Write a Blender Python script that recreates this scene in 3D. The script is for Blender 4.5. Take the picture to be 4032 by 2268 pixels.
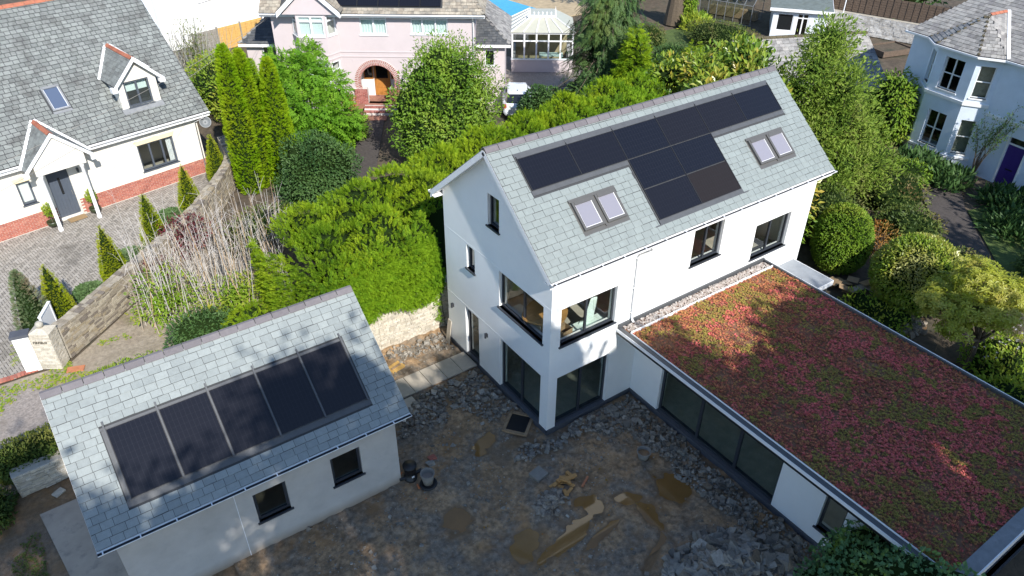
import bpy, math, random
import numpy as np
from mathutils import Matrix, Vector
random.seed(11); rng = np.random.default_rng(11)
R = math.radians
for o in list(bpy.data.objects): bpy.data.objects.remove(o)
SC = bpy.context.scene; COL = SC.collection

# ------------------------------------------------------------------ camera, sky, sun, exposure
CAM = np.array([-10.539, -13.021, 17.110])
YAW, PIT, ROL = R(35.230), R(35.002), R(0.439)
fwd = np.array([math.cos(PIT)*math.sin(YAW), math.cos(PIT)*math.cos(YAW), -math.sin(PIT)])
rt = np.array([math.cos(YAW), -math.sin(YAW), 0.]); up = np.cross(rt, fwd)
rt2 = math.cos(ROL)*rt+math.sin(ROL)*up; up2 = -math.sin(ROL)*rt+math.cos(ROL)*up
cd = bpy.data.cameras.new('camera'); cam = bpy.data.objects.new('camera', cd); COL.objects.link(cam)
m = Matrix.Identity(4)
for i in range(3):
    m[i][0], m[i][1], m[i][2], m[i][3] = rt2[i], up2[i], -fwd[i], CAM[i]
cam.matrix_world = m
cd.lens, cd.sensor_width, cd.clip_end, cd.clip_start = 26.583, 36, 2000, .1
SC.camera = cam
SUN_EL, SUN_AZ = R(38.5), R(7)          # the light travels towards +Y, a little towards +X
w = bpy.data.worlds.new('World'); SC.world = w; w.use_nodes = True
nt = w.node_tree; bg = nt.nodes['Background']
sky = nt.nodes.new('ShaderNodeTexSky'); sky.sky_type = 'NISHITA'; sky.sun_disc = False
sky.sun_elevation = SUN_EL; sky.sun_rotation = math.pi+SUN_AZ; sky.air_density = 1.0; sky.dust_density = .2; sky.ozone_density = 3.5
nt.links.new(sky.outputs[0], bg.inputs[0]); bg.inputs[1].default_value = .148
sl = bpy.data.lights.new('sun', 'SUN'); sun = bpy.data.objects.new('sun', sl); COL.objects.link(sun)
sl.energy, sl.angle, sl.color = 4.6, R(.53), (1, .965, .91)
sd = Vector((math.sin(SUN_AZ)*math.cos(SUN_EL), math.cos(SUN_AZ)*math.cos(SUN_EL), -math.sin(SUN_EL)))
sun.rotation_euler = sd.to_track_quat('-Z', 'Y').to_euler(); sun.location = (-5, -40, 40)
vs = SC.view_settings; vs.view_transform = 'Standard'; vs.look = 'None'; vs.exposure = .6; vs.gamma = 1; vs.use_curve_mapping = False
SC.render.resolution_x, SC.render.resolution_y = 1024, 576

# ------------------------------------------------------------------ materials
MATS = {}
def mat(name, cols, rough=.7, noise=.0, nscale=4., bump=0., bscale=30., metal=0., spec=.5, trans=0., stain=None, stain2=None, by='tint', stretch=None, coat=0., tcol=None, wet=None):
    ma = bpy.data.materials.new(name); ma.use_nodes = True; MATS[name] = ma
    t = ma.node_tree; N = t.nodes; Lk = t.links.new
    P = N['Principled BSDF']; out = N['Material Output']
    geo = N.new('ShaderNodeNewGeometry'); pos = geo.outputs['Position']
    if stretch:
        mp = N.new('ShaderNodeMapping'); mp.inputs['Scale'].default_value = stretch; Lk(pos, mp.inputs[0]); pos = mp.outputs[0]
    def nz(scale, det=5, rg=.6):
        n = N.new('ShaderNodeTexNoise'); n.inputs['Scale'].default_value = scale; n.inputs['Detail'].default_value = det; n.inputs['Roughness'].default_value = rg
        Lk(pos, n.inputs['Vector']); return n.outputs['Fac']
    if len(cols) == 1:
        rgb = N.new('ShaderNodeRGB'); rgb.outputs[0].default_value = (*cols[0], 1); c = rgb.outputs[0]
    else:
        rp = N.new('ShaderNodeValToRGB'); e = rp.color_ramp.elements
        for k, cc in enumerate(cols):
            f = k/(len(cols)-1)
            if k < 1: e[0].position, e[0].color = 0, (*cc, 1)
            elif k == len(cols)-1: e[len(e)-1].position, e[len(e)-1].color = 1, (*cc, 1)
            else:
                q = e.new(f); q.color = (*cc, 1)
        if by == 'tint':
            a = N.new('ShaderNodeAttribute'); a.attribute_name = 'tint'; fac = a.outputs['Fac']
        else:
            mr = N.new('ShaderNodeMapRange'); mr.inputs[1].default_value = .3; mr.inputs[2].default_value = .7; Lk(nz(by), mr.inputs[0]); fac = mr.outputs[0]
        Lk(fac, rp.inputs[0]); c = rp.outputs[0]
    if noise:
        mr = N.new('ShaderNodeMapRange'); mr.inputs[1].default_value = .3; mr.inputs[2].default_value = .7
        mr.inputs[3].default_value = 1-noise; mr.inputs[4].default_value = 1+noise; Lk(nz(nscale), mr.inputs[0])
        vm = N.new('ShaderNodeVectorMath'); vm.operation = 'SCALE'; Lk(c, vm.inputs[0]); Lk(mr.outputs[0], vm.inputs['Scale']); c = vm.outputs[0]
    for st in (stain, stain2):
        if st:
            sc_, col_, lo, hi, am = st
            mr = N.new('ShaderNodeMapRange'); mr.inputs[1].default_value = lo; mr.inputs[2].default_value = hi; mr.inputs[4].default_value = am; Lk(nz(sc_, 6, .65), mr.inputs[0])
            mx = N.new('ShaderNodeMix'); mx.data_type = 'RGBA'; Lk(mr.outputs[0], mx.inputs[0]); Lk(c, mx.inputs[6]); mx.inputs[7].default_value = (*col_, 1); c = mx.outputs[2]
    P.inputs['Roughness'].default_value = rough
    if wet:      # soaked earth just above the water level of the puddles
        sx = N.new('ShaderNodeSeparateXYZ'); Lk(geo.outputs['Position'], sx.inputs[0]); mr = N.new('ShaderNodeMapRange'); mr.inputs[1].default_value = wet[0]; mr.inputs[2].default_value = wet[1]; mr.inputs[3].default_value = wet[3]; mr.inputs[4].default_value = 0; Lk(sx.outputs['Z'], mr.inputs[0])
        mx = N.new('ShaderNodeMix'); mx.data_type = 'RGBA'; Lk(mr.outputs[0], mx.inputs[0]); Lk(c, mx.inputs[6]); mx.inputs[7].default_value = (*wet[2], 1); c = mx.outputs[2]
        m2 = N.new('ShaderNodeMapRange'); m2.inputs[3].default_value = rough; m2.inputs[4].default_value = .25 if rough < .85 else rough; Lk(mr.outputs[0], m2.inputs[0]); Lk(m2.outputs[0], P.inputs['Roughness'])
    Lk(c, P.inputs['Base Color']); P.inputs['Metallic'].default_value = metal
    P.inputs['Specular IOR Level'].default_value = spec; P.inputs['Coat Weight'].default_value = coat
    if bump:
        b = N.new('ShaderNodeBump'); b.inputs['Strength'].default_value = bump; b.inputs['Distance'].default_value = .02; Lk(nz(bscale), b.inputs['Height']); Lk(b.outputs[0], P.inputs['Normal'])
    if trans:
        tr = N.new('ShaderNodeBsdfTranslucent'); ms = N.new('ShaderNodeMixShader'); ms.inputs[0].default_value = trans
        if tcol:
            vm = N.new('ShaderNodeVectorMath'); vm.operation = 'MULTIPLY'; Lk(c, vm.inputs[0]); vm.inputs[1].default_value = tcol; Lk(vm.outputs[0], tr.inputs[0])
        else: Lk(c, tr.inputs[0])
        Lk(P.outputs[0], ms.inputs[1]); Lk(tr.outputs[0], ms.inputs[2]); Lk(ms.outputs[0], out.inputs[0])
    return ma
def glass_mat(name, tint=(.8, .86, .84), refl=1.0):
    ma = bpy.data.materials.new(name); ma.use_nodes = True; MATS[name] = ma
    t = ma.node_tree; N = t.nodes; N.remove(N['Principled BSDF'])
    tr = N.new('ShaderNodeBsdfTransparent'); tr.inputs[0].default_value = (*tint, 1)
    gl = N.new('ShaderNodeBsdfGlossy'); gl.inputs['Roughness'].default_value = .01
    lw = N.new('ShaderNodeLayerWeight'); lw.inputs[0].default_value = .5; fr = N.new('ShaderNodeMath'); fr.operation = 'POWER'; fr.inputs[1].default_value = 4.5; t.links.new(lw.outputs['Facing'], fr.inputs[0])
    mr = N.new('ShaderNodeMapRange'); mr.inputs[1].default_value = 0; mr.inputs[2].default_value = 1; mr.inputs[3].default_value = .05*refl; mr.inputs[4].default_value = .95
    ms = N.new('ShaderNodeMixShader'); t.links.new(fr.outputs[0], mr.inputs[0]); t.links.new(mr.outputs[0], ms.inputs[0])
    t.links.new(tr.outputs[0], ms.inputs[1]); t.links.new(gl.outputs[0], ms.inputs[2]); t.links.new(ms.outputs[0], N['Material Output'].inputs[0])
def panel_mat(name):
    # photovoltaic laminate: dark cells with a faint lattice of thin lines on the panel itself (object coordinates, metres)
    ma = bpy.data.materials.new(name); ma.use_nodes = True; MATS[name] = ma
    t = ma.node_tree; N = t.nodes; P = N['Principled BSDF']; Lk = t.links.new
    tc = N.new('ShaderNodeTexCoord'); a = N.new('ShaderNodeAttribute'); a.attribute_name = 'tint'
    rp = N.new('ShaderNodeValToRGB'); rp.color_ramp.elements[0].color = (.008, .009, .014, 1); rp.color_ramp.elements[1].color = (.018, .014, .012, 1); Lk(a.outputs['Fac'], rp.inputs[0])
    c = rp.outputs[0]
    for ax, sc_, am in (('X', .105, .22), ('Y', .17, .12)):
        sp = N.new('ShaderNodeSeparateXYZ'); Lk(tc.outputs['Object'], sp.inputs[0])
        md = N.new('ShaderNodeMath'); md.operation = 'PINGPONG'; md.inputs[1].default_value = sc_/2; Lk(sp.outputs[ax], md.inputs[0])
        lt = N.new('ShaderNodeMath'); lt.operation = 'LESS_THAN'; lt.inputs[1].default_value = .004; Lk(md.outputs[0], lt.inputs[0])
        mu = N.new('ShaderNodeMath'); mu.operation = 'MULTIPLY'; mu.inputs[1].default_value = am; Lk(lt.outputs[0], mu.inputs[0])
        mx = N.new('ShaderNodeMix'); mx.data_type = 'RGBA'; Lk(mu.outputs[0], mx.inputs[0]); Lk(c, mx.inputs[6]); mx.inputs[7].default_value = (.05, .05, .06, 1); c = mx.outputs[2]
    Lk(c, P.inputs['Base Color']); P.inputs['Roughness'].default_value = .22; P.inputs['Specular IOR Level'].default_value = .3

LICH = (10, (.32, .31, .24), .60, .72, .55)
mat('render_white', [(.83, .83, .81)], .85, .025, 1.3, .3, 110, stain=(.7, (.74, .74, .72), .5, .75, .35))
mat('render_grey', [(.50, .468, .428)], .9, .10, 1.6, .2, 120, stain=(1.1, (.50, .48, .455), .45, .7, .6), stain2=(3, (.35, .335, .315), .55, .75, .4), wet=(-.25, .10, (.26, .18, .105), .7))
mat('render_cream', [(.72, .68, .60)], .9, .03, 2, .2, 140)
mat('render_pink', [(.55, .478, .474)], .9, .03, 1.5, .2, 120)
mat('render_villa', [(.66, .735, .83)], .9, .05, 2, .35, 45)
mat('white_paint', [(.82, .82, .82)], .45, .02)
mat('plinth', [(.075, .08, .095)], .75, .15, 3)
mat('anthracite', [(.035, .040, .050)], .42, .05)
mat('frame_grey', [(.080, .092, .112)], .42, .05)
mat('door_grey', [(.075, .090, .115)], .45, .04)
mat('frame_white', [(.80, .80, .80)], .4)
mat('slate_new', [(.205, .232, .223), (.216, .243, .233), (.228, .256, .245), (.210, .236, .227)], .6, .05, 9, .3, 40, stain=(2.5, (.33, .38, .36), .5, .8, .35))
mat('slate_garage', [(.215, .238, .232), (.238, .262, .255), (.265, .29, .28), (.200, .222, .218)], .6, .08, 9, .3, 40)
mat('slate_old', [(.145, .155, .145), (.19, .199, .186), (.23, .243, .225), (.165, .175, .161)], .75, .14, 9, .4, 40,
    stain=(1.3, (.085, .082, .076), .50, .66, .75), stain2=(14, (.36, .36, .31), .67, .75, .5))
mat('slate_pink', [(.25, .21, .16), (.33, .28, .215), (.40, .35, .27), (.20, .18, .15)], .8, .2, 6, .4, 40, stain=(2.2, (.09, .085, .075), .5, .68, .6))
mat('slate_villa', [(.20, .19, .18), (.28, .27, .25), (.36, .34, .31), (.16, .15, .15)], .8, .2, 5, .4, 40, stain=(3, (.11, .10, .09), .52, .68, .7))
mat('slate_dark', [(.05, .055, .06), (.075, .08, .085), (.10, .10, .10)], .7, .2, 6, .3, 40, stain=(3, (.2, .195, .17), .56, .72, .5))
mat('roof_deck', [(.045, .047, .05)], .9)
mat('ridge_clay', [(.145, .132, .138), (.162, .146, .152), (.128, .116, .122)], .8, .1, 8, .2, 60)
mat('ridge_terra', [(.36, .115, .065), (.42, .15, .085), (.30, .10, .06)], .85, .2, 10, .4, 50, stain=(9, (.20, .16, .03), .58, .7, .8))
mat('ridge_moss', [(.085, .07, .04), (.11, .09, .05)], .95, .3, 12, .8, 40)
mat('lead', [(.20, .205, .21)], .55, .15, 5, .2, 30, stain=(4, (.33, .33, .33), .55, .75, .5))
mat('lead_dark', [(.075, .078, .082)], .5, .12, 5, .15, 30)
mat('steel_grey', [(.095, .092, .086)], .4, .05, spec=.5)
mat('black_plastic', [(.012, .012, .013)], .45)
mat('rubber', [(.02, .02, .022)], .7)
mat('chrome', [(.6, .6, .6)], .25, metal=1)
panel_mat('pv')
glass_mat('glass', (.93, .95, .94)); glass_mat('glass_dark', (.80, .85, .83)); 
mat('skylight_glass', [(.24, .232, .265)], .06, spec=.8)
mat('skylight_blue', [(.085, .11, .165)], .06, spec=.8)
mat('interior', [(.62, .60, .56)], .9)
mat('interior_floor', [(.46, .42, .35)], .6, .15, 3)
mat('wood', [(.42, .22, .07), (.50, .27, .09)], .55, .25, 6, .2, 30, stretch=(1, 6, 6))
mat('wood_old', [(.30, .20, .115), (.38, .26, .15), (.23, .15, .09)], .85, .25, 8, .3, 40)
mat('wood_dark', [(.115, .080, .056), (.15, .105, .072), (.09, .066, .05)], .9, .25, 8, .3, 40)
mat('wood_new', [(.55, .33, .10), (.60, .37, .12)], .8, .15, 8, .3, 40)
mat('wood_grey', [(.26, .235, .20), (.31, .28, .24)], .9, .2, 7, .4, 40)
mat('oak_door', [(.44, .19, .045)], .35, .25, 5, .1, 20, stretch=(6, 6, 1))
mat('cardboard', [(.30, .205, .115), (.36, .25, .145)], .9, .1, 5)
mat('card_grey', [(.36, .325, .275), (.42, .385, .33)], .9, .15, 5, .3, 20)
mat('cloth', [(.66, .76, .70)], .9)
mat('curtain', [(.66, .76, .74)], .95)
mat('brick', [(.36, .115, .075), (.42, .145, .10), (.30, .095, .07), (.46, .19, .13)], .9, .15, 12, .4, 60)
mat('brick_pink', [(.24, .075, .06), (.33, .105, .085), (.40, .15, .12)], .9, .15, 12, .4, 60)
mat('mortar', [(.56, .51, .44)], .95, .1, 8)
mat('mortar_white', [(.62, .58, .54)], .95, .1, 8)
mat('buff_stone', [(.70, .60, .40)], .9, .05)
mat('sandstone', [(.50, .45, .36)], .9, .15, 9, .4, 50)
mat('paver', [(.255, .230, .195), (.315, .285, .245), (.37, .338, .295), (.21, .19, .16)], .9, .12, 9, .3, 60,
    stain=(.42, (.085, .076, .062), .55, .70, .6), stain2=(3.5, (.13, .115, .095), .60, .72, .45))
mat('paver_sand', [(.075, .066, .056)], .95, .2, 10)
mat('walling', [(.24, .20, .15), (.33, .285, .215), (.40, .35, .27), (.18, .15, .12), (.37, .30, .19)], .9, .2, 10, .6, 50)
mat('walling_pale', [(.50, .45, .36), (.58, .53, .44), (.42, .37, .29), (.62, .58, .50)], .92, .2, 7, .6, 40, stain=(2, (.32, .29, .22), .55, .75, .5))
mat('wall_mortar', [(.40, .36, .29)], .95, .15, 10, .4, 40)
mat('whitewash', [(.62, .60, .56), (.50, .47, .43), (.70, .68, .64)], .9, .2, 5, .6, 30, stain=(2.4, (.27, .25, .22), .5, .68, .7))
mat('slab', [(.46, .40, .32), (.50, .435, .35)], .85, .08, 6, .15, 60)
mat('concrete', [(.44, .355, .27)], .9, .12, 2, .2, 50, stain=(3, (.22, .195, .165), .55, .7, .6))
mat('concrete_block', [(.235, .215, .185)], .95, .1, 9, .4, 60)
mat('rubble', [(.115, .104, .088), (.195, .177, .150), (.28, .257, .22), (.20, .155, .108), (.38, .35, .30)], .8, .25, 14, .6, 40)
mat('rubble_brown', [(.16, .13, .10), (.24, .20, .155), (.30, .26, .21), (.20, .17, .14)], .85, .25, 14, .6, 40)
mat('gravel', [(.30, .25, .21), (.42, .37, .33), (.52, .48, .44), (.36, .28, .24)], .9, .1, 20)
mat('mud', [(.115, .086, .056), (.32, .205, .110), (.185, .150, .112), (.27, .172, .095)], .8, .5, 7, 1.0, 26, wet=(-.297, -.272, (.155, .085, .032), .9), by=.75, stain=(26, (.42, .365, .29), .60, .68, .75), stain2=(1.1, (.31, .160, .055), .54, .68, .6))
mat('muddy_water', [(.225, .118, .038)], .03, .15, 1.2, spec=.5)
mat('soil', [(.06, .045, .03), (.10, .075, .05), (.05, .05, .03)], .95, .3, 4, .8, 20, by=.8)
mat('verge', [(.24, .19, .135), (.30, .25, .185), (.20, .165, .115)], .95, .25, 8, .7, 40, by=.9, stain=(1.1, (.10, .10, .03), .55, .68, .6))
mat('gravel_ground', [(.24, .205, .178), (.30, .26, .228)], .95, .35, 14, .7, 60, by=1.2, stain=(1.2, (.17, .14, .11), .55, .7, .6))
mat('lawn', [(.055, .085, .018), (.085, .125, .025)], .95, .3, 9, .8, 60, by=1.5)
mat('path_dark', [(.065, .055, .05)], .95, .25, 7, .4, 40)
mat('path_red', [(.30, .14, .095)], .9, .25, 5, .3, 40)
mat('tar_felt', [(.14, .165, .155)], .85, .2, 3, .3, 40, stain=(2, (.09, .10, .075), .52, .7, .6))
mat('grp_grey', [(.26, .275, .29)], .55, .12, 3)
mat('pool_water', [(.02, .32, .50)], .05, .15, 3)
mat('pool_deck', [(.40, .31, .19)], .9, .2, 3)
mat('car_white', [(.70, .73, .77)], .2, coat=.6)
mat('car_glass', [(.012, .014, .016)], .05)
mat('purple_door', [(.050, .022, .19)], .45)
mat('poly_roof', [(.62, .61, .50)], .3, .03, trans=.3)
mat('poly_white', [(.70, .74, .78)], .3)
mat('orange', [(.55, .17, .06)], .7)
mat('stone_ball', [(.40, .37, .31)], .95, .2, 14, .5, 60)
mat('mat_coir', [(.30, .20, .10)], .95, .2, 30)
mat('pot_green', [(.035, .045, .02)], .35)
mat('terracotta', [(.45, .17, .08)], .85, .15, 8)
mat('cable', [(.03, .03, .032)], .6)
mat('dish', [(.15, .16, .165)], .5)
mat('red_plastic', [(.42, .05, .03)], .5)
# plants
FOL = 1.7
def leafm(name, cols, trans=.35, rough=.5, spec=.25, tcol=None): mat(name, [tuple(min(.42, v*FOL) for v in c_) for c_ in cols], rough, .0, trans=trans, spec=spec, tcol=tcol)
leafm('f_ley', [(.062, .120, .006), (.118, .190, .008), (.185, .258, .010), (.095, .145, .008)], .42, .6, .12)
leafm('f_ley_green', [(.050, .115, .008), (.100, .185, .010), (.155, .245, .012), (.070, .140, .010)], .42, .6, .12)
leafm('f_thuja', [(.115, .215, .004), (.165, .275, .006), (.20, .30, .008)], .42, .6, .12)
leafm('f_cone', [(.150, .190, .008), (.205, .245, .010), (.25, .290, .014)], .42, .6, .12)
leafm('f_juniper', [(.060, .095, .040), (.105, .140, .065), (.16, .13, .08), (.20, .165, .11)], .3)
leafm('f_pine', [(.040, .080, .028), (.075, .125, .045), (.095, .14, .06)], .3)
leafm('f_walnut', [(.055, .135, .010), (.095, .200, .014), (.14, .25, .020)], .42, .6, .15)
leafm('f_dark', [(.020, .048, .014), (.038, .078, .022), (.062, .108, .030)], .28, .5, .22)
leafm('f_camellia', [(.040, .090, .010), (.078, .145, .014), (.120, .195, .020), (.16, .22, .03)], .34, .5, .25)
leafm('f_cypress', [(.016, .038, .014), (.032, .065, .020), (.058, .098, .026), (.09, .12, .03)], .3)
leafm('f_magnolia', [(.040, .085, .012), (.085, .145, .016), (.17, .215, .025), (.27, .19, .03)], .3, .3, .5)
leafm('f_willow', [(.070, .118, .018), (.120, .180, .026), (.175, .235, .038), (.14, .155, .045)], .45, .6, .15)
leafm('f_privet', [(.055, .110, .010), (.095, .165, .014), (.145, .215, .022), (.18, .18, .02)], .38)
leafm('f_ball', [(.090, .155, .012), (.165, .230, .022), (.245, .300, .045), (.30, .34, .09)], .36, .32, .5)
leafm('f_rhodo', [(.14, .175, .018), (.225, .265, .025), (.29, .32, .04), (.28, .22, .045)], .4, .4, .4)
leafm('f_bright', [(.075, .14, .012), (.13, .21, .018), (.20, .27, .028), (.25, .25, .03)], .42)
leafm('f_scrub', [(.04, .065, .015), (.07, .10, .02), (.10, .115, .03), (.12, .085, .035)], .35)
leafm('f_euca', [(.040, .090, .042), (.065, .135, .056), (.095, .17, .065), (.15, .22, .04)], .35)
leafm('f_red', [(.055, .012, .016), (.10, .018, .024), (.15, .04, .03)], .35)
leafm('f_ivy', [(.022, .045, .010), (.045, .075, .014), (.085, .105, .018), (.13, .13, .03)], .3)
leafm('f_autumn', [(.28, .09, .02), (.35, .13, .03), (.16, .10, .03)], .35)
leafm('f_dry', [(.36, .29, .18), (.45, .37, .25), (.22, .18, .10)], .2)
leafm('f_flower', [(.60, .42, .58), (.70, .55, .68)], .3)
leafm('f_shade', [(.03, .06, .015), (.06, .10, .02)], .2)
mat('sedum', [(.21, .088, .048), (.46, .085, .065), (.70, .160, .155), (.54, .20, .085), (.31, .205, .050), (.28, .265, .045)], .9, .25, 12)
mat('sedum_base', [(.19, .095, .055), (.26, .13, .07)], .95, .3, 9, .8, 40, by=3)
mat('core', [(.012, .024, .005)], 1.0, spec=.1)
mat('core_brown', [(.035, .028, .018)], 1.0)
mat('bark', [(.10, .075, .05), (.14, .11, .08)], .95, .3, 12, .7, 30)
mat('twig_pale', [(.52, .47, .43), (.60, .56, .52), (.46, .40, .34), (.50, .33, .16)], .8)
mat('stem_tan', [(.33, .24, .13), (.26, .19, .10)], .9)

# ------------------------------------------------------------------ geometry helpers
def link(o, parent=None):
    COL.objects.link(o)
    if parent is not None: o.parent = parent
    return o
def thing(name, label, cat, loc=(0, 0, 0), rotz=0, group=None):
    o = bpy.data.objects.new(name, None); link(o); o.location = loc; o.rotation_euler = (0, 0, rotz)
    o['label'] = label; o['category'] = cat
    if group: o['group'] = group
    o.empty_display_size = .2
    return o
def tag(o, label=None, cat=None, group=None, kind=None):
    for k, v in (('label', label), ('category', cat), ('group', group), ('kind', kind)):
        if v: o[k] = v
    return o
def world_of(o):
    mw = Matrix.Identity(4)
    while o is not None: mw = o.matrix_basis @ mw; o = o.parent
    return np.array(mw)
class MB:
    def __init__(s): s.V, s.F, s.T = [], [], []
    def poly(s, pts, t=0.):
        b = len(s.V); s.V += [tuple(map(float, p)) for p in pts]; s.F.append(tuple(range(b, b+len(pts)))); s.T.append(t); return s
    def hexa(s, p, t=0.):   # 8 points: bottom ring (ccw) then top ring
        b = len(s.V); s.V += [tuple(map(float, q)) for q in p]
        for f in ((3, 2, 1, 0), (4, 5, 6, 7), (0, 1, 5, 4), (1, 2, 6, 5), (2, 3, 7, 6), (3, 0, 4, 7)): s.F.append(tuple(b+i for i in f)); s.T.append(t)
        return s
    def box(s, x0, x1, y0, y1, z0, z1, t=0.):
        return s.hexa([(x0, y0, z0), (x1, y0, z0), (x1, y1, z0), (x0, y1, z0), (x0, y0, z1), (x1, y0, z1), (x1, y1, z1), (x0, y1, z1)], t)
    def obox(s, o, ax, ay, az, t=0.):    # corner + three edge vectors
        o, ax, ay, az = (np.array(v, float) for v in (o, ax, ay, az))
        return s.hexa([o, o+ax, o+ax+ay, o+ay, o+az, o+ax+az, o+ax+ay+az, o+ay+az], t)
    def beam(s, p, q, w, h, upv=(0, 0, 1), t=0.):
        p, q = np.array(p, float), np.array(q, float); d = q-p; d = d/np.linalg.norm(d); u = np.array(upv, float)
        if abs(d@u) > .98: u = np.array((0, 1., 0))
        sd_ = np.cross(d, u); sd_ /= np.linalg.norm(sd_); u = np.cross(sd_, d)
        return s.obox(p-sd_*w/2-u*h/2, sd_*w, q-p, u*h, t)
    def tube(s, pts, r, n=6, t=0., cap=True):
        pts = [np.array(p, float) for p in pts]; rr = r if hasattr(r, '__len__') else [r]*len(pts); b = len(s.V)
        for i, p in enumerate(pts):
            d = pts[min(i+1, len(pts)-1)]-pts[max(i-1, 0)]; d = d/(np.linalg.norm(d)+1e-9); u = np.array((0, 0, 1.)) if abs(d[2]) < .9 else np.array((1., 0, 0))
            a = np.cross(d, u); a /= np.linalg.norm(a); c = np.cross(d, a)
            for k in range(n):
                th = 2*math.pi*k/n; s.V.append(tuple(p+rr[i]*(math.cos(th)*a+math.sin(th)*c)))
        for i in range(len(pts)-1):
            for k in range(n):
                k2 = (k+1) % n; s.F.append((b+i*n+k, b+i*n+k2, b+(i+1)*n+k2, b+(i+1)*n+k)); s.T.append(t)
        if cap:
            s.F.append(tuple(b+k for k in range(n))[::-1]); s.T.append(t); e = b+(len(pts)-1)*n; s.F.append(tuple(e+k for k in range(n))); s.T.append(t)
        return s
    def lathe(s, prof, n=20, c=(0, 0, 0), t=0.):    # prof: (r, z)
        b = len(s.V)
        for r_, z in prof:
            for k in range(n):
                th = 2*math.pi*k/n; s.V.append((c[0]+r_*math.cos(th), c[1]+r_*math.sin(th), c[2]+z))
        for i in range(len(prof)-1):
            for k in range(n):
                k2 = (k+1) % n; s.F.append((b+i*n+k, b+i*n+k2, b+(i+1)*n+k2, b+(i+1)*n+k)); s.T.append(t)
        return s
    def prism(s, poly, y0, y1, ax=(1, 0, 0), ay=(0, 1, 0), az=(0, 0, 1), o=(0, 0, 0), t=0.):   # polygon in (ax,az), extruded along ay
        ax, ay, az, o = (np.array(v, float) for v in (ax, ay, az, o)); b = len(s.V); n = len(poly)
        for y in (y0, y1):
            for p in poly: s.V.append(tuple(o+ax*p[0]+az*p[1]+ay*y))
        s.F.append(tuple(range(b, b+n))); s.F.append(tuple(range(b+2*n-1, b+n-1, -1))); s.T += [t, t]
        for k in range(n):
            k2 = (k+1) % n; s.F.append((b+k2, b+k, b+n+k, b+n+k2)); s.T.append(t)
        return s
    def mesh(s, name, ma, smooth=False):
        me = bpy.data.meshes.new(name); me.from_pydata(s.V, [], s.F)
        at = me.attributes.new('tint', 'FLOAT', 'FACE'); at.data.foreach_set('value', np.array(s.T, np.float32))
        me.materials.append(MATS[ma])
        if smooth: me.polygons.foreach_set('use_smooth', [True]*len(s.F))
        me.update(); return me
    def build(s, name, ma, parent=None, smooth=False, **kw):
        o = link(bpy.data.objects.new(name, s.mesh(name, ma, smooth)), parent)
        return tag(o, **kw)
def np_mesh(name, V, F, T, ma, smooth=False):
    V = np.ascontiguousarray(V, np.float32); F = np.ascontiguousarray(F, np.int32); me = bpy.data.meshes.new(name)
    me.vertices.add(len(V)); me.vertices.foreach_set('co', V.ravel()); me.loops.add(F.size); me.loops.foreach_set('vertex_index', F.ravel())
    me.polygons.add(len(F)); me.polygons.foreach_set('loop_start', np.arange(len(F), dtype=np.int32)*F.shape[1])
    me.polygons.foreach_set('use_smooth', np.full(len(F), bool(smooth)))
    at = me.attributes.new('tint', 'FLOAT', 'FACE'); at.data.foreach_set('value', np.ascontiguousarray(T, np.float32))
    me.materials.append(MATS[ma]); me.update(calc_edges=True); me.validate(); return me
def np_obj(name, V, F, T, ma, parent=None, smooth=False, **kw):
    return tag(link(bpy.data.objects.new(name, np_mesh(name, V, F, T, ma, smooth)), parent), **kw)

# many alike pieces: the nearest nmax are objects that share meshes, the rest one joined part
def pieces(name, variants, mats_, tints, ma, parent, nmax=300, rest_name=None):
    """variants: list of (V k x 3, F m x q); mats_: list of (variant index, 4x4 local matrix)"""
    if not mats_: return
    pw = world_of(parent); C = np.array([(pw @ np.array([*m_[:3, 3], 1.]))[:3] for _, m_ in mats_])
    mid = np.array([(pw @ m_ @ np.array([.5, .5, 0, 1]))[:3] for _, m_ in mats_])
    d = np.linalg.norm(mid-CAM, axis=1)
    V_ = mid-CAM; zz = V_ @ fwd; px = np.abs((V_ @ rt2)/np.maximum(zz, .1)); py = np.abs((V_ @ up2)/np.maximum(zz, .1))
    d = d+np.where((px > .70) | (py > .40), 1000, 0)
    order = np.argsort(d); cache = {}; NB = 6
    for i in order[:nmax]:
        v, m_ = mats_[i]; q = min(NB-1, int(tints[i]*NB)); key = (v, q)
        if key not in cache:
            cache[key] = np_mesh(name, variants[v][0], variants[v][1], np.full(len(variants[v][1]), (q+.5)/NB), ma)
        o = bpy.data.objects.new(name, cache[key]); link(o, parent); o.matrix_local = Matrix(m_.tolist())
    rest = order[nmax:]
    if len(rest):
        Vs, Fs, Ts, b = [], [], [], 0
        for i in rest:
            v, m_ = mats_[i]; VV, FF = variants[v]
            Vs.append(VV @ m_[:3, :3].T+m_[:3, 3]); Fs.append(FF+b); Ts.append(np.full(len(FF), tints[i])); b += len(VV)
        np_obj(rest_name or ('far_'+name+'s'), np.concatenate(Vs), np.concatenate(Fs), np.concatenate(Ts), ma, parent, kind='stuff')
def mat4(o, ax, ay, az):
    m_ = np.eye(4); m_[:3, 0], m_[:3, 1], m_[:3, 2], m_[:3, 3] = ax, ay, az, o; return m_
BOXF = np.array([(3, 2, 1, 0), (4, 5, 6, 7), (0, 1, 5, 4), (1, 2, 6, 5), (2, 3, 7, 6), (3, 0, 4, 7)])
UBOX = np.array([(0, 0, 0), (1, 0, 0), (1, 1, 0), (0, 1, 0), (0, 0, 1), (1, 0, 1), (1, 1, 1), (0, 1, 1)], float)
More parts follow.
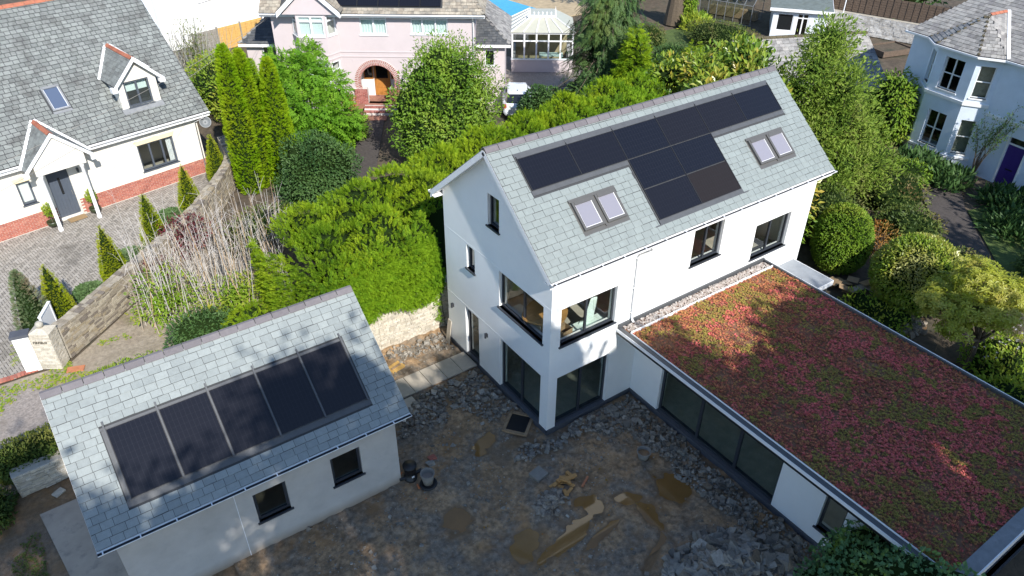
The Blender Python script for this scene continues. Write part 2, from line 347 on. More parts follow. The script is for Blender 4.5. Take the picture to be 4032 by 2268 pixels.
def slate_var(seed):
    r_ = np.random.default_rng(seed); j = r_.uniform(-.02, .02, 4)
    return (np.array([(0, 0+j[0], .009), (1, 0+j[1], .009), (1, 1, 0), (0, 1, 0), (0, 0+j[0], .019), (1, 0+j[1], .019), (1, 1, .006), (0, 1, .006)]), BOXF)
SLV = [slate_var(i) for i in range(4)]
def slates(parent, O, ux, ut, L, T, ex, wd, ma, excl=(), nmax=300, seed=0, left=None, right=None, jit=.18, name='slate', t_from=0., gap=.009):
    """courses of slates on a slope; left/right: functions t->x that trim the ends (hips, verges)"""
    r_ = np.random.default_rng(seed); O, ux, ut = (np.array(v, float) for v in (O, ux, ut)); nn = np.cross(ux, ut)
    ms, ts = [], []; k = 0; t = t_from
    while t < T-.02:
        t1 = min(t+ex, T); xl = left(t+ex/2) if left else 0.; xr = right(t+ex/2) if right else L
        x = xl-(wd*.5 if k % 2 else 0)-r_.uniform(0, .04)
        while x < xr:
            ww = wd*(1+r_.uniform(-jit, jit)); a, b = max(x, xl), min(x+ww, xr); x += ww
            if b-a < .03: continue
            segs = [(a, b)]
            for (e0, e1, f0, f1) in excl:
                if f0 < (t+t1)/2 < f1:
                    ns = []
                    for (p, q) in segs:
                        if q <= e0 or p >= e1: ns.append((p, q))
                        else:
                            if p < e0: ns.append((p, e0))
                            if q > e1: ns.append((e1, q))
                    segs = ns
            for (p, q) in segs:
                if q-p < .03: continue
                ln = (t1-t)-gap*.8
                ms.append((int(r_.integers(4)), mat4(O+ux*(p+gap/2)+ut*(t+r_.uniform(-.004, .004))+nn*(.004+r_.uniform(0, .003)), ux*(q-p-gap), ut*ln, nn))); ts.append(r_.random())
        t += ex; k += 1
    pieces(name, SLV, ms, ts, ma, parent, nmax)
def ridge_tiles(parent, O, ux, L, tl, hw, drop, ma, name='ridge_tile', th=.02, yv=(0, 1, 0)):
    """angled ridge tiles along ux from O; hw: half width, drop: fall of the wings"""
    ux, yv = np.array(ux, float), np.array(yv, float); z = np.array((0, 0, 1.)); n = max(1, round(L/tl)); tl = L/n; r_ = np.random.default_rng(5)
    prof = [(-hw, -drop), (-hw*.25, -drop*.25+.01), (hw*.25, -drop*.25+.01), (hw, -drop), (hw, -drop-th), (0, -th*1.2), (-hw, -drop-th)]
    VV = np.array([[a, p[0], p[1]] for a in (0., 1.) for p in prof]); k = len(prof)
    FF = [[i, (i+1) % k, k+(i+1) % k, k+i] for i in range(k)]+[[0, 1, 2, 5], [2, 3, 4, 5], [0, 5, 6, 6], [k, k+5, k+2, k+1], [k+2, k+5, k+4, k+3]]
    FF = [f for f in FF if len(set(f)) == 4]
    ms, ts = [], []
    for i in range(n):
        ms.append((0, mat4(np.array(O)+ux*(i*tl+.009)+z*r_.uniform(0, .006), ux*(tl-.018), yv, z))); ts.append(r_.random())
    pieces(name, [(VV, np.array(FF))], ms, ts, ma, parent)
class Face:      # a wall plane in local coordinates: o + u*x + z, outward normal n
    def __init__(s, o, u, n): s.o, s.u, s.n = np.array(o, float), np.array(u, float), np.array(n, float)
    def p(s, x, z, out=0.): return s.o+s.u*x+s.n*out+np.array((0, 0, z))
def wall(parent, name, W, L, top, z0, openings, t, ma, peak=None):
    """wall with real openings; top: height or function of x (piecewise linear, kink at peak)"""
    tf = top if callable(top) else (lambda x: top)
    xs = {0., L}; zs = {z0}
    if peak is not None: xs.add(peak)
    for (a, b, c, d) in openings: xs |= {a, b}; zs |= {c, d}
    if callable(top):
        X = np.linspace(0, L, 2001); Tt = np.array([tf(x) for x in X])
        for z in list(zs):
            for i in np.nonzero(np.diff(np.sign(Tt-z)))[0]: xs.add(float(X[i]+(z-Tt[i])/(Tt[i+1]-Tt[i]+1e-12)*(X[i+1]-X[i])))
    xs = sorted(xs); xs = [x for i, x in enumerate(xs) if i == 0 or x-xs[i-1] > 1e-4]; zs = sorted(zs)+[1e3]; mb = MB()
    def solid(i, k):
        if i < 0 or k < 0 or i >= len(xs)-1 or k >= len(zs)-1: return False
        xm, zl = (xs[i]+xs[i+1])/2, zs[k]
        if zl >= tf(xm)-1e-6: return False
        zm = (zl+min(zs[k+1], tf(xm)))/2
        return not any(a < xm < b and c < zm < d for (a, b, c, d) in openings)
    for i in range(len(xs)-1):
        for k in range(len(zs)-1):
            if not solid(i, k): continue
            xa, xb, zl = xs[i], xs[i+1], zs[k]; za, zb = min(zs[k+1], tf(xa)), min(zs[k+1], tf(xb))
            pts = [(xa, zl), (xb, zl)]+([(xb, zb)] if zb > zl+1e-6 else [])+([(xa, za)] if za > zl+1e-6 else [])
            if len(pts) < 3: continue
            mb.poly([W.p(x, z) for x, z in pts]); mb.poly([W.p(x, z, -t) for x, z in pts[::-1]])
            def side(p, q): mb.poly([W.p(*q), W.p(*p), W.p(*p, -t), W.p(*q, -t)])
            if not solid(i, k-1): side((xa, zl), (xb, zl))
            if not solid(i+1, k) and zb > zl: side((xb, zl), (xb, zb))
            if not solid(i-1, k) and za > zl: side((xa, za), (xa, zl))
            if not solid(i, k+1) and len(pts) == 4: side((xb, zb), (xa, za))
    return mb.build(name, ma, parent)
def window(parent, W, x0, x1, z0, z1, n=2, fm='frame_grey', gm='glass', rec=.10, fw=.055, sill=True, sm=None, cols=None, rows=None, name='window', dep=.07, sp=.055, so=.05, sh=.045):
    """frame (the window part) with a pane in each light and a sill"""
    mb = MB(); o = W; e = .002
    def bar(a, b, c, d, out=-rec, dp=dep): mb.obox(o.p(a, c, out-dp), o.u*(b-a), o.n*dp, (0, 0, d-c))
    bar(x0+e, x0+fw, z0, z1); bar(x1-fw, x1-e, z0, z1); bar(x0+fw, x1-fw, z0+e, z0+fw); bar(x0+fw, x1-fw, z1-fw, z1-e)
    cs = cols or [x0+(x1-x0)*i/n for i in range(1, n)]; rs = rows or []
    for c in cs: bar(c-fw*.6, c+fw*.6, z0+fw, z1-fw)
    ce = [x0]+list(cs)+[x1]
    for r_ in rs:
        for i in range(len(ce)-1): bar(ce[i]+fw*.6, ce[i+1]-fw*.6, r_-fw*.45, r_+fw*.45, -rec-.006)
    wo = mb.build(name, fm, parent); re = [z0]+list(rs)+[z1]
    for i in range(len(ce)-1):
        for k in range(len(re)-1):
            g = MB().obox(o.p(ce[i]+fw*.5, re[k]+fw*.4, -rec-dep*.6), o.u*(ce[i+1]-ce[i]-fw), o.n*.008, (0, 0, re[k+1]-re[k]-fw*.8)); g.build('pane', gm, wo)
    if sill: MB().obox(o.p(x0-so, z0-sh, -rec-.02), o.u*(x1-x0+2*so), o.n*(rec+.02+sp), (0, 0, sh)).build('sill', sm or fm, wo)
    return wo
def gutter(parent, p, q, out, r=.055, ma='white_paint', name='gutter', clips=True):
    """half-round gutter from p to q, open to the sky; out: horizontal outward direction"""
    p, q, out = (np.array(v, float) for v in (p, q, out)); z = np.array((0, 0, 1.)); mb = MB(); n = 8; ring = []
    for k in range(n+1):
        th = math.pi*k/n; ring.append((-math.cos(th)*r, -math.sin(th)*r))
    for k in range(n):
        (a, b), (c, d) = ring[k], ring[k+1]
        mb.poly([p+out*a+z*b, q+out*a+z*b, q+out*c+z*d, p+out*c+z*d]); f = .88
        mb.poly([p+out*a*f+z*b*f, p+out*c*f+z*d*f, q+out*c*f+z*d*f, q+out*a*f+z*b*f])
    for s_ in (-1, 1): mb.poly([p+out*r*s_, q+out*r*s_, q+out*r*s_*.88, p+out*r*s_*.88])
    for e in (p, q): mb.poly([e+out*a+z*b for a, b in ring])
    g = mb.build(name, ma, parent)
    MB().obox(p-out*r*.8-z*r*.55, q-p, out*r*1.6, z*.004).build('gutter_bed', 'rubber', g)
    if clips:
        L = np.linalg.norm(q-p); d = (q-p)/L; cb = MB()
        for i in range(int(L/.8)+1): cb.obox(p+d*(.1+i*.8 if .1+i*.8 < L-.1 else L-.1)-out*r+z*.001, d*.03, out*2*r, z*.008)
        cb.build('gutter_clips', ma, g, kind='stuff')
    return g
# ------------------------------------------------------------------ noise and foliage helpers
def vnoise(P, seed=0):
    P = np.asarray(P, float); I = np.floor(P).astype(np.int64); f = P-I; f = f*f*(3-2*f); out = 0
    def h(i, j, k):
        n = (i*374761393+j*668265263+k*2147483647+seed*1013904223) & 0xffffffff
        n = ((n ^ (n >> 13))*1274126177) & 0xffffffff; return ((n ^ (n >> 16)) & 0xffff)/65535.
    for a in (0, 1):
        for b in (0, 1):
            for c in (0, 1):
                out = out+h(I[:, 0]+a, I[:, 1]+b, I[:, 2]+c)*(f[:, 0] if a else 1-f[:, 0])*(f[:, 1] if b else 1-f[:, 1])*(f[:, 2] if c else 1-f[:, 2])
    return out
def fbm(P, seed=0, oc=3):
    P = np.asarray(P, float); s_ = 0; a = .5; tot = 0
    for o in range(oc): s_ = s_+a*vnoise(P*2**o, seed+o); tot += a; a *= .5
    return s_/tot
def unit(v): return v/(np.linalg.norm(v, axis=-1, keepdims=True)+1e-9)
def rdir(n): return unit(rng.normal(size=(n, 3)))
def basis(a, nrm):
    a = unit(a); y = unit(np.cross(nrm, a)); n2 = np.cross(a, y); return np.stack([a, y, n2], -1)
def leaf_t(wd=.45, fold=.12, droop=.12):
    return (np.array([(0, 0, 0), (.5, wd/2, fold*wd), (1, 0, -droop), (.5, -wd/2, fold*wd)], float), np.array([(0, 1, 2, 3)]))
def spray_t(n=4, wd=.26, ll=.42, ang=40, droop=.18):
    V, F = [], []
    def add(p, d, l, w_):
        b = len(V); d = np.array(d, float); sd_ = np.array([-d[1], d[0], 0]); p = np.array(p, float)
        V.extend([p, p+d*l*.45+sd_*w_/2, p+d*l+np.array([0, 0, -.05*l]), p+d*l*.45-sd_*w_/2]); F.append((b, b+1, b+2, b+3))
    for k in range(n):
        t = .05+.75*k/n; l = ll*(1-.45*t)
        for s_ in (-1, 1):
            th = R(ang)*s_; add((t, 0, -droop*t*t), (math.cos(th), math.sin(th), -.15), l, wd*l)
    add((.55, 0, -droop*.3), (1, 0, -.2), .5, wd*.45)
    return np.array(V), np.array(F)
def compound_t(n=4, wd=.42):
    V, F = spray_t(n, wd, .42, 62, .3); return V, F
def rosette_t(n=6, wd=.4, lift=.35):
    V, F = [], []
    for k in range(n):
        th = 2*math.pi*k/n; d = np.array([math.cos(th), math.sin(th), lift]); s_ = np.array([-math.sin(th), math.cos(th), 0]); b = len(V)
        V.extend([d*.05, d*.55+s_*wd/2, d*1.0-np.array([0, 0, .15]), d*.55-s_*wd/2]); F.append((b, b+1, b+2, b+3))
    V = np.array(V); return V[:, [2, 1, 0]]*np.array([1, 1, 1]), np.array(F)      # axis along local X
def tuft_t(n=5, wd=.5):
    V, F = [], []
    for k in range(n):
        th = 2*math.pi*k/n+.3; d = np.array([math.cos(th)*.75, math.sin(th)*.75, .6]); s_ = np.array([-math.sin(th), math.cos(th), 0]); b = len(V)
        V.extend([d*0, d*.5+s_*wd/2, d, d*.5-s_*wd/2]); F.append((b, b+1, b+2, b+3))
    return np.array(V), np.array(F)
LEAF, NARROW, ROUND = leaf_t(.45), leaf_t(.24, .1, .2), leaf_t(.8, .1, .1)
SPRAY, FINE, COMP, ROS, TUFT = spray_t(), spray_t(3, .34, .5, 45, .1), compound_t(), rosette_t(), tuft_t()
def scatter(name, tmpl, P, B, S, T, ma, parent=None, **kw):
    TV, TF = tmpl; N = len(P); S = np.broadcast_to(np.asarray(S, float), (N,))
    V = np.einsum('nij,kj->nki', B, TV)*S[:, None, None]+P[:, None, :]
    F = TF[None]+(np.arange(N)*len(TV))[:, None, None]
    return np_obj(name, V.reshape(-1, 3), F.reshape(-1, TF.shape[1]), np.repeat(T, len(TF)), ma, parent, **kw)
def tints(P, seed, f=1.2, spread=.55):
    return np.clip(.5+(fbm(P*f, seed)-.5)*1.6+rng.normal(0, .22, len(P))*spread, 0, 1)
def orient(Nrm, flop=.8, grav=.0, lift=0.):
    n = len(Nrm); a = unit(Nrm+rdir(n)*flop+np.array([0, 0, lift-grav])); nn = unit(Nrm+rdir(n)*.5+np.array([0, 0, .6])); return basis(a, nn)
def blob(n, c, r, lump=.22, freq=1.5, seed=0, depth=.3, zmin=None, flat=0.):
    """points in the outer layer of a lumpy ellipsoid, with outward normals"""
    d = rdir(n); r = np.array(r, float); k = 1+lump*2*(fbm(d*freq+seed*3.1, seed, 2)-.5)
    rad = k*(1-depth*rng.random(n)**1.6); P = np.array(c)+d*r*rad[:, None]; Nn = unit(d/r)
    if zmin is not None:
        ok = P[:, 2] > zmin; P, Nn = P[ok], Nn[ok]
    return P, Nn
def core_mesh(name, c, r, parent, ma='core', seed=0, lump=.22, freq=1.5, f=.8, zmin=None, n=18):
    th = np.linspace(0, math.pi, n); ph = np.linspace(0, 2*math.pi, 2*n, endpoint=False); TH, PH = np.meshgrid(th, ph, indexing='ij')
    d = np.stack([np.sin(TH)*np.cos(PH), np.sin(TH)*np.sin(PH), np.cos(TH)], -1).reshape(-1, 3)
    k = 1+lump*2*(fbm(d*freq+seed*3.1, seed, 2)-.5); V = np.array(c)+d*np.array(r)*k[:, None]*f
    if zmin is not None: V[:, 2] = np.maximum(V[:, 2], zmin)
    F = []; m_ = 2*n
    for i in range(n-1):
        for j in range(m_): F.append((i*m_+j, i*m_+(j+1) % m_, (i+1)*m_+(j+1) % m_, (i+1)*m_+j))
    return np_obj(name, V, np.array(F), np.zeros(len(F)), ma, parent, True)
def shrub(name, label, cat, c, r, nl, size, ma, tmpl=LEAF, seed=0, lump=.25, freq=1.6, depth=.35, flop=.9, grav=0., lift=0., core=.78, zmin=-.24, group=None, stems=0, parent=None, corem='core', tf=1.2):
    """bush: leaves in the outer layer of a lumpy crown, dark inner growth, a few stems"""
    t = parent or thing(name, label, cat, (c[0], c[1], -.25), 0, group); off = np.array([c[0], c[1], -.25]) if parent is None else np.zeros(3)
    P, Nn = blob(nl, c, r, lump, freq, seed, depth, zmin)
    scatter('foliage', tmpl, P-off, orient(Nn, flop, grav, lift), size*rng.uniform(.7, 1.3, len(P)), tints(P, seed, tf), ma, t)
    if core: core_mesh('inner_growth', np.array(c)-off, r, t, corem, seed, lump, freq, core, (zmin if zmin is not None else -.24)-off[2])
    if stems:
        mb = MB()
        for i in range(stems):
            d = rdir(1)[0]; d[2] = abs(d[2])+.6; e = np.array(c)+unit(d)*np.array(r)*.75
            b0 = np.array([c[0]+rng.uniform(-.12, .12), c[1]+rng.uniform(-.12, .12), -.27]); md = (b0+e)/2+rng.normal(0, .12, 3)
            mb.tube([b0-off, md-off, e-off], [.05, .035, .012], 5)
        mb.build('stems', 'bark', t)
    return t
def tree(name, label, cat, base, trunk_h, clumps, nl, size, ma, tmpl=LEAF, seed=0, tr=.14, lump=.35, freq=2.2, depth=.7, flop=1., grav=0., lift=0., core=0., group=None, limb_r=.05, twigs=0):
    """trunk and limbs carrying clumps (centre, radii) of leaves"""
    base = np.array(base, float); t = thing(name, label, cat, tuple(base), 0, group); top = np.array([0, 0, trunk_h])
    mb = MB(); mid = np.array([rng.normal(0, .1), rng.normal(0, .1), trunk_h*.5]); mb.tube([(0, 0, -.05), mid, top], [tr*1.25, tr, tr*.8], 8); mb.build('trunk', 'bark', t)
    lb = MB(); PP, NN = [], []; tot = sum(np.prod(r)**(2/3) for _, r in clumps)
    for i, (c, r) in enumerate(clumps):
        c = np.array(c, float)-base; k = int(nl*np.prod(r)**(2/3)/tot); P, Nn = blob(k, c, r, lump, freq, seed+i, depth); PP.append(P); NN.append(Nn)
        md = (top+c)/2+rng.normal(0, .12, 3); lb.tube([top*rng.uniform(.8, 1), md, c], [limb_r*1.3, limb_r, limb_r*.5], 5)
        for _ in range(3+twigs):
            e = c+rdir(1)[0]*np.array(r)*rng.uniform(.6, .95); lb.tube([c+(e-c)*.05, (c+e)/2+rng.normal(0, .06, 3), e], [limb_r*.5, limb_r*.33, .006], 4)
        if core: core_mesh('inner_growth', c, r, t, 'core', seed+i, lump, freq, core, n=18 if len(clumps) < 12 else 9)
    lb.build('limbs', 'bark', t); P, Nn = np.concatenate(PP), np.concatenate(NN); Pw = P+base
    ok = Pw[:, 2] > -.2; P, Nn, Pw = P[ok], Nn[ok], Pw[ok]
    scatter('crown', tmpl, P, orient(Nn, flop, grav, lift), size*rng.uniform(.65, 1.35, len(P)), tints(Pw, seed, 1.3), ma, t)
    return t

# ------------------------------------------------------------------ the white house with its single-storey wing
W_, L_, HE, HR, EV = 5.77, 11.37, 5.83, 8.445, .29
hA = thing('detached_house', 'white rendered house with grey-green slate roof, black roof panels and a long sedum-roofed wing', 'house')
GX0, GX1 = -.30, L_+.34
gW = Face((0, W_, 0), (0, -1, 0), (-1, 0, 0))               # gable: x runs from the rear corner to the front corner
gy = lambda y: W_-y
gop = [(gy(3.16), gy(2.57), 5.87, 6.93), (gy(4.42), gy(3.95), 3.68, 4.56), (gy(2.58), gy(.36), 3.24, 4.56), (gy(4.62), gy(3.80), .0, 2.0), (gy(2.55), gy(.38), .0, 2.0)]
slope = (HR-HE)/(W_/2+EV)
rtop = lambda x: min(HE+slope*(x+EV), HE+slope*(W_-x+EV))-.10
wall(hA, 'gable_wall', gW, W_, rtop, .0, gop, .30, 'render_white', peak=W_/2)
fW = Face((0, 0, 0), (1, 0, 0), (0, -1, 0))
fop = [(.36, 2.45, 3.20, 4.53), (5.48, 6.82, 4.06, 5.39), (8.52, 10.32, 3.20, 4.53), (.33, 2.37, .0, 2.0)]
wall(hA, 'front_wall', Face((.3, 0, 0), (1, 0, 0), (0, -1, 0)), L_-.6, 5.86, .0, [(a-.3, b-.3, c, d) for a, b, c, d in fop], .30, 'render_white')
MB().box(.002, .3, .002, .3, .0, 5.95).build('corner_pier', 'render_white', hA)
rW = Face((L_, 0, 0), (0, 1, 0), (1, 0, 0)); wall(hA, 'end_wall', rW, W_, rtop, .0, [], .30, 'render_white', peak=W_/2)
wall(hA, 'rear_wall', Face((L_-.3, W_, 0), (-1, 0, 0), (0, 1, 0)), L_-.6, 5.86, .0, [], .30, 'render_white')
pb = MB(); pb.box(.02, L_-.02, .02, W_-.02, -.35, -.002); pb.box(-.03, .02, -.03, W_, -.06, -.003); pb.box(-.03, 3.4, -.03, .02, -.06, -.004); pb.build('plinth', 'plinth', hA)
bd = MB()
for z in (4.62, 2.06):
    bd.box(-.004, .0, .0, W_, z, z+.014)
    bd.box(-.004, L_, -.004, -.0005, z, z+.014) if z < 3 else None
bd.build('render_bead', 'render_white', hA)
for z, nm in ((-.0, 'ground_floor'), (2.62, 'upper_floor'), (5.45, 'attic_floor')):
    MB().box(.31, L_-.31, .31, W_-.31, z-.12, z).build(nm, 'interior_floor', hA)
iw = MB(); iw.box(4.6, 4.7, .31, W_-.31, .0, 2.5); iw.box(4.6, 4.7, .31, W_-.31, 2.63, 5.33); iw.box(.31, 4.6, 3.4, 3.5, 2.63, 5.33); iw.build('partition', 'interior', hA)
window(hA, gW, *gop[0], n=1, fm='anthracite'); window(hA, gW, *gop[1], n=1, fm='anthracite')
window(hA, gW, *gop[2], n=2, fm='anthracite', cols=[gy(1.42)]); window(hA, fW, *fop[0], n=2, fm='anthracite', cols=[1.37])
window(hA, fW, *fop[1], n=2, fm='anthracite'); window(hA, fW, *fop[2], n=2, fm='anthracite')
window(hA, gW, *gop[4], n=2, fm='anthracite', gm='glass_dark', fw=.07, sill=False, name='glazed_screen'); window(hA, fW, *fop[3], n=2, fm='anthracite', gm='glass_dark', fw=.07, sill=False, name='glazed_screen', cols=[1.34])
dr = window(hA, gW, *gop[3], n=1, fm='anthracite', gm='glass_dark', fw=.10, sill=False, name='door'); MB().box(-.03, .02, 3.80, 4.62, -.05, -.001).build('threshold', 'anthracite', dr)
for y, z in ((5.42, 1.58), (3.29, 1.63)):
    lp = MB(); lp.box(-.02, .0, y-.045, y+.045, z-.07, z+.07); lp.tube([(-.07, y, z-.09), (-.07, y, z+.09)], .035, 10); lp.build('wall_light', 'anthracite', hA)
# roof: deck, slates, ridge tiles, panels, skylights
rO = np.array([GX0, -EV, HE]); ux = np.array([1., 0, 0]); ST = math.hypot(W_/2+EV, HR-HE); ut = np.array([0, W_/2+EV, HR-HE])/ST; un = np.cross(ux, ut); RL = GX1-GX0
ro = MB(); th = .10
ro.obox(rO-un*th, ux*RL, ut*ST, un*th); r2 = np.array([GX0, W_+EV, HE]); ut2 = np.array([0, -(W_/2+EV), HR-HE])/ST; un2 = np.cross(ut2, ux); un2 = un2 if un2[2] > 0 else -un2
ro.obox(r2-un2*th, ux*RL, ut2*(ST-.005), un2*th); roof = ro.build('roof', 'roof_deck', hA)
X0 = -GX0
sky_rects = [(1.36, 3.02, .90, 1.93), (8.64, 10.40, .92, 1.95)]
ex = [(.44+X0, 10.94+X0, 2.42, 3.74), (3.88+X0, 7.47+X0, .38, 2.6)]+[(a+X0, b+X0, c, d) for a, b, c, d in sky_rects]
slates(roof, rO, ux, ut, RL, ST-.10, .196, .30, 'slate_new', ex, 300, 3)
MB().obox(r2+un2*.003, ux*RL, ut2*(ST-.12), un2*.01).build('rear_slates', 'slate_new', roof)
ridge_tiles(roof, (GX0, W_/2, HR+.06), (1, 0, 0), RL, .45, .145, .125, 'ridge_clay')
for x in (GX0, GX1-.03):
    for (o_, t_, n_) in ((rO, ut, un), (r2, ut2, un2)):
        MB().obox(np.array([x-.004, o_[1], o_[2]])-n_*.005, (.034, 0, 0), t_*(ST-.04), -n_*.16).build('bargeboard', 'white_paint', roof)
sf = MB()
for (o_, t_, n_, s_) in ((rO, ut, un, 1), (r2, ut2, un2, 1)):
    sf.obox(np.array([GX0+.03, o_[1], o_[2]])-n_*.115+t_*.02, (-GX0-.03, 0, 0), t_*(ST-.06), -n_*.012)
sf.box(GX0, GX1, -EV+.02, -.002, HE-.13, HE-.115); sf.box(GX0, GX1, W_+.002, W_+EV-.02, HE-.13, HE-.115); sf.build('soffit', 'white_paint', roof)
MB().box(GX0, GX1, -EV+.015, -EV+.035, HE-.22, HE-.03).build('fascia', 'white_paint', roof); MB().box(GX0, GX1, W_+EV-.035, W_+EV-.015, HE-.22, HE-.03).build('fascia', 'white_paint', roof)
gutter(hA, (GX0-.01, -EV-.072, HE-.015), (GX1+.01, -EV-.072, HE-.015), (0, -1, 0), .07)
gutter(hA, (GX0-.01, W_+EV+.045, HE-.02), (GX1+.01, W_+EV+.045, HE-.02), (0, 1, 0), .062, clips=False)
dp = MB(); dp.tube([(3.32, -EV-.045, HE-.09), (3.32, -EV-.045, HE-.2), (3.12, -.09, HE-.42), (3.10, -.07, HE-.5), (3.10, -.07, 3.16), (3.10, -.10, 3.06), (3.11, -.16, 3.0)], .036, 10)
for z in (5.25, 4.2, 3.3): dp.box(3.05, 3.15, -.11, -.001, z, z+.03)
dp.build('downpipe', 'white_paint', hA, True)
def on_roof(O, ux, ut, un):
    def f(mb, x0, x1, t0, t1, h0, h1, t=0.): mb.obox(np.array(O)+ux*x0+ut*t0+un*h0, ux*(x1-x0), ut*(t1-t0), un*(h1-h0), t); return mb
    return f
PA = on_roof(rO+ux*X0, ux, ut, un)
def pv(parent, O, ux, ut, un, x0, x1, t0, t1, h, tint):
    o = bpy.data.objects.new('solar_panel', None)
    mb = MB(); mb.box(.015, x1-x0-.015, .012, t1-t0-.012, 0, .02, tint); me = mb.mesh('solar_panel', 'pv'); o = bpy.data.objects.new('solar_panel', me); link(o, parent)
    o.matrix_local = Matrix(mat4(np.array(O)+ux*x0+ut*t0+un*h, ux, ut, un).tolist())
    fb = MB(); a, b = x1-x0, t1-t0
    for q in ((.003, .018, .003, b-.003), (a-.018, a-.003, .003, b-.003), (.018, a-.018, .003, .015), (.018, a-.018, b-.015, b-.003)): fb.box(*q, -.01, .026)
    fb.build('frame', 'black_plastic', o); return o
cx = [.49+1.735*i for i in range(7)]; rp_ = random.Random(4)
for i in range(6): pv(roof, rO+ux*X0, ux, ut, un, cx[i], cx[i+1], 2.56, 3.55, .02, rp_.choice([0, .05, .1, .25]))
for i in (2, 3):
    pv(roof, rO+ux*X0, ux, ut, un, cx[i], cx[i+1], 1.55, 2.545, .02, rp_.choice([0, .15])); pv(roof, rO+ux*X0, ux, ut, un, cx[i], cx[i+1], .53, 1.535, .02, .15 if i == 2 else 1.0)
fl = MB(); PA(fl, .45, 10.94, 2.545, 3.56, .002, .012)
for i in range(6): PA(fl, cx[i]-(.04 if i == 0 else -.004), cx[i+1]+(.04 if i == 5 else -.004), 3.56, 3.725, .012, .03)
PA(fl, .45, 3.955, 2.41, 2.54, .012, .022); PA(fl, 7.44, 10.94, 2.41, 2.54, .012, .022); PA(fl, 3.92, 7.47, .52, 2.54, .003, .013); PA(fl, 3.92, 7.47, .37, .52, .012, .022)
PA(fl, 3.70, 3.95, .36, .40, .022, .026); PA(fl, 7.44, 7.66, .36, .40, .022, .026); fl.build('panel_flashing', 'lead_dark', roof)
rl = MB()
for i in range(7): PA(rl, cx[i]-.011, cx[i]+.011, 2.56, 3.62, .026, .05)
for i in (2, 3, 4): PA(rl, cx[i]-.011, cx[i]+.011, .53, 2.54, .026, .05)
rl.build('panel_rail', 'black_plastic', roof)
def skylight(parent, f, x0, x1, t0, t1, fm='steel_grey', gm='skylight_glass', blind=True):
    mb = MB(); w_ = .075; h = .09
    f(mb, x0, x0+w_, t0, t1, .0, h); f(mb, x1-w_, x1, t0, t1, .0, h); f(mb, x0+w_, x1-w_, t0, t0+w_, .0, h); f(mb, x0+w_, x1-w_, t1-w_*1.4, t1, .0, h+.012)
    s = mb.build('skylight', fm, parent); f(MB(), x0+w_, x1-w_, t0+w_, t1-w_*1.4, .045, .055).build('pane', gm, s)
    ib = MB(); f(ib, x0+w_, x0+w_+.016, t0+w_, t1-w_*1.4, .0551, .075); f(ib, x1-w_-.016, x1-w_, t0+w_, t1-w_*1.4, .0551, .075); f(ib, x0+w_+.016, x1-w_-.016, t0+w_, t0+w_+.016, .0551, .075); ib.build('seal', 'white_paint', s)
    return s
for a, b, c, d in sky_rects:
    mid = (a+b)/2
    skylight(roof, PA, a+.05, mid-.045, c+.09, d-.06); skylight(roof, PA, mid+.045, b-.05, c+.09, d-.06)
    sfl = MB(); PA(sfl, a-.02, b+.02, c-.02, d+.02, .002, .012); PA(sfl, mid-.04, mid+.04, c+.02, d, .012, .05); PA(sfl, a, b, c-.05, c+.07, .012, .02); PA(sfl, a, b, d-.05, d+.04, .012, .06); sfl.build('skylight_flashing', 'steel_grey', roof)
# things seen through the upper windows
def interior_bits():
    c = thing('cardboard_box', 'open brown cardboard box standing on the floor behind the upper corner window', 'box', (.92, .50, 3.02), R(8))
    b = MB(); b.box(-.2, .2, -.15, .15, 0, .02); b.box(-.2, .2, -.15, -.14, .02, .3); b.box(-.2, .2, .14, .15, .02, .3); b.box(-.2, -.19, -.14, .14, .02, .3); b.box(.19, .2, -.14, .14, .02, .3); b.build('carton', 'cardboard', c)
    MB().obox((-.2, -.15, .3), (.4, 0, 0), (0, -.1, .1), (0, .005, .008)).build('flap', 'cardboard', c); MB().obox((-.2, .15, .3), (.4, 0, 0), (0, .12, .06), (0, -.005, .008)).build('flap', 'cardboard', c)
    t = thing('log_slab_table', 'round-edged honey wood slab table behind the corner windows of the white house', 'table', (.85, 1.30, 2.62))
    pts = [(math.cos(a)*(.75+.06*math.sin(3*a)), math.sin(a)*(.62+.05*math.cos(4*a))) for a in np.linspace(0, 2*math.pi, 28, endpoint=False)]
    MB().prism(pts, .78, .86, (1, 0, 0), (0, 0, 1), (0, 1, 0)).build('table_top', 'wood', t)
    for sx in (-.35, .35):
        for sy in (-.3, .3): MB().box(sx-.04, sx+.04, sy-.04, sy+.04, 0, .78).build('leg', 'wood', t)
    b = thing('window_bench', 'pale window seat running under the upper corner windows', 'bench', (0, 0, 2.62))
    MB().box(.315, 2.5, .315, .8, 0, .40).build('seat', 'cloth', b); MB().box(.315, .8, .81, 2.58, 0, .395).build('seat', 'cloth', b)
    n = 14; V, F = [], []
    for i in range(n):
        for j in range(n):
            u, v = i/(n-1), j/(n-1); V.append((1.62+.7*u*(1-.75*v)+.30*v+.04*math.sin(9*u+5*v), .50+.10*math.sin(7*u)*(1-v)+.18*(1-v), 3.03+.95*v*v+.02*math.sin(11*u)))
    for i in range(n-1):
        for j in range(n-1): F.append((i*n+j, (i+1)*n+j, (i+1)*n+j+1, i*n+j+1))
    o = np_obj('dust_sheet', np.array(V), np.array(F), np.zeros(len(F)), 'cloth', None, True, label='pale green crumpled dust sheet hanging inside the upper front window', cat='sheet'); o.modifiers.new('t', 'SOLIDIFY').thickness = .012
interior_bits()

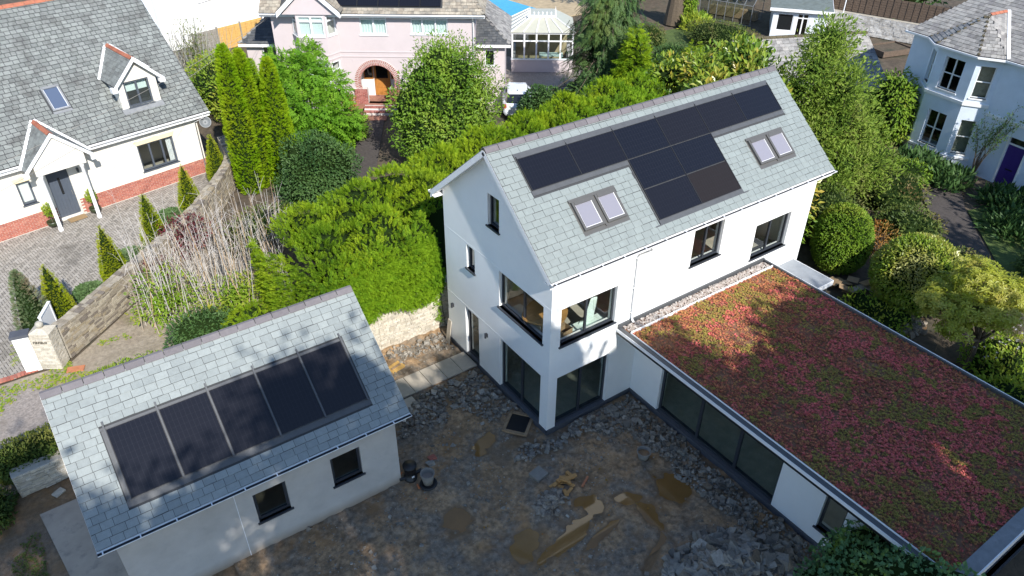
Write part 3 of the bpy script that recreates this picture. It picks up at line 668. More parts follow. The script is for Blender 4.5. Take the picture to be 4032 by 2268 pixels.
# wing with the sedum roof
AX, AE, AY, AZ = 3.475, 9.3, -10.82, 2.95
aW = Face((AX, -.002, 0), (0, -1, 0), (-1, 0, 0))
aop = [(1.25, 5.85, .0, 2.35), (7.20, 7.83, .50, 2.30)]
wall(hA, 'wing_wall', aW, 10.6, 2.70, .0, aop, .30, 'render_white')
wall(hA, 'wing_wall_rear', Face((AE-.1, -10.6, 0), (0, 1, 0), (1, 0, 0)), 10.59, 2.7, .0, [(5.0, 9.6, .0, 2.4), (1.0, 3.6, .4, 2.4)], .30, 'render_white'); wall(hA, 'wing_wall_end', Face((AX+.3, -10.6, 0), (1, 0, 0), (0, -1, 0)), AE-AX-.7, 2.7, .0, [(.6, 4.4, .2, 2.4)], .30, 'render_white')
window(hA, Face((AE-.1, -10.6, 0), (0, 1, 0), (1, 0, 0)), 5.0, 9.6, .0, 2.4, n=3, fm='anthracite', fw=.08, sill=False, name='glazed_screen'); window(hA, Face((AX+.3, -10.6, 0), (1, 0, 0), (0, -1, 0)), .6, 4.4, .2, 2.4, n=3, fm='anthracite', fw=.08)  # unseen rear and end glazing, added to let daylight brighten the wing inside
wp = MB(); wp.box(AX+.02, AE-.12, -10.58, -.02, -.35, -.004); wp.box(AX-.035, AX+.02, -10.6, -.031, -.07, -.005); wp.build('wing_plinth', 'plinth', hA)
MB().box(AX+.3, AE-.4, -10.3, -.01, -.05, .02).build('wing_floor', 'interior_floor', hA)
wiw = MB(); wiw.box(AX+.3, AE-.4, -6.35, -6.25, .02, 2.7); wiw.build('wing_partition', 'interior', hA)
window(hA, aW, *aop[0], n=3, fm='anthracite', gm='glass_dark', fw=.08, sill=False, name='glazed_screen', cols=[2.88, 4.37]); window(hA, aW, *aop[1], n=1, fm='anthracite')
rf = MB(); rf.box(2.60, AE, AY, -.004, 2.72, 2.86); wr = rf.build('wing_roof', 'white_paint', hA)
k_ = MB(); k_.box(2.576, 2.712, AY+.33, -.07, 2.862, 2.925); k_.box(AE-.06, AE, AY+.33, -.07, 2.861, 2.985); k_.box(2.60, AE, -.06, -.004, 2.861, 3.03); k_.build('kerb', 'lead_dark', wr); MB().box(2.60, AE-.03, AY, AY+.32, 2.861, 3.01).build('end_kerb', 'lead', wr)
k_ = MB(); k_.box(2.714, 2.73, AY+.33, -.46, 2.861, 2.965); k_.box(AE+.002, AE+.02, AY, -.004, 2.8, 3.0); k_.box(2.62, AE+.02, AY-.03, AY-.002, 2.78, 3.02); k_.build('edge_trim', 'white_paint', wr)
MB().box(2.555, 2.574, AY, -.012, 2.80, 2.905).build('fascia', 'white_paint', wr); MB().box(2.576, 2.598, AY, -.012, 2.70, 2.86).build('drip_edge', 'black_plastic', wr)
sw = MB(); sw.box(2.735, AE-.06, -.475, -.455, 2.861, 2.985); sw.build('gravel_stop', 'white_paint', wr)
MB().box(2.735, AE-.06, AY+.33, -.07, 2.8615, 2.885).build('substrate', 'sedum_base', wr)
n = 1500; Pg = np.stack([rng.uniform(2.77, AE-.1, n), rng.uniform(-.44, -.09, n), np.full(n, 2.90)+rng.uniform(0, .03, n)], 1)
def stone_var(seed, flat=.55, n=8):
    r_ = np.random.default_rng(seed); V = UBOX-.5; V = V*(1+r_.uniform(-.35, .2, V.shape)); V = V+r_.uniform(-.12, .12, V.shape); V[:, 2] *= flat; return V, BOXF
STV = [stone_var(i, random.Random(i).uniform(.35, .75)) for i in range(8)]
def rocks(name, P, S, ma, parent, nmax=0, tilt=.5, rest_name=None, **kw):
    ms, ts = [], []; n_ = len(P); A = unit(rng.normal(size=(n_, 3))*np.array([1, 1, tilt*.5])); Nn = unit(rng.normal(size=(n_, 3))*tilt+np.array([0, 0, 1.])); B = basis(A, Nn)
    if nmax == 0:
        Vs, Fs, Ts = [], [], []; vi = rng.integers(8, size=n_); b = 0
        for v in range(8):
            ix = np.nonzero(vi == v)[0]
            if not len(ix): continue
            VV = np.einsum('nij,kj->nki', B[ix], STV[v][0])*np.asarray(S)[ix][:, None, None]+P[ix][:, None, :]
            Fs.append((BOXF[None]+(b+np.arange(len(ix))*8)[:, None, None]).reshape(-1, 4)); Vs.append(VV.reshape(-1, 3)); b += len(ix)*8; Ts.append(np.repeat(rng.random(len(ix)), 6))
        return np_obj(rest_name or name, np.concatenate(Vs), np.concatenate(Fs), np.concatenate(Ts), ma, parent, **kw)
    for i in range(n_): ms.append((int(rng.integers(8)), mat4(P[i], B[i][:, 0]*S[i], B[i][:, 1]*S[i], B[i][:, 2]*S[i]))); ts.append(rng.random())
    pieces(name, STV, ms, ts, ma, parent, nmax, rest_name)
rocks('gravel_strip', Pg, rng.uniform(.03, .06, n), 'gravel', wr, rest_name='gravel_strip', kind='stuff')
# sedum mat: cushions of small succulent rosettes in drifts
n = 37000; Ps = np.stack([rng.uniform(2.75, AE-.07, n), rng.uniform(AY+.34, -.49, n), np.zeros(n)], 1)
q1 = fbm(Ps*np.array([1.1, .9, 1]), 21, 4); q2 = fbm(Ps*np.array([1.6, 1.6, 1])+9, 33, 3); q3 = vnoise(Ps*5+3, 40)
hh = .02+.05*np.clip((q1-.35)*2, 0, 1)+.02*q3; Ps[:, 2] = 2.885+hh*rng.uniform(.3, 1, n)
q4 = fbm(Ps*np.array([5.5, 4.2, 1])+2, 77, 2); q5 = np.clip(.5+(fbm(Ps*np.array([7., 6, 1])+4, 78, 2)-.5)*1.5+rng.normal(0, .12, n), 0, 1)
sst = lambda a, b, v: np.clip((v-a)/(b-a), 0, 1)**2*(3-2*np.clip((v-a)/(b-a), 0, 1))
qd = fbm(Ps*np.array([.55, .45, 1])+7, 91, 3); ppk = .08+.86*sst(.42, .58, qd*.65+q1*.35); pol = .03+.90*sst(.47, .60, q2*.7+q4*.3)
ppk = ppk*np.clip(1.2-sst(-2.6, -.5, Ps[:, 1]), .3, 1); tt = np.where(q4+.1*rng.normal(size=n) > 1-pol*.72, .72+.28*rng.random(n), np.where(q5 < ppk*.82, .22+.30*rng.random(n)*(.5+q1), np.where(rng.random(n) < .55, .16*rng.random(n), .52+.22*rng.random(n))))
edge = (Ps[:, 1] > -1.8) & (rng.random(n) < .35); tt = np.where(edge & (tt < .62), .56+.2*rng.random(n), tt)
keep = (q1 > .36) | (rng.random(n) < .5)
scatter('sedum', tuft_t(4, .55), Ps[keep], basis(np.stack([np.cos(a_ := rng.uniform(0, 6.28, n)), np.sin(a_), np.zeros(n)], 1)[keep], (np.array([0, 0, 1.])+rng.normal(0, .25, (n, 3)))[keep]), (rng.uniform(.028, .062, n))[keep], tt[keep], 'sedum', wr, kind='stuff')
# side porch with a flat grey roof on timber posts
po = MB(); po.box(9.95, 11.13, -1.70, -.005, 2.24, 2.30); pr = po.build('porch_roof', 'grp_grey', hA)
MB().box(9.93, 11.15, -1.72, -1.701, 2.12, 2.31).build('fascia', 'white_paint', pr); MB().box(11.131, 11.15, -1.70, -.005, 2.12, 2.31).build('fascia', 'white_paint', pr)
for x in (11.0, 10.2): MB().box(x-.05, x+.05, -1.62, -1.52, -.25, 2.24).build('post', 'wood_grey', pr)
# ------------------------------------------------------------------ garage with roof panels
gL, gD, gHE, gHR, gE = 7.166, 5.602, 2.611, 4.949, .313
gA = thing('garage', 'grey rendered garage with grey slate roof and a row of five black panels', 'garage', (-4.568, .977, 0), -.009)
gfW = Face((-gL, 0, 0), (1, 0, 0), (0, -1, 0)); wop = [(gL-1.94, gL-1.09, .82, 1.86), (gL-4.03, gL-3.17, .80, 1.84)]
wall(gA, 'front_wall', gfW, gL, 2.56, -.30, wop, .25, 'render_grey')
gsl = (gHR-gHE)/(gD/2+gE); gt = lambda x: min(gHE+gsl*(x+gE), gHE+gsl*(gD-x+gE))-.10
wall(gA, 'end_wall', Face((0, .25, 0), (0, 1, 0), (1, 0, 0)), gD-.5, lambda x: gt(x+.25), -.30, [], .25, 'render_grey', peak=gD/2-.25)
wall(gA, 'end_wall', Face((-gL, gD-.25, 0), (0, -1, 0), (-1, 0, 0)), gD-.5, lambda x: gt(x+.25), -.30, [], .25, 'render_grey', peak=gD/2-.25)
wall(gA, 'rear_wall', Face((0, gD, 0), (-1, 0, 0), (0, 1, 0)), gL, 2.56, -.30, [], .25, 'render_grey')
MB().box(-gL+.26, -.26, .26, gD-.26, -.3, -.2).build('floor', 'concrete', gA)
bd = MB(); bd.box(-4.462, -4.445, -.006, -.0005, -.28, 2.1); bd.build('render_bead', 'white_paint', gA); MB().box(-gL, -4.47, -.012, -.0008, 1.96, 2.5).build('lintel_band', 'render_grey', gA)
for (a, b, c, d) in wop: window(gA, gfW, a, b, c, d, n=1, fm='anthracite', gm='glass_dark', fw=.075, rec=.07)
oR, oL = .331, .332; gO = np.array([-gL-oL, -gE, gHE]); gST = math.hypot(gD/2+gE, gHR-gHE); gut = np.array([0, gD/2+gE, gHR-gHE])/gST; gun = np.cross(ux, gut); gRL = gL+oL+oR
ro = MB(); ro.obox(gO-gun*.09, ux*gRL, gut*gST, gun*.09); g2 = np.array([-gL-oL, gD+gE, gHE]); gut2 = gut*np.array([1, -1, 1]); gun2 = gun*np.array([1, -1, 1]); ro.obox(g2-gun2*.09, ux*gRL, gut2*(gST-.005), gun2*.09)
groof = ro.build('roof', 'roof_deck', gA); GP = on_roof(gO+ux*(gL+oL), ux, gut, gun); gx0 = gL+oL
slates(groof, gO, ux, gut, gRL, gST-.10, .19, .29, 'slate_garage', [(gx0-6.62, gx0-.50, .62, 2.60)], 300, 8)
MB().obox(g2+gun2*.003, ux*gRL, gut2*(gST-.12), gun2*.01).build('rear_slates', 'slate_garage', groof)
ridge_tiles(groof, (-gL-oL, gD/2, gHR+.055), (1, 0, 0), gRL, .45, .15, .115, 'ridge_clay')
bb = MB()
for x in (-gL-oL-.004, oR-.03):
    for (o_, t_, n_) in ((gO, gut, gun), (g2, gut2, gun2)): bb.obox(np.array([x, o_[1], o_[2]])-n_*.004, (.034, 0, 0), t_*(gST-.04), -n_*.13)
bb.box(-gL-oL, oR, -gE+.01, -gE+.03, gHE-.18, gHE-.03); bb.box(-gL-oL, oR, -gE+.03, -.002, gHE-.13, gHE-.115); bb.build('fascia', 'white_paint', groof)
gutter(gA, (-gL-oL-.01, -gE-.07, gHE-.015), (oR+.01, -gE-.07, gHE-.015), (0, -1, 0), .068)
dp = MB(); dp.tube([(.16, -gE-.04, gHE-.08), (.16, -gE-.04, gHE-.18), (.05, .12, gHE-.36), (.04, .2, gHE-.45), (.04, .2, -.28)], .034, 8); dp.build('downpipe', 'white_paint', gA, True)
gcx = [-6.52+1.19*i for i in range(6)]
for i in range(5): pv(groof, gO+ux*gx0, ux, gut, gun, gcx[i]+.02, gcx[i+1]-.02, .79, 2.53, .05, [.0, .05, .12, .2, .25][i])
fl = MB(); GP(fl, -6.62, -.50, .62, .79, .004, .02); GP(fl, -6.60, -.52, .79, 2.53, .003, .03); GP(fl, -6.62, -.50, 2.53, 2.60, .004, .05); fl.build('panel_flashing', 'lead_dark', groof)
for i in range(6): GP(MB(), gcx[i]-.02, gcx[i]+.02, .76, 2.74, .055, .10).build('panel_rail', 'lead_dark', groof)

# ------------------------------------------------------------------ cream cottage with dormer and porch
cA = thing('cottage', 'cream rendered cottage with weathered grey slate roof, dormer, porch and red brick plinth', 'house', (-3.06, 24.437, -.2), R(10.85))
CL, CD, CE, CHE, CP = 13.0, 10.3, .35, 3.18, R(42)
cW = Face((-CL, 0, 0), (1, 0, 0), (0, -1, 0)); cx_ = lambda x: CL+x
cop = [(cx_(-3.06), cx_(-1.33), 1.02, 2.34), (cx_(-7.12), cx_(-6.22), .08, 2.32), (cx_(-8.32), cx_(-7.76), 1.22, 2.27)]
wall(cA, 'front_wall', cW, CL, 2.95, -.1, cop, .3, 'render_cream')
ct = lambda x: min(CHE+math.tan(CP)*(x+CE), CHE+math.tan(CP)*(CD-x+CE))-.12
wall(cA, 'gable_wall', Face((0, .3, 0), (0, 1, 0), (1, 0, 0)), CD-.6, lambda x: ct(x+.3), -.1, [], .3, 'render_cream', peak=CD/2-.3)
rb = MB(); rb.box(-CL, 0, CD-.3, CD, -.1, 2.95); rb.box(-CL, -CL+.3, .3, CD-.3, -.1, 2.95); rb.build('rear_wall', 'render_cream', cA)
MB().box(-CL+.31, -.31, .31, CD-.31, -.05, .05).build('floor', 'interior_floor', cA); MB().box(-CL+.31, -.31, 3.0, 3.1, .05, 2.9).build('partition', 'interior', cA)
window(cA, cW, *cop[0], n=3, rec=.06, fw=.07); window(cA, cW, *cop[2], n=1, rec=.06, fw=.07)
MB().obox(cW.p(cop[2][0]+.06, 1.28, -.19), (.44, 0, 0), (0, .02, 0), (0, 0, .93)).build('shutter', 'white_paint', cA)
cur = MB()
for i in range(7): cur.box(-1.62+i*.035, -1.595+i*.035, .22+.02*(i % 2), .26+.02*(i % 2), 1.05, 2.3)
cur.build('curtain', 'white_paint', cA)
for (a, b, c, d) in (cop[0], cop[2]):
    z = d+.005; MB().prism([(a-.04-CL, z), (b+.04-CL, z), (b+.12-CL, z+.2), ((a+b)/2+.1-CL, z+.2), ((a+b)/2+.08-CL, z+.24), ((a+b)/2-.08-CL, z+.24), ((a+b)/2-.1-CL, z+.2), (a-.12-CL, z+.2)], -.02, -.001).build('stone_lintel', 'buff_stone', cA)
d_ = MB(); d_.box(-7.12, -6.22, .10, .16, .08, 2.30); d_ = d_.build('door', 'door_grey', cA)
for i in range(6): MB().box(-7.07+i*.135, -6.95+i*.135, .088, .099, .12, 2.25).build('board', 'door_grey', d_)
MB().box(-6.71, -6.61, .076, .087, 1.15, 1.95).build('glass_slot', 'car_glass', d_); MB().tube([(-6.31, .06, 1.0), (-6.31, .06, 1.25)], .012, 6).build('handle', 'chrome', d_); MB().box(-7.14, -6.2, -.04, .1, .03, .075).build('threshold', 'white_paint', d_)
# brick plinth
bp = MB(); bp.box(-CL, -7.14, -.022, -.001, -.1, .73); bp.box(-6.2, .022, -.022, -.001, -.1, .73); bp.box(.001, .022, -.001, 3., -.1, .73); bp = bp.build('brick_plinth', 'mortar', cA)
def bricks(parent, W, x0, x1, z0, z1, ma, bl=.215, bh=.065, j=.010, nmax=300, out=.02, dep=.012, skip=None, name='brick'):
    ms, ts = [], []; z = z0; k = 0
    while z+bh*.6 < z1:
        x = x0-(bl/2 if k % 2 else 0)
        while x < x1:
            a, b = max(x, x0), min(x+bl, x1); x += bl+j
            if b-a < .04 or (skip and skip((a+b)/2, z)): continue
            ms.append((0, mat4(W.p(a, z, out+random.uniform(0, .003)), W.u*(b-a), -W.n*dep*2, np.array([0, 0, min(bh, z1-z)])))); ts.append(random.random())
        z += bh+j; k += 1
    pieces(name, [(UBOX, BOXF)], ms, ts, ma, parent, nmax)
bricks(bp, Face((-CL, 0, 0), (1, 0, 0), (0, -1, 0)), 0, CL+.03, .0, .73, 'brick', skip=lambda x, z: cx_(-7.2) < x < cx_(-6.14), out=.03)
# main roof
cO = np.array([-CL-.3, -CE, CHE]); cut = np.array([0, math.cos(CP), math.sin(CP)]); cun = np.cross(ux, cut); CST = (CD/2+CE)/math.cos(CP); CRL = CL+.3+.58
ro = MB(); ro.obox(cO-cun*.12, ux*CRL, cut*CST, cun*.12); c2 = np.array([-CL-.3, CD+CE, CHE]); cut2, cun2 = cut*np.array([1, -1, 1]), cun*np.array([1, -1, 1]); ro.obox(c2-cun2*.12, ux*CRL, cut2*(CST-.005), cun2*.12)
croof = ro.build('roof', 'roof_deck', cA); CPn = on_roof(cO+ux*(CL+.3), ux, cut, cun); cyt = lambda y: (y+CE)/math.cos(CP); cof = CL+.3
slates(croof, cO, ux, cut, CRL, CST-.08, .205, .285, 'slate_old', [(cof-5.74, cof-4.88, cyt(1.0), cyt(2.0)), (cof-2.98, cof-1.2, cyt(.52), cyt(1.7)), (cof-7.6, cof-5.6, 0, cyt(-.1))], 300, 12, jit=.25, gap=.026)
ridge_tiles(croof, (-CL-.3, CD/2, CHE+math.tan(CP)*(CD/2+CE)+.06), (1, 0, 0), CRL, .45, .16, .14, 'ridge_terra')
sk = skylight(croof, CPn, -5.68, -4.93, cyt(1.06), cyt(1.96), 'lead', 'skylight_blue'); CPn(MB(), -5.70, -4.91, cyt(1.06)-.14, cyt(1.06)-.01, .004, .03).build('skylight_flashing', 'lead', croof)
bb = MB(); bb.box(-CL-.3, .58, -CE+.01, -CE+.035, CHE-.26, CHE-.05); bb.box(-CL-.3, .56, -CE+.035, -.002, CHE-.26, CHE-.24)
bb.obox(np.array([.55, -CE, CHE])-cun*.006, (.034, 0, 0), cut*(CST-.03), -cun*.2); bb.build('fascia', 'white_paint', croof)
gutter(cA, (-CL-.3, -CE-.045, CHE-.06), (-8.06, -CE-.045, CHE-.06), (0, -1, 0), .06); gutter(cA, (-5.15, -CE-.045, CHE-.06), (.6, -CE-.045, CHE-.06), (0, -1, 0), .06)
dp = MB(); dp.tube([(.2, -CE-.045, CHE-.12), (.2, -CE-.04, CHE-.25), (-.12, -.06, CHE-.5), (-.12, -.06, -.05)], .034, 8); dp.build('downpipe', 'white_paint', cA, True)
def gablet(parent, xc, hw, ze, za, yf, roof_ma, side_ma, face_ma, wall_hw, face_y, zb, nmax, seed, boards=.16):
    """small gabled roof running back into the main slope: slates on both sides, ridge tiles, bargeboards"""
    yb = lambda z: (z-CHE)/math.tan(CP)-CE; sl = math.hypot(hw, za-ze); ct_, st_ = hw/sl, (za-ze)/sl
    dk = MB(); e = .05
    for s_ in (-1, 1):
        dk.hexa([(xc+s_*hw, yf, ze-e), (xc, yf, za-e), (xc, yb(za)+.1, za-e), (xc+s_*hw, yb(ze)+.1, ze-e), (xc+s_*hw, yf, ze), (xc, yf, za), (xc, yb(za)+.1, za), (xc+s_*hw, yb(ze)+.1, ze)])
    r_ = dk.build('gablet_roof', 'roof_deck', parent); Yb = yb(za)
    slates(r_, (xc-hw, Yb, ze), (0, -1, 0), (ct_, 0, st_), Yb-yf, sl-.04, .17, .24, roof_ma, (), nmax, seed, left=lambda t: Yb-yb(ze+t*st_))
    slates(r_, (xc+hw, yf, ze), (0, 1, 0), (-ct_, 0, st_), Yb-yf, sl-.04, .17, .24, roof_ma, (), nmax, seed+1, right=lambda t: yb(ze+t*st_)-yf)
    ridge_tiles(r_, (xc, yf+.02, za+.07), (0, 1, 0), Yb-yf-.1, .30, .12, .11, 'ridge_terra', yv=(1, 0, 0))
    for s_ in (-1, 1):
        bb = MB(); bb.hexa([(xc+s_*(hw+.03), yf-.03, ze-boards-.02), (xc, yf-.03, za-boards), (xc, yf-.002, za-boards), (xc+s_*(hw+.03), yf-.002, ze-boards-.02), (xc+s_*(hw+.03), yf-.03, ze+.0), (xc, yf-.03, za+.03), (xc, yf-.002, za+.03), (xc+s_*(hw+.03), yf-.002, ze+.0)])
        bb.box(xc+s_*hw-.14, xc+s_*hw+.10, yf-.028, face_y-.003, ze-.26, ze-.055)
        va, vb = np.array([xc+s_*(hw+.04), yb(ze)-.03, ze-.02]), np.array([xc+s_*.02, yb(za)+.02, za-.0]); d = (vb-va)/np.linalg.norm(vb-va)
        bb.obox(va+cun*.02-np.cross(cun, d)*.09, np.cross(cun, d)*.18, vb-va, cun*.012)
        bb.build('bargeboard', 'white_paint', r_)
    return r_
gablet(cA, -2.07, 1.10, 5.12, 6.22, .22, 'slate_old', '', '', .9, .49, 3.9, 60, 31)
df = Face((-3.0, .49, 0), (1, 0, 0), (0, -1, 0)); wall(cA, 'dormer_wall', df, 1.80, lambda x: 6.12-abs(x-.92)*1.0 if abs(x-.92) < .95 else 5.1, 3.9, [(.31, 1.46, 3.98, 5.16)], .15, 'render_cream', peak=.92)
ck = MB()
for x in (-3.0, -1.32): ck.prism([(.641, 4.02), (.641, 5.1), (1.75, 5.1)], x, x+.12, (0, 1, 0), (1, 0, 0), (0, 0, 1))
ck.build('dormer_cheek', 'render_cream', cA); window(cA, df, .31, 1.46, 3.98, 5.16, n=2, rec=.04, fw=.075); MB().box(-2.6, -1.6, .72, .73, 4.65, 5.1).build('blind', 'curtain', cA); MB().box(-2.95, -1.25, .75, .8, 3.9, 5.1).build('dormer_back', 'roof_deck', cA)
CPn(MB(), -3.05, -1.15, cyt(.49)-.26, cyt(.49)+.02, .02, .03).build('lead_apron', 'lead', croof)
gablet(cA, -6.6, 1.38, 3.02, 4.36, -1.0, 'slate_old', '', '', .95, -.92, 2.7, 60, 41)
pf = Face((-7.62, -.92, 0), (1, 0, 0), (0, -1, 0)); wall(cA, 'porch_gable', pf, 2.04, lambda x: 4.26-abs(x-1.02)*.97, 2.68, [], .1, 'render_cream', peak=1.02)
for x in (-7.46, -5.78):
    q = MB(); q.lathe([(.10, 0), (.10, .12), (.082, .14), (.075, 2.55), (.10, 2.58), (.10, 2.69)], 14, (x, -.83, -.03)); q.build('porch_post', 'white_paint', cA, True)
wl = MB(); wl.box(-5.86, -5.78, -.05, -.001, 2.05, 2.2); wl.tube([(-5.82, -.1, 2.02), (-5.82, -.1, 2.2)], .045, 8); wl.build('wall_light', 'lead_dark', cA)
ds = MB(); ds.lathe([(.0, 0), (.12, .02), (.22, .06), (.28, .12)], 18); dsh = ds.build('satellite_dish', 'dish', cA, True); dsh.location = (.30, -.28, 2.62); dsh.rotation_euler = (R(62), 0, R(-20)); dsh.modifiers.new('s', 'SOLIDIFY').thickness = .012
MB().tube([(0, 0, 0), (0, .0, -.25)], .015, 6).build('dish_arm', 'lead_dark', dsh)
def mat_thing(name, label, cat, W0, sx, sy, sz, z, ma, rz=0, **kw):
    o = MB().box(-sx/2, sx/2, -sy/2, sy/2, 0, sz).build(name, ma, None, label=label, cat=cat, **kw); o.location = (W0[0], W0[1], z); o.rotation_euler = (0, 0, rz); return o
def cw(x, y): a = R(10.85); return (-3.06+x*math.cos(a)-y*math.sin(a), 24.437+x*math.sin(a)+y*math.cos(a))
mat_thing('doormat', 'coir doormat on the paving before the grey cottage door', 'doormat', cw(-6.55, -.30), .75, .42, .02, -.19, 'mat_coir', R(10.85))
for x, y, lb in ((-7.55, -.25, 'clipped leafy plant in a dark green pot between the shuttered window and the cottage door'), (-5.72, -.28, 'clipped leafy plant in a dark green pot under the wall light by the cottage door')):
    X, Y = cw(x, y); t = thing('potted_bay_tree', lb, 'potted plant', (X, Y, -.2), 0, 'pots either side of the cottage door')
    MB().lathe([(.0, .01), (.15, 0), (.24, .14), (.25, .26), (.22, .27), (.20, .22), (0, .22)], 16).build('pot', 'pot_green', t, True)
    MB().tube([(0, 0, .2), (.01, 0, .7)], [.018, .012], 5).build('stem', 'bark', t)
    P, Nn = blob(420, (0, 0, .82), (.22, .22, .3), .2, 2, 3, .8); scatter('foliage', LEAF, P, orient(Nn, 1), .10*rng.uniform(.7, 1.2, len(P)), tints(P, 2, 3), 'f_bright', t)

# ------------------------------------------------------------------ pink house
pA = thing('pink_house', 'pale pink rendered house with brick porch arch, bay window and lichened slate roof', 'house', (7.408, 27.452, 0), R(-35.5))
pW = Face((-5.0, 0, 0), (1, 0, 0), (0, -1, 0)); px = lambda x: x+5
pop = [(px(-.03), px(1.50), 4.20, 5.22), (px(2.86), px(4.95), 4.25, 5.22), (px(-.66), px(2.04), .15, 2.76), (px(-3.75), px(-1.35), 1.2, 5.25)]
wall(pA, 'front_wall', pW, 11.45, 5.4, -.25, pop, .3, 'render_pink')
pr_ = MB(); pr_.box(6.15, 6.45, .3, 8, -.25, 5.4); pr_.box(-5, -4.7, .3, 8, -.25, 5.4); pr_.box(-4.7, 6.15, 7.7, 8, -.25, 5.4); pr_.build('side_wall', 'render_pink', pA)
MB().box(-4.69, 6.14, 1.6, 1.7, -.2, 5.3).build('partition', 'interior', pA); MB().box(-4.69, 6.14, .31, 7.6, 2.7, 2.8).build('upper_floor', 'interior_floor', pA)
window(pA, pW, *pop[0], n=2, fm='frame_white', rec=.05, fw=.08, rows=[5.05]); window(pA, pW, *pop[1], n=3, fm='frame_white', rec=.05, fw=.07, rows=[5.05], cols=[px(3.5), px(4.25)])
def curtains(parent, x0, x1, y, z0, z1, n):
    V, F = [], []
    for i in range(n*4+1):
        x = x0+(x1-x0)*i/(n*4); yy = y+.03*math.sin(i*math.pi/2)
        V += [(x, yy, z0), (x, yy, z1)]
    for i in range(n*4): F.append((2*i, 2*i+2, 2*i+3, 2*i+1))
    return np_obj('curtain', np.array(V), np.array(F), np.zeros(len(F)), 'curtain', parent, True)
curtains(pA, .05, 1.45, .17, 4.2, 5.2, 9); curtains(pA, 2.9, 4.92, .17, 4.25, 5.2, 12)
# horseshoe arch of brick
ac, az_, r0, r1 = .69, 1.45, 1.0, 1.34; sp = MB(); A0 = R(-24)
def rect_pt(a):
    dx, dz = math.cos(a), math.sin(a); k = min(((2.04-ac)/dx if dx > 0 else (-.66-ac)/dx) if abs(dx) > 1e-6 else 9, ((2.76-az_)/dz if dz > 0 else (.15-az_)/dz) if abs(dz) > 1e-6 else 9); return (ac+dx*k, az_+dz*k)
an = np.linspace(A0, math.pi-A0, 41)
for i in range(40):
    q = [(ac+math.cos(a)*1.1, az_+math.sin(a)*1.1) for a in (an[i], an[i+1])]+[rect_pt(a) for a in (an[i+1], an[i])]
    sp.poly([(x, -.0, z) for x, z in q]); sp.poly([(x, .3, z) for x, z in q[::-1]]); sp.poly([(q[0][0], 0, q[0][1]), (q[1][0], 0, q[1][1]), (q[1][0], .3, q[1][1]), (q[0][0], .3, q[0][1])])
sp.build('arch_spandrel', 'render_pink', pA)
ring = MB()
for i in range(40):
    f = lambda a, r_, y: (ac+math.cos(a)*r_, y, az_+math.sin(a)*r_)
    a, b = an[i], an[i+1]; ring.hexa([f(a, r0+.01, -.03), f(b, r0+.01, -.03), f(b, r0+.01, .3), f(a, r0+.01, .3), f(a, r1+.01, -.03), f(b, r1+.01, -.03), f(b, r1+.01, -.002), f(a, r1+.01, -.002)])
ring = ring.build('brick_arch', 'mortar_white', pA); ms, ts = [], []
for k, (ra, rb_) in enumerate(((r0, r0+.16), (r0+.18, r1))):
    n_ = 46
    for i in range(n_):
        a = A0+(math.pi-2*A0)*(i+.5*(k % 2)+.25)/n_; rad = np.array([math.cos(a), 0, math.sin(a)]); tg = np.array([-math.sin(a), 0, math.cos(a)]); w_ = .062
        ms.append((0, mat4(np.array([ac, -.042, az_])+rad*ra-tg*w_/2, rad*(rb_-ra), np.array([0, .05, 0]), tg*w_))); ts.append(random.random())
pieces('brick', [(UBOX, BOXF)], ms, ts, 'brick_pink', ring)
for xa, xb in ((-.72, .04), (1.34, 2.1)):
    b_ = MB().box(xa, xb, -.10, .3, .15, 1.06).build('brick_pier', 'mortar_white', pA); bricks(b_, Face((xa, -.10, 0), (1, 0, 0), (0, -1, 0)), 0, xb-xa, .16, 1.06, 'brick_pink', out=.008)
    fillp = MB().box(xa, xb, -.0995+.1, .29, .05, .149).build('pier_base', 'white_paint', pA)
pb_ = MB(); pb_.box(-.9, 2.2, 1.3, 1.4, .15, 2.8); pb_.box(-.9, -.8, .3, 1.3, .15, 2.8); pb_.box(2.1, 2.2, .3, 1.3, .15, 2.8); pb_.build('porch_wall', 'white_paint', pA); MB().box(-.9, 2.2, -.25, 1.3, -.2, .15).build('porch_floor', 'path_red', pA)
d_ = MB().box(.28, 1.22, 1.24, 1.299, .2, 2.35).build('door', 'oak_door', pA)
for z0, z1 in ((.3, .62), (.68, 1.12)): MB().box(.4, 1.1, 1.222, 1.239, z0, z1).build('panel', 'oak_door', d_)
MB().box(.4, 1.1, 1.225, 1.239, 1.25, 2.25).build('leaded_pane', 'car_glass', d_); MB().tube([(.36, 1.2, 1.15), (.36, 1.2, 1.28)], .015, 6).build('handle', 'black_plastic', d_)
for x0, x1 in ((-.35, .22), (1.28, 1.85)): window(pA, Face((0, 1.30, 0), (1, 0, 0), (0, -1, 0)), x0, x1, 1.2, 2.3, n=1, fm='oak_door', gm='car_glass', rec=-.06, sill=False, name='side_light')
for i, z in enumerate((.15, .0)):
    s_ = MB().box(-.15, 1.9, -.58-.33*i, -.252-.33*i, -.25, z-.02).build('step', 'mortar_white', pA); ms, ts = [], []
    for k in range(24): ms.append((0, mat4((-.14+.085*k, -.60-.33*i, z-.09), (.072, 0, 0), (0, .22, 0), (0, 0, .08)))); ts.append(random.random())
    pieces('brick', [(UBOX, BOXF)], ms, ts, 'brick_pink', s_)
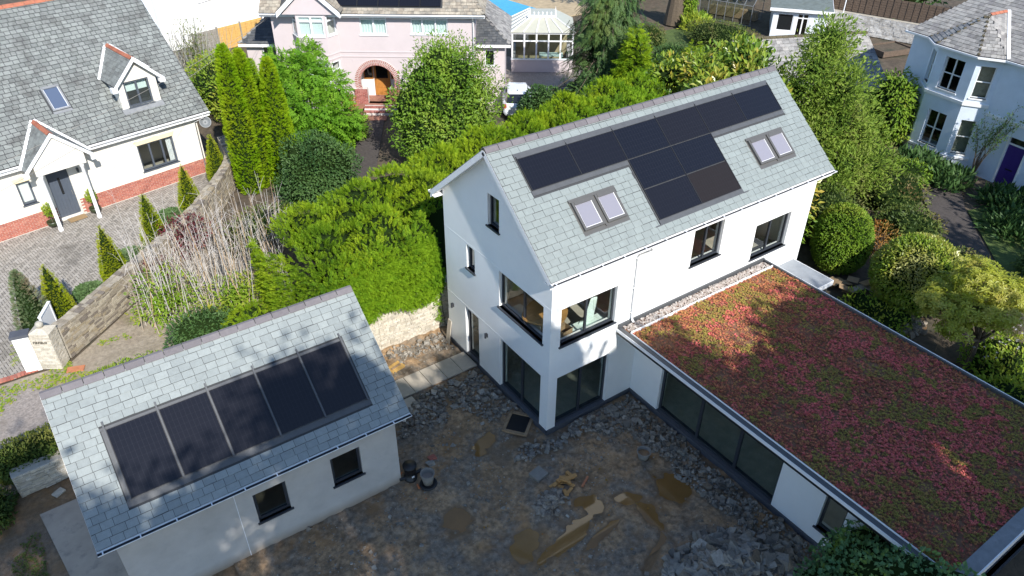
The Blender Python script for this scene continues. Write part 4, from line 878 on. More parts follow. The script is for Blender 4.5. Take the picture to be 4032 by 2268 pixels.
# canted bay through both storeys with its own gable
bx_ = [(-3.85, 0), (-3.4, -.72), (-1.78, -.72), (-1.3, 0)]
for i in range(3):
    (xa, ya), (xb, yb_) = bx_[i], bx_[i+1]; Lb = math.hypot(xb-xa, yb_-ya); u = np.array([(xb-xa)/Lb, (yb_-ya)/Lb, 0]); nn = np.array([u[1], -u[0], 0]); Wb = Face((xa, ya, 0), u, nn)
    ops = [(.07, Lb-.07, 4.28, 5.42), (.07, Lb-.07, 1.25, 2.82)]; wall(pA, 'bay_wall', Wb, Lb, 5.5, -.25, ops, .12, 'render_pink')
    window(pA, Wb, *ops[0], n=2 if i == 1 else 1, fm='frame_white', rec=.02, fw=.09, rows=[5.1], so=.0, sp=.05, sm='white_paint'); window(pA, Wb, *ops[1], n=2 if i == 1 else 1, fm='frame_white', rec=.02, fw=.09, rows=[2.3], so=.0)
    for z in (2.93, 3.2): MB().obox(Wb.p(0, z, .0005), u*Lb, nn*.03, (0, 0, .05)).build('string_course', 'render_pink', pA)
for z in (2.93, 3.2): MB().box(-1.3, 6.45, -.03, -.0005, z, z+.05).build('string_course', 'render_pink', pA)
MB().box(-3.3, -1.88, -.58, -.56, 4.3, 5.4).build('curtain', 'curtain', pA); MB().box(-3.3, -1.88, -.5, -.48, 1.3, 2.8).build('shutter', 'white_paint', pA); MB().box(-3.7, -1.4, .05, .1, 1.2, 5.2).build('bay_back', 'interior', pA)
gb = MB(); gb.prism([(-4.1, 5.5), (-1.1, 5.5), (-2.6, 6.95)], -.80, -.70); gb.build('bay_gable', 'render_pink', pA)
for s_ in (-1, 1):
    MB().hexa([(-2.6+s_*1.75, -1.0, 5.36), (-2.6, -1.0, 6.95), (-2.6, -.96, 6.95), (-2.6+s_*1.75, -.96, 5.36), (-2.6+s_*1.75, -1.0, 5.66), (-2.6, -1.0, 7.25), (-2.6, -.96, 7.25), (-2.6+s_*1.75, -.96, 5.66)]).build('bargeboard', 'white_paint', pA)
dk = MB()
for s_ in (-1, 1): dk.hexa([(-2.6+s_*1.78, -.98, 5.60), (-2.6, -.98, 7.22), (-2.6, 2.4, 7.22), (-2.6+s_*1.78, .1, 5.60), (-2.6+s_*1.78, -.98, 5.66), (-2.6, -.98, 7.28), (-2.6, 2.4, 7.28), (-2.6+s_*1.78, .1, 5.66)])
bgr = dk.build('bay_roof', 'roof_deck', pA); s_l = math.hypot(1.78, 1.62)
for s_, u in ((-1, (0, -1, 0)), (1, (0, 1, 0))):
    yb2 = lambda t: .1+2.3*t/s_l
    slates(bgr, (-2.6+s_*1.78, 2.4 if s_ < 0 else -.98, 5.67), u, (-s_*1.78/s_l, 0, 1.62/s_l), 3.38, s_l, .2, .3, 'slate_pink', (), 40, 51+s_, left=(lambda t: 2.4-yb2(t)) if s_ < 0 else None, right=(lambda t: yb2(t)+.98) if s_ > 0 else None)
# main roof (hipped on the right)
pp = R(40); PE = 5.46; pO = np.array([-5.5, -.42, PE]); put = np.array([0, math.cos(pp), math.sin(pp)]); pun = np.cross(ux, put); PT = 4.6/math.cos(pp)
ro = MB(); zr = PE+4.6*math.tan(pp); hx = 7.05
ro.poly([(-5.5, -.42, PE), (hx, -.42, PE), (hx-3.2, 4.18, zr), (-5.5, 4.18, zr)]); ro.poly([(hx, -.42, PE), (hx, 8.7, PE), (hx-3.2, 4.18, zr)]); ro.poly([(-5.5, 4.18, zr), (hx-3.2, 4.18, zr), (hx, 8.7, PE), (-5.5, 8.7, PE)]); ro.poly([(-5.5, -.42, PE-.02), (-5.5, 8.7, PE-.02), (hx, 8.7, PE-.02), (hx, -.42, PE-.02)])
proof = ro.build('roof', 'roof_deck', pA)
slates(proof, pO, ux, put, 12.55, 2.6, .2, .3, 'slate_pink', [(4.2, 10.2, .42, 2.6), (1.2, 4.3, 0, 2.6)], 200, 61, right=lambda t: 12.55-3.2*t/PT)
ht = np.array([-3.2, 0, zr-PE])/math.hypot(3.2, zr-PE); slates(proof, (hx, -.42, PE), (0, 1, 0), ht, 9.12, 2.6, .2, .3, 'slate_pink', (), 0, 62, left=lambda t: 4.6*t/math.hypot(3.2, zr-PE), right=lambda t: 9.12-4.6*t/math.hypot(3.2, zr-PE))
ridge_tiles(proof, (hx, -.42, PE+.09), np.array([-3.2, 4.6, zr-PE])/math.hypot(3.2, 4.6, zr-PE), 4.2, .4, .12, .06, 'slate_pink', yv=(.82, .57, 0))
for i in range(5): pv(proof, pO, ux, put, pun, 4.3+1.17*i, 5.44+1.17*i, .46, 2.2, .07, 0)
bb = MB(); bb.box(-5.5, hx, -.40, -.37, PE-.2, PE-.025); bb.box(-5.5, hx, -.37, -.002, PE-.2, PE-.18); bb.build('fascia', 'white_paint', proof)
gutter(pA, (-.86, -.47, PE-.05), (hx, -.47, PE-.05), (0, -1, 0), .06); gutter(pA, (-5.6, -.47, PE-.05), (-4.36, -.47, PE-.05), (0, -1, 0), .06)
MB().tube([(6.38, -.45, PE-.1), (6.38, -.07, PE-.4), (6.38, -.07, .0)], .035, 8).build('downpipe', 'white_paint', pA, True)
# right and left wings
def wing(x0, x1, y0, y1, ze, zr_, side, wins, sma):
    W = Face((x0, y0, 0), (1, 0, 0), (0, -1, 0)); wall(pA, 'wing_wall', W, x1-x0, ze, -.25, [(a-x0, b-x0, c, d) for a, b, c, d in wins], .25, 'render_pink')
    e = x1 if side > 0 else x0; MB().box(min(e, e-side*.25), max(e, e-side*.25), y0+.25, y1, -.25, ze).build('wing_side_wall', 'render_pink', pA)
    for a, b, c, d in wins: window(pA, W, a-x0, b-x0, c, d, n=1, fm='frame_white', gm='glass_dark', rec=.03, sm='white_paint')
    MB().box(x0+.26, x1-.26, y0+.8, y0+.85, .0, ze-.1).build('wing_partition', 'interior', pA)
    xo = x1+.35 if side > 0 else x0-.35; xi = x0 if side > 0 else x1; dz = zr_-ze; r_ = MB(); mx = xo-side*2.2
    r_.poly([(xi, y0-.3, ze), (xo, y0-.3, ze), (mx, y0+2.4, zr_), (xi, y0+2.4, zr_)]); r_.poly([(xo, y0-.3, ze), (xo, y1, ze), (mx, y1, zr_), (mx, y0+2.4, zr_)]); r_ = r_.build('wing_roof', 'roof_deck', pA)
    T = math.hypot(2.7, dz); t1 = np.array([0, 2.7, dz])/T; T2 = math.hypot(2.2, dz)
    lo, hi = min(xi, xo), max(xi, xo)
    slates(r_, (lo, y0-.3, ze), (1, 0, 0), t1, hi-lo, T, .2, .28, sma, (), 120, 71, left=(lambda t: 2.2*t/T) if side < 0 else None, right=(lambda t: hi-lo-2.2*t/T) if side > 0 else None)
    if side > 0: slates(r_, (xo, y0-.3, ze), (0, 1, 0), np.array([-2.2, 0, dz])/T2, y1-y0+.3, T2, .2, .28, 'slate_villa', (), 60, 72, left=lambda t: 2.7*t/T2)
    hp = np.array([mx-xo, 2.7, dz]); hl = np.linalg.norm(hp); ridge_tiles(r_, (xo, y0-.3, ze+.08), hp/hl, hl, .4, .1, .05, 'slate_villa', yv=(.8*side, .6, 0))
    MB().box(lo, hi, y0-.33, y0-.30, ze-.18, ze-.02).build('fascia', 'white_paint', r_)
wing(6.46, 8.15, 1.0, 6.5, 3.5, 5.0, 1, [(6.97, 7.56, 2.13, 3.08)], 'slate_dark'); wing(-7.4, -5.01, 2.0, 7.0, 3.1, 4.9, -1, [(-6.45, -5.3, 1.9, 2.9)], 'slate_dark')
# conservatory
cx0, cx1, cy0, cy1 = 8.5, 12.6, 6.9, 10.5
k_ = MB(); k_.box(cx0, cx1, cy0, cy0+.25, -.25, .58); k_.box(cx0, cx0+.25, cy0+.25, cy1, -.25, .58); k_.box(cx1-.25, cx1, cy0+.25, cy1, -.25, .58); k_.build('conservatory_wall', 'render_pink', pA)
f_ = MB(); f_.box(cx0-.04, cx1+.04, cy0-.05, cy0+.2, .58, .64); f_.box(cx0-.03, cx1+.03, cy0, cy0+.12, 2.28, 2.4); f_.box(cx0+.1, cx1-.1, cy0+.02, cy0+.1, 1.78, 1.86); xsn = np.linspace(cx0, cx1-.1, 6)
for x in xsn: f_.box(x, x+.1, cy0+.01, cy0+.11, .64, 2.28)
for y in np.linspace(cy0+.2, cy1, 5): f_.box(cx0, cx0+.1, y, y+.1, .64, 2.4)
cf = f_.build('conservatory_frame', 'frame_white', pA)
for i in range(5):
    for z0, z1 in ((.64, 1.78), (1.86, 2.28)): MB().box(xsn[i]+.1, xsn[i+1], cy0+.05, cy0+.06, z0, z1).build('pane', 'glass_dark', cf)
rr_ = MB(); rx0, rx1, ry, rz = cx0+1.2, cx1-1.2, cy0+1.35, 2.98; rp_f = MB()
rp_f.poly([(cx0-.1, cy0-.1, 2.4), (cx1+.1, cy0-.1, 2.4), (rx1, ry, rz), (rx0, ry, rz)]); rp_f.poly([(cx0-.1, cy1, 2.4), (cx0-.1, cy0-.1, 2.4), (rx0, ry, rz), (rx0, cy1, rz)]); rp_f.poly([(cx1+.1, cy0-.1, 2.4), (cx1+.1, cy1, 2.4), (rx1, cy1, rz), (rx1, ry, rz)]); rp_f.poly([(rx0, ry, rz), (rx1, ry, rz), (rx1, cy1, rz), (rx0, cy1, rz)])
cr = rp_f.build('conservatory_roof', 'poly_roof', pA); b_ = MB()
for t in np.linspace(0, 1, 6): b_.beam((cx0-.1+(cx1-cx0+.2)*t, cy0-.1, 2.43), (rx0+(rx1-rx0)*t, ry, rz+.03), .06, .05)
for t in (.25, .5, .75, 1): b_.beam((cx0-.1, cy0-.1+(cy1-cy0)*t, 2.43), (rx0, ry+(cy1-ry)*t, rz+.03), .06, .05)
b_.box(rx0-.05, rx1+.05, ry-.05, ry+.05, rz, rz+.16); b_.build('glazing_bars', 'frame_white', cr); c_ = MB()
for x in (rx0, rx1): c_.lathe([(.05, 0), (.06, .1), (.03, .15), (.05, .2), (.0, .6)], 8, (x, ry, rz+.16))
for i in range(1, 6): x = rx0+(rx1-rx0)*i/6; c_.lathe([(.02, 0), (.02, .08), (.07, .13), (.02, .2), (0, .26)], 6, (x, ry, rz+.16))
c_.build('cresting', 'frame_white', cr)
mb = MB().box(cx0+.3, cx1-.3, cy0+2.4, cy0+2.5, -.2, 2.3); mb.build('conservatory_back', 'pool_deck', pA)
def ploc(x, y): a = R(-35.5); return (7.408+x*math.cos(a)-y*math.sin(a), 27.452+x*math.sin(a)+y*math.cos(a))
tb = thing('garden_table', 'pale green table standing inside the conservatory', 'table', (*ploc(11.2, 8.2), -.2), R(-35.5)); MB().box(-.8, .8, -.4, .4, .72, .76).build('table_top', 'curtain', tb)
for sx in (-.7, .7):
    for sy in (-.3, .3): MB().box(sx-.03, sx+.03, sy-.03, sy+.03, 0, .72).build('leg', 'curtain', tb)
# ------------------------------------------------------------------ blue-white villa on the right
vA = thing('bay_fronted_villa', 'pale blue-white villa with two-storey canted bay and purple front door', 'house', (29.25, 1.47, 0), R(-95.97))
vW = Face((-6.3, 0, 0), (1, 0, 0), (0, -1, 0)); vx = lambda x: x+6.3
vop = [(vx(.28), vx(1.18), -.35, 2.15), (vx(.85), vx(1.8), 3.3, 5.0), (vx(-4.9), vx(-1.5), .4, 5.2)]
wall(vA, 'front_wall', vW, 12.0, 5.5, -.45, vop, .35, 'render_villa')
sw_ = MB(); sw_.box(-6.3, -5.95, .35, 8, -.45, 5.5); sw_.box(5.35, 5.7, .35, 8, -.45, 5.5); sw_.box(-5.95, 5.35, 7.7, 8, -.45, 5.5); sw_.build('side_wall', 'render_villa', vA)
ip = MB(); ip.box(-5.9, 5.3, 2.6, 2.7, -.4, 5.4); ip.box(-5.9, 5.3, .4, 2.6, 2.6, 2.7); ip.build('partition', 'core_brown', vA)
bv = [(-5.1, 0), (-4.3, -.7), (-2.2, -.7), (-1.3, 0)]
for i in range(3):
    (xa, ya), (xb, yb_) = bv[i], bv[i+1]; Lb = math.hypot(xb-xa, yb_-ya); u = np.array([(xb-xa)/Lb, (yb_-ya)/Lb, 0]); nn = np.array([u[1], -u[0], 0]); Wb = Face((xa, ya, 0), u, nn)
    a, b = (.5, 1.55) if i == 1 else (.22, Lb-.2); ops = [(a, b, 3.45, 5.05), (a, b, .5, 2.3)]; wall(vA, 'bay_wall', Wb, Lb, 5.5, -.45, ops, .25, 'render_villa')
    for (x0, x1, z0, z1) in ops: window(vA, Wb, x0, x1, z0, z1, n=2 if i == 1 else 1, fm='frame_white', gm='glass_dark', rec=.12, fw=.05, rows=[(z0+z1)/2], sm='white_paint', so=.06, sp=.04, sh=.07, name='sash_window')
    MB().obox(Wb.p(-.02, 3.05, .0005), u*(Lb+.04), nn*.07, (0, 0, .16)).build('string_course', 'white_paint', vA); MB().obox(Wb.p(-.02, .22, .0005), u*(Lb+.04), nn*.06, (0, 0, .12)).build('string_course', 'white_paint', vA)
    if i == 2:
        for z0, z1 in ((3.5, 5.0), (.55, 2.25)): MB().obox(Wb.p(a, z0, -.32), u*(b-a), nn*.01, (0, 0, z1-z0)).build('curtain', 'card_grey', vA)
window(vA, vW, *vop[1], n=2, fm='frame_white', gm='glass_dark', rec=.12, rows=[4.15], sm='white_paint', name='sash_window')
MB().box(-1.25, 5.7, -.06, -.0005, 2.72, 2.86).build('string_course', 'white_paint', vA)
d_ = MB().box(.28, 1.18, .12, .18, -.35, 1.75).build('door', 'purple_door', vA); MB().box(.55, .9, .105, .119, .5, .56).build('letter_box', 'black_plastic', d_)
for x0, x1 in ((.38, .68), (.78, 1.08)):
    for z0, z1 in ((-.2, .4), (.65, 1.6)): MB().box(x0, x1, .108, .119, z0, z1).build('panel', 'purple_door', d_)
MB().box(.28, 1.18, .14, .15, 1.83, 2.15).build('transom_pane', 'car_glass', d_); MB().box(.28, 1.18, .10, .2, 1.75, 1.83).build('transom_bar', 'frame_white', d_); k_ = MB(); k_.box(.20, .279, -.02, .2, -.35, 2.15); k_.box(1.181, 1.26, -.02, .2, -.35, 2.15); k_.build('door_case', 'white_paint', d_)
for i in range(2): MB().box(0, 1.5, -.38-.3*i, -.001-.3*i-(.08 if i else 0), -.45, -.37-.12*i).build('step', 'slab', vA)
vE = 5.55; vp = R(30); vO = np.array([-6.6, -.22, vE]); vut = np.array([0, math.cos(vp), math.sin(vp)]); VT = 4.4/math.cos(vp)
ro = MB(); ro.poly([(-6.6, -.22, vE), (6, -.22, vE), (6, 4.2, vE+4.42*math.tan(vp)), (-4.6, 4.2, vE+4.42*math.tan(vp))]); ro.poly([(-6.6, 8.3, vE), (-6.6, -.22, vE), (-4.6, 4.2, vE+4.42*math.tan(vp))]); ro.poly([(-6.6, -.22, vE-.02), (-6.6, 8.3, vE-.02), (6, 8.3, vE-.02), (6, -.22, vE-.02)])
vroof = ro.build('roof', 'roof_deck', vA)
slates(vroof, vO, ux, vut, 12.6, VT, .23, .36, 'slate_villa', [(1.5, 5.3, 0, .2)], 220, 81, left=lambda t: 2.0*t/VT)
ap = np.array([-3.28, .83, 7.0]); rb_ = np.array([-3.28, 2.28, 7.0]); be = [np.array(p) for p in ((-5.3, -.2, vE), (-4.42, -.92, vE), (-2.1, -.92, vE), (-1.15, -.2, vE))]
bm = MB(); tri = [(be[0], be[1], ap), (be[1], be[2], ap), (be[2], be[3], ap)]
for t_ in tri: bm.poly(t_)
bm.poly([be[3], rb_, ap]); bm.poly([be[0], ap, rb_]); bro = bm.build('bay_roof', 'roof_deck', vA)
def tri_slates(parent, P, Q, A, ex, wd, ma, nmax, seed):
    u = Q-P; L = np.linalg.norm(u); u = u/L; v = (A-P)-u*((A-P)@u); T = np.linalg.norm(v); v = v/T; a0 = (A-P)@u
    n = np.cross(u, v); P = P+n*.01; slates(parent, P, u, v, L, T-.05, ex, wd, ma, (), nmax, seed, left=lambda t: a0*t/T, right=lambda t: L-(L-a0)*t/T)
for i, t_ in enumerate(tri): tri_slates(bro, *t_, .2, .3, 'slate_villa', 60, 90+i)
tri_slates(bro, be[3], rb_, ap, .2, .3, 'slate_villa', 40, 95); tri_slates(bro, be[0]+0, ap, rb_, .2, .3, 'slate_villa', 20, 96) if False else None
for q in be[:3]:
    d = ap-q; l = np.linalg.norm(d); ridge_tiles(bro, q+np.array([0, 0, .07]), d/l, l, .3, .09, .04, 'ridge_moss', yv=np.cross((0, 0, 1), d/l)/np.linalg.norm(np.cross((0, 0, 1), d/l)))
ridge_tiles(bro, ap+np.array([0, 0, .08]), (0, 1, 0), 1.3, .3, .12, .08, 'ridge_terra', yv=(1, 0, 0)); MB().beam(be[3]+np.array([.05, 0, .05]), rb_+np.array([.05, 0, .05]), .14, .05).build('lead_valley', 'white_paint', bro)
ev = [np.array((-6.7, -.2, vE))]+be+[np.array((6, -.2, vE))]; gm_ = MB(); fm_ = MB()
for i in range(5): gm_.beam(ev[i]+np.array([0, -.05, -.07]), ev[i+1]+np.array([0, -.05, -.07]), .1, .09); fm_.beam(ev[i]+np.array([0, .12, -.09]), ev[i+1]+np.array([0, .12, -.09]), .26, .05)
gm_.build('gutter', 'white_paint', vA); fm_.build('soffit', 'white_paint', vA)

# ------------------------------------------------------------------ outbuilding, shed, greenhouse, walls and fences behind
oA = thing('stone_outbuilding', 'low stone outbuilding with pale slate roof half hidden behind the trees', 'outbuilding', (25.2, 15.6, -.25), R(-24.1))
oL_ = 8.3; ohd, ohe, ohr = 3.1, 2.2, 4.2
otop = lambda x: min(ohe+(ohr-ohe)/ohd*x, ohe+(ohr-ohe)/ohd*(2*ohd-x))-.05
wall(oA, 'gable_wall', Face((0, ohd, 0), (0, -1, 0), (-1, 0, 0)), 2*ohd, otop, 0, [], .3, 'render_pink', peak=ohd); wall(oA, 'gable_wall', Face((oL_, -ohd, 0), (0, 1, 0), (1, 0, 0)), 2*ohd, otop, 0, [], .3, 'render_pink', peak=ohd)
k_ = MB(); k_.box(.3, oL_-.3, -ohd, -ohd+.3, 0, ohe-.05); k_.box(.3, oL_-.3, ohd-.3, ohd, 0, ohe-.05); k_.build('side_wall', 'walling_pale', oA)
ST_ = math.hypot(ohd+.3, (ohr-ohe)/ohd*(ohd+.3)); ot = np.array([0, ohd+.3, (ohr-ohe)/ohd*(ohd+.3)])/ST_; oz = ohe-(ohr-ohe)/ohd*.3
k_ = MB(); k_.obox((-.15, -ohd-.3, oz), (oL_+.3, 0, 0), ot*ST_, (0, 0, -.06)); k_.obox((-.15, ohd+.3, oz), (oL_+.3, 0, 0), ot*np.array([1, -1, 1])*ST_, (0, 0, -.06)); oro = k_.build('roof', 'roof_deck', oA)
slates(oro, (-.15, -ohd-.3, oz), ux, ot, oL_+.3, ST_-.1, .25, .38, 'slate_villa', (), 150, 101); ridge_tiles(oro, (-.15, 0, ohr+.06), (1, 0, 0), oL_+.3, .4, .16, .1, 'ridge_moss')
MB().box(-.15, oL_+.15, -ohd-.36, -ohd-.30, oz-.06, oz+.0).build('gutter', 'white_paint', oA)

sh = thing('felt_roofed_shed', 'white boarded garden shed with green-grey felt roof', 'shed', (39.4, 23.7, -.25), R(-51))
swl = Face((0, 0, 0), (1, 0, 0), (0, -1, 0)); wall(sh, 'front_wall', swl, 3.9, 2.1, 0, [(.35, 1.5, .5, 1.75), (1.75, 2.6, .1, 1.85)], .1, 'poly_white')
k_ = MB(); k_.box(0, .1, .1, 4.4, 0, 2.2); k_.box(3.8, 3.9, .1, 4.4, 0, 2.2); k_.box(.1, 3.8, 4.3, 4.4, 0, 2.3); k_.build('side_wall', 'poly_white', sh); k_ = MB(); k_.obox((-.3, -.3, 2.1), (4.5, 0, 0), (0, 5., .45), (0, 0, .08)); sr = k_.build('roof', 'tar_felt', sh)
MB().box(-.31, 4.21, -.33, -.301, 1.98, 2.2).build('fascia', 'white_paint', sr); MB().obox((4.201, -.3, 2.0), (.03, 0, 0), (0, 5, .45), (0, 0, .2)).build('fascia', 'white_paint', sr)
window(sh, swl, .35, 1.5, .5, 1.75, n=1, fm='frame_white', gm='car_glass', rec=.02, sill=False); window(sh, swl, 1.75, 2.6, .1, 1.85, n=2, fm='frame_white', gm='glass_dark', rec=.02, rows=[1.5], fw=.08, sill=False, name='door'); MB().box(.2, 3.7, 1.5, 1.6, .0, 2.1).build('partition', 'core_brown', sh)
gh = thing('greenhouse', 'aluminium framed glass greenhouse behind the clipped hedge', 'greenhouse', (38.7, 30.4, -.25), R(-71))
gf = MB(); gl_ = 4.4; gw = 2.4
for i in range(7):
    x = gl_*i/6
    for y in (0, gw): gf.box(x-.02, x+.02, y-.02, y+.02, 0, 1.55)
    gf.beam((x, 0, 1.55), (x, gw/2, 2.3), .035, .035); gf.beam((x, gw, 1.55), (x, gw/2, 2.3), .035, .035)
for y, z in ((0, 1.55), (gw, 1.55), (gw/2, 2.3), (0, .03), (gw, .03)): gf.beam((0, y, z), (gl_, y, z), .04, .04)
gf.build('frame', 'lead', gh)
for i in range(6):
    x0, x1 = gl_*i/6+.02, gl_*(i+1)/6-.02
    MB().box(x0, x1, -.004, .004, .05, 1.53).build('pane', 'glass_dark', gh); MB().obox((x0, .02, 1.57), (x1-x0, 0, 0), (0, gw/2-.04, .72), (0, -.004, .005)).build('pane', 'glass_dark', gh)
MB().box(.2, gl_-.2, gw-.7, gw-.2, .0, .7).build('staging', 'wood_old', gh)

def polyline_wall(t, pts, th, z0, z1, core_ma, st_ma, course=.09, ln=(.14, .42), nmax=300, cope=True, out=.012, face=-1, seed=5, zcore=0):
    r_ = random.Random(seed); ms, ts = [], []; cm = MB(); cms, cts = [], []
    for (a, b) in zip(pts[:-1], pts[1:]):
        a, b = np.array(a, float), np.array(b, float); d = b-a; L = np.linalg.norm(d); d = d/L; n = np.array([d[1], -d[0]])*(-face*-1)
        n3 = np.array([n[0], n[1], 0]); d3 = np.array([d[0], d[1], 0]); A3 = np.array([a[0], a[1], z0])
        cm.obox(A3-n3*th, d3*(L+.02), n3*(th-.012), (0, 0, z1-z0))
        z = z0
        while z < z1-.03:
            h = course*r_.uniform(.7, 1.35); h = min(h, z1-z); x = -r_.uniform(0, .2)
            while x < L:
                l = r_.uniform(*ln); x0, x1 = max(x, 0), min(x+l, L); x += l
                if x1-x0 < .04: continue
                ms.append((r_.randrange(4), mat4(A3+d3*(x0+.006)+np.array([0, 0, z-z0+.006])-n3*.06, d3*(x1-x0-.012), n3*(.06+r_.uniform(-.008, .03)), np.array([0, 0, h-.012])))); ts.append(r_.random())
            z += h
        if cope:
            x = 0
            while x < L:
                l = r_.uniform(.12, .3); x1 = min(x+l, L); cuts = [-th, -th+th*r_.uniform(.35, .65), 0.02]
                for k in range(2): cms.append((r_.randrange(4), mat4(A3+d3*(x+.006)+n3*(cuts[k]+.005)+np.array([0, 0, z1-z0-.02]), d3*(x1-x-.012), n3*(cuts[k+1]-cuts[k]-.01), np.array([0, 0, .06+r_.uniform(0, .04)])))); cts.append(r_.random())
                x += l
    co = cm.build('wall_core', core_ma, t)
    WV = []
    for i in range(4):
        q = np.random.default_rng(200+i); V = UBOX.copy(); V[:, 0] += q.uniform(-.02, .02, 8); V[:, 2] += q.uniform(-.10, .10, 8); V[[2, 3, 6, 7], 1] += q.uniform(-.12, .05, 4); WV.append((V, BOXF))
    pieces('stone', WV, ms, ts, st_ma, t, nmax); pieces('coping_stone', WV, cms, cts, st_ma, t, 150)
gwl = thing('garden_wall', 'dry stone boundary wall with rough coping beside the paved drive', 'wall', (0, 0, 0))
polyline_wall(gwl, [(-11.45, 12.5), (-10.1, 13.62), (-8.6, 14.95), (-7.4, 16.05), (-6.5, 16.9), (-4.9, 18.6), (-3.4, 20.6), (-2.5, 21.9), (-1.9, 23.2), (-1.65, 25.4)], .42, -.27, 1.0, 'wall_mortar', 'walling', face=1)
rw = thing('retaining_wall', 'pale rubble stone retaining wall below the clipped conifer hedge', 'wall', (0, 0, 0))
polyline_wall(rw, [(-6.2, 6.75), (-2.3, 6.7), (.9, 6.62)], .35, -.27, 1.62, 'wall_mortar', 'walling_pale', .075, (.1, .3), 300, True, face=1, seed=9)
lw = thing('low_stone_wall', 'low pale stone wall end overgrown with ivy beside the concrete pad', 'wall', (0, 0, 0))
polyline_wall(lw, [(-13.75, 6.6), (-11.6, 6.72)], .4, -.27, .55, 'wall_mortar', 'walling_pale', .07, (.12, .35), 120, False, face=1, seed=13)
# entrance pillar with ball finial and lettering
pc = np.array([-11.95, 12.42]); pil = thing('gate_pillar', 'square stone gate pillar with ball finial and the name FIRFIELD', 'pillar', (pc[0], pc[1], -.25), R(-34))
hw, hd = .34, .27; k_ = MB().box(-hw+.01, hw-.01, -hd+.01, hd-.01, 0, 1.5).build('core', 'wall_mortar', pil)
def face_stones(parent, W, L, z0, z1, ma, course, ln, seed, nmax):
    r_ = random.Random(seed); ms, ts = [], []; z = z0
    while z < z1-.02:
        h = min(course*r_.uniform(.7, 1.3), z1-z); x = -r_.uniform(0, .15)
        while x < L:
            l = r_.uniform(*ln); x0, x1 = max(x, 0), min(x+l, L); x += l
            if x1-x0 > .03: ms.append((0, mat4(W.p(x0+.004, z+.005, -.03), W.u*(x1-x0-.008), W.n*(.03+r_.uniform(.0, .014)), np.array([0, 0, h-.009])))); ts.append(r_.random())
        z += h
    pieces('stone', [(UBOX, BOXF)], ms, ts, ma, parent, nmax)
face_stones(pil, Face((-hw, -hd, 0), (1, 0, 0), (0, -1, 0)), 2*hw, 0, 1.5, 'walling_pale', .06, (.12, .34), 3, 150); face_stones(pil, Face((hw, -hd, 0), (0, 1, 0), (1, 0, 0)), 2*hd, 0, 1.5, 'walling_pale', .06, (.12, .3), 4, 100)
k_ = MB(); k_.hexa([(-hw-.02, -hd-.02, 1.5), (hw+.02, -hd-.02, 1.5), (hw+.02, hd+.02, 1.5), (-hw-.02, hd+.02, 1.5), (-.1, -.1, 1.62), (.1, -.1, 1.62), (.1, .1, 1.62), (-.1, .1, 1.62)]); k_.build('cap', 'sandstone', pil)
k_ = MB(); k_.lathe([(0.001, -.13), (.065, -.113), (.113, -.065), (.13, 0), (.113, .065), (.065, .113), (0.001, .13)], 20, (0, 0, 1.74)); k_.lathe([(.08, 1.6), (.05, 1.63)], 12); k_.build('ball_finial', 'stone_ball', pil, True)
fc_ = bpy.data.curves.new('lettering', 'FONT'); fc_.body = 'FIRFIELD'; fc_.size = .115; fc_.extrude = .006; fc_.align_x = 'CENTER'; fc_.space_character = 1.1
tmp = bpy.data.objects.new('tmp_text', fc_); COL.objects.link(tmp); bpy.context.view_layer.update()
me_t = bpy.data.meshes.new_from_object(tmp.evaluated_get(bpy.context.evaluated_depsgraph_get())); bpy.data.objects.remove(tmp)
me_t.materials.clear(); me_t.materials.append(MATS['black_plastic']); lt = link(bpy.data.objects.new('lettering', me_t), pil); lt.location = (-.02, -hd-.024, 1.14); lt.rotation_euler = (R(90), 0, 0)
wp_ = thing('white_gate_post', 'white painted gate post with dark slate cap beside the stone pillar', 'post', (-12.62, 12.44, -.25), R(-14)); MB().box(-.25, .24, -.02, .28, 0, 1.45).build('post', 'render_white', wp_); MB().box(-.29, .28, -.06, .32, 1.451, 1.56).build('cap', 'plinth', wp_)
gt_ = thing('white_gate', 'white painted timber gate standing open behind the stone pillar', 'gate', (-11.9, 13.05, -.25), R(64)); MB().box(0, .95, -.02, .02, .1, 1.5).build('panel', 'white_paint', gt_)
for x in (0, .88): MB().box(x, x+.07, -.035, .035, .05, 1.58).build('stile', 'white_paint', gt_)
MB().box(-.01, .96, -.05, .05, 1.581, 1.62).build('top_rail', 'white_paint', gt_)

def fence(name, label, a, b, z0, h, ma, npan, boards, post_ma, mats=None):
    a, b = np.array(a, float), np.array(b, float); d = b-a; L = np.linalg.norm(d); ang = math.atan2(d[1], d[0]); t = thing(name, label, 'fence', (a[0], a[1], z0), ang)
    pl_ = L/npan
    for i in range(npan+1): MB().box(i*pl_-.05, i*pl_+.05, -.05, .05, 0, h+.12).build('post', post_ma, t)
    for i in range(npan):
        for k in range(boards):
            hh_ = h/boards; MB().hexa([(i*pl_+.055, -.02, k*hh_), ((i+1)*pl_-.055, -.02, k*hh_), ((i+1)*pl_-.055, -.005, k*hh_), (i*pl_+.055, -.005, k*hh_), (i*pl_+.055, .0, (k+1)*hh_+.02), ((i+1)*pl_-.055, .0, (k+1)*hh_+.02), ((i+1)*pl_-.055, .012, (k+1)*hh_+.02), (i*pl_+.055, .012, (k+1)*hh_+.02)]).build('board', (mats[i] if mats else ma), t)
        for f in (.25, .5, .75): MB().box((i+f)*pl_-.02, (i+f)*pl_+.02, -.045, -.021, .02, h).build('batten', (mats[i] if mats else ma), t)
    return t
fence('lap_fence', 'overlap board fence with one weathered grey panel and new orange panels', (1.75, 43.0), (7.2, 44.5), -.25, 1.55, 'wood_new', 3, 9, 'wood_grey', ['wood_grey', 'wood_new', 'wood_new'])
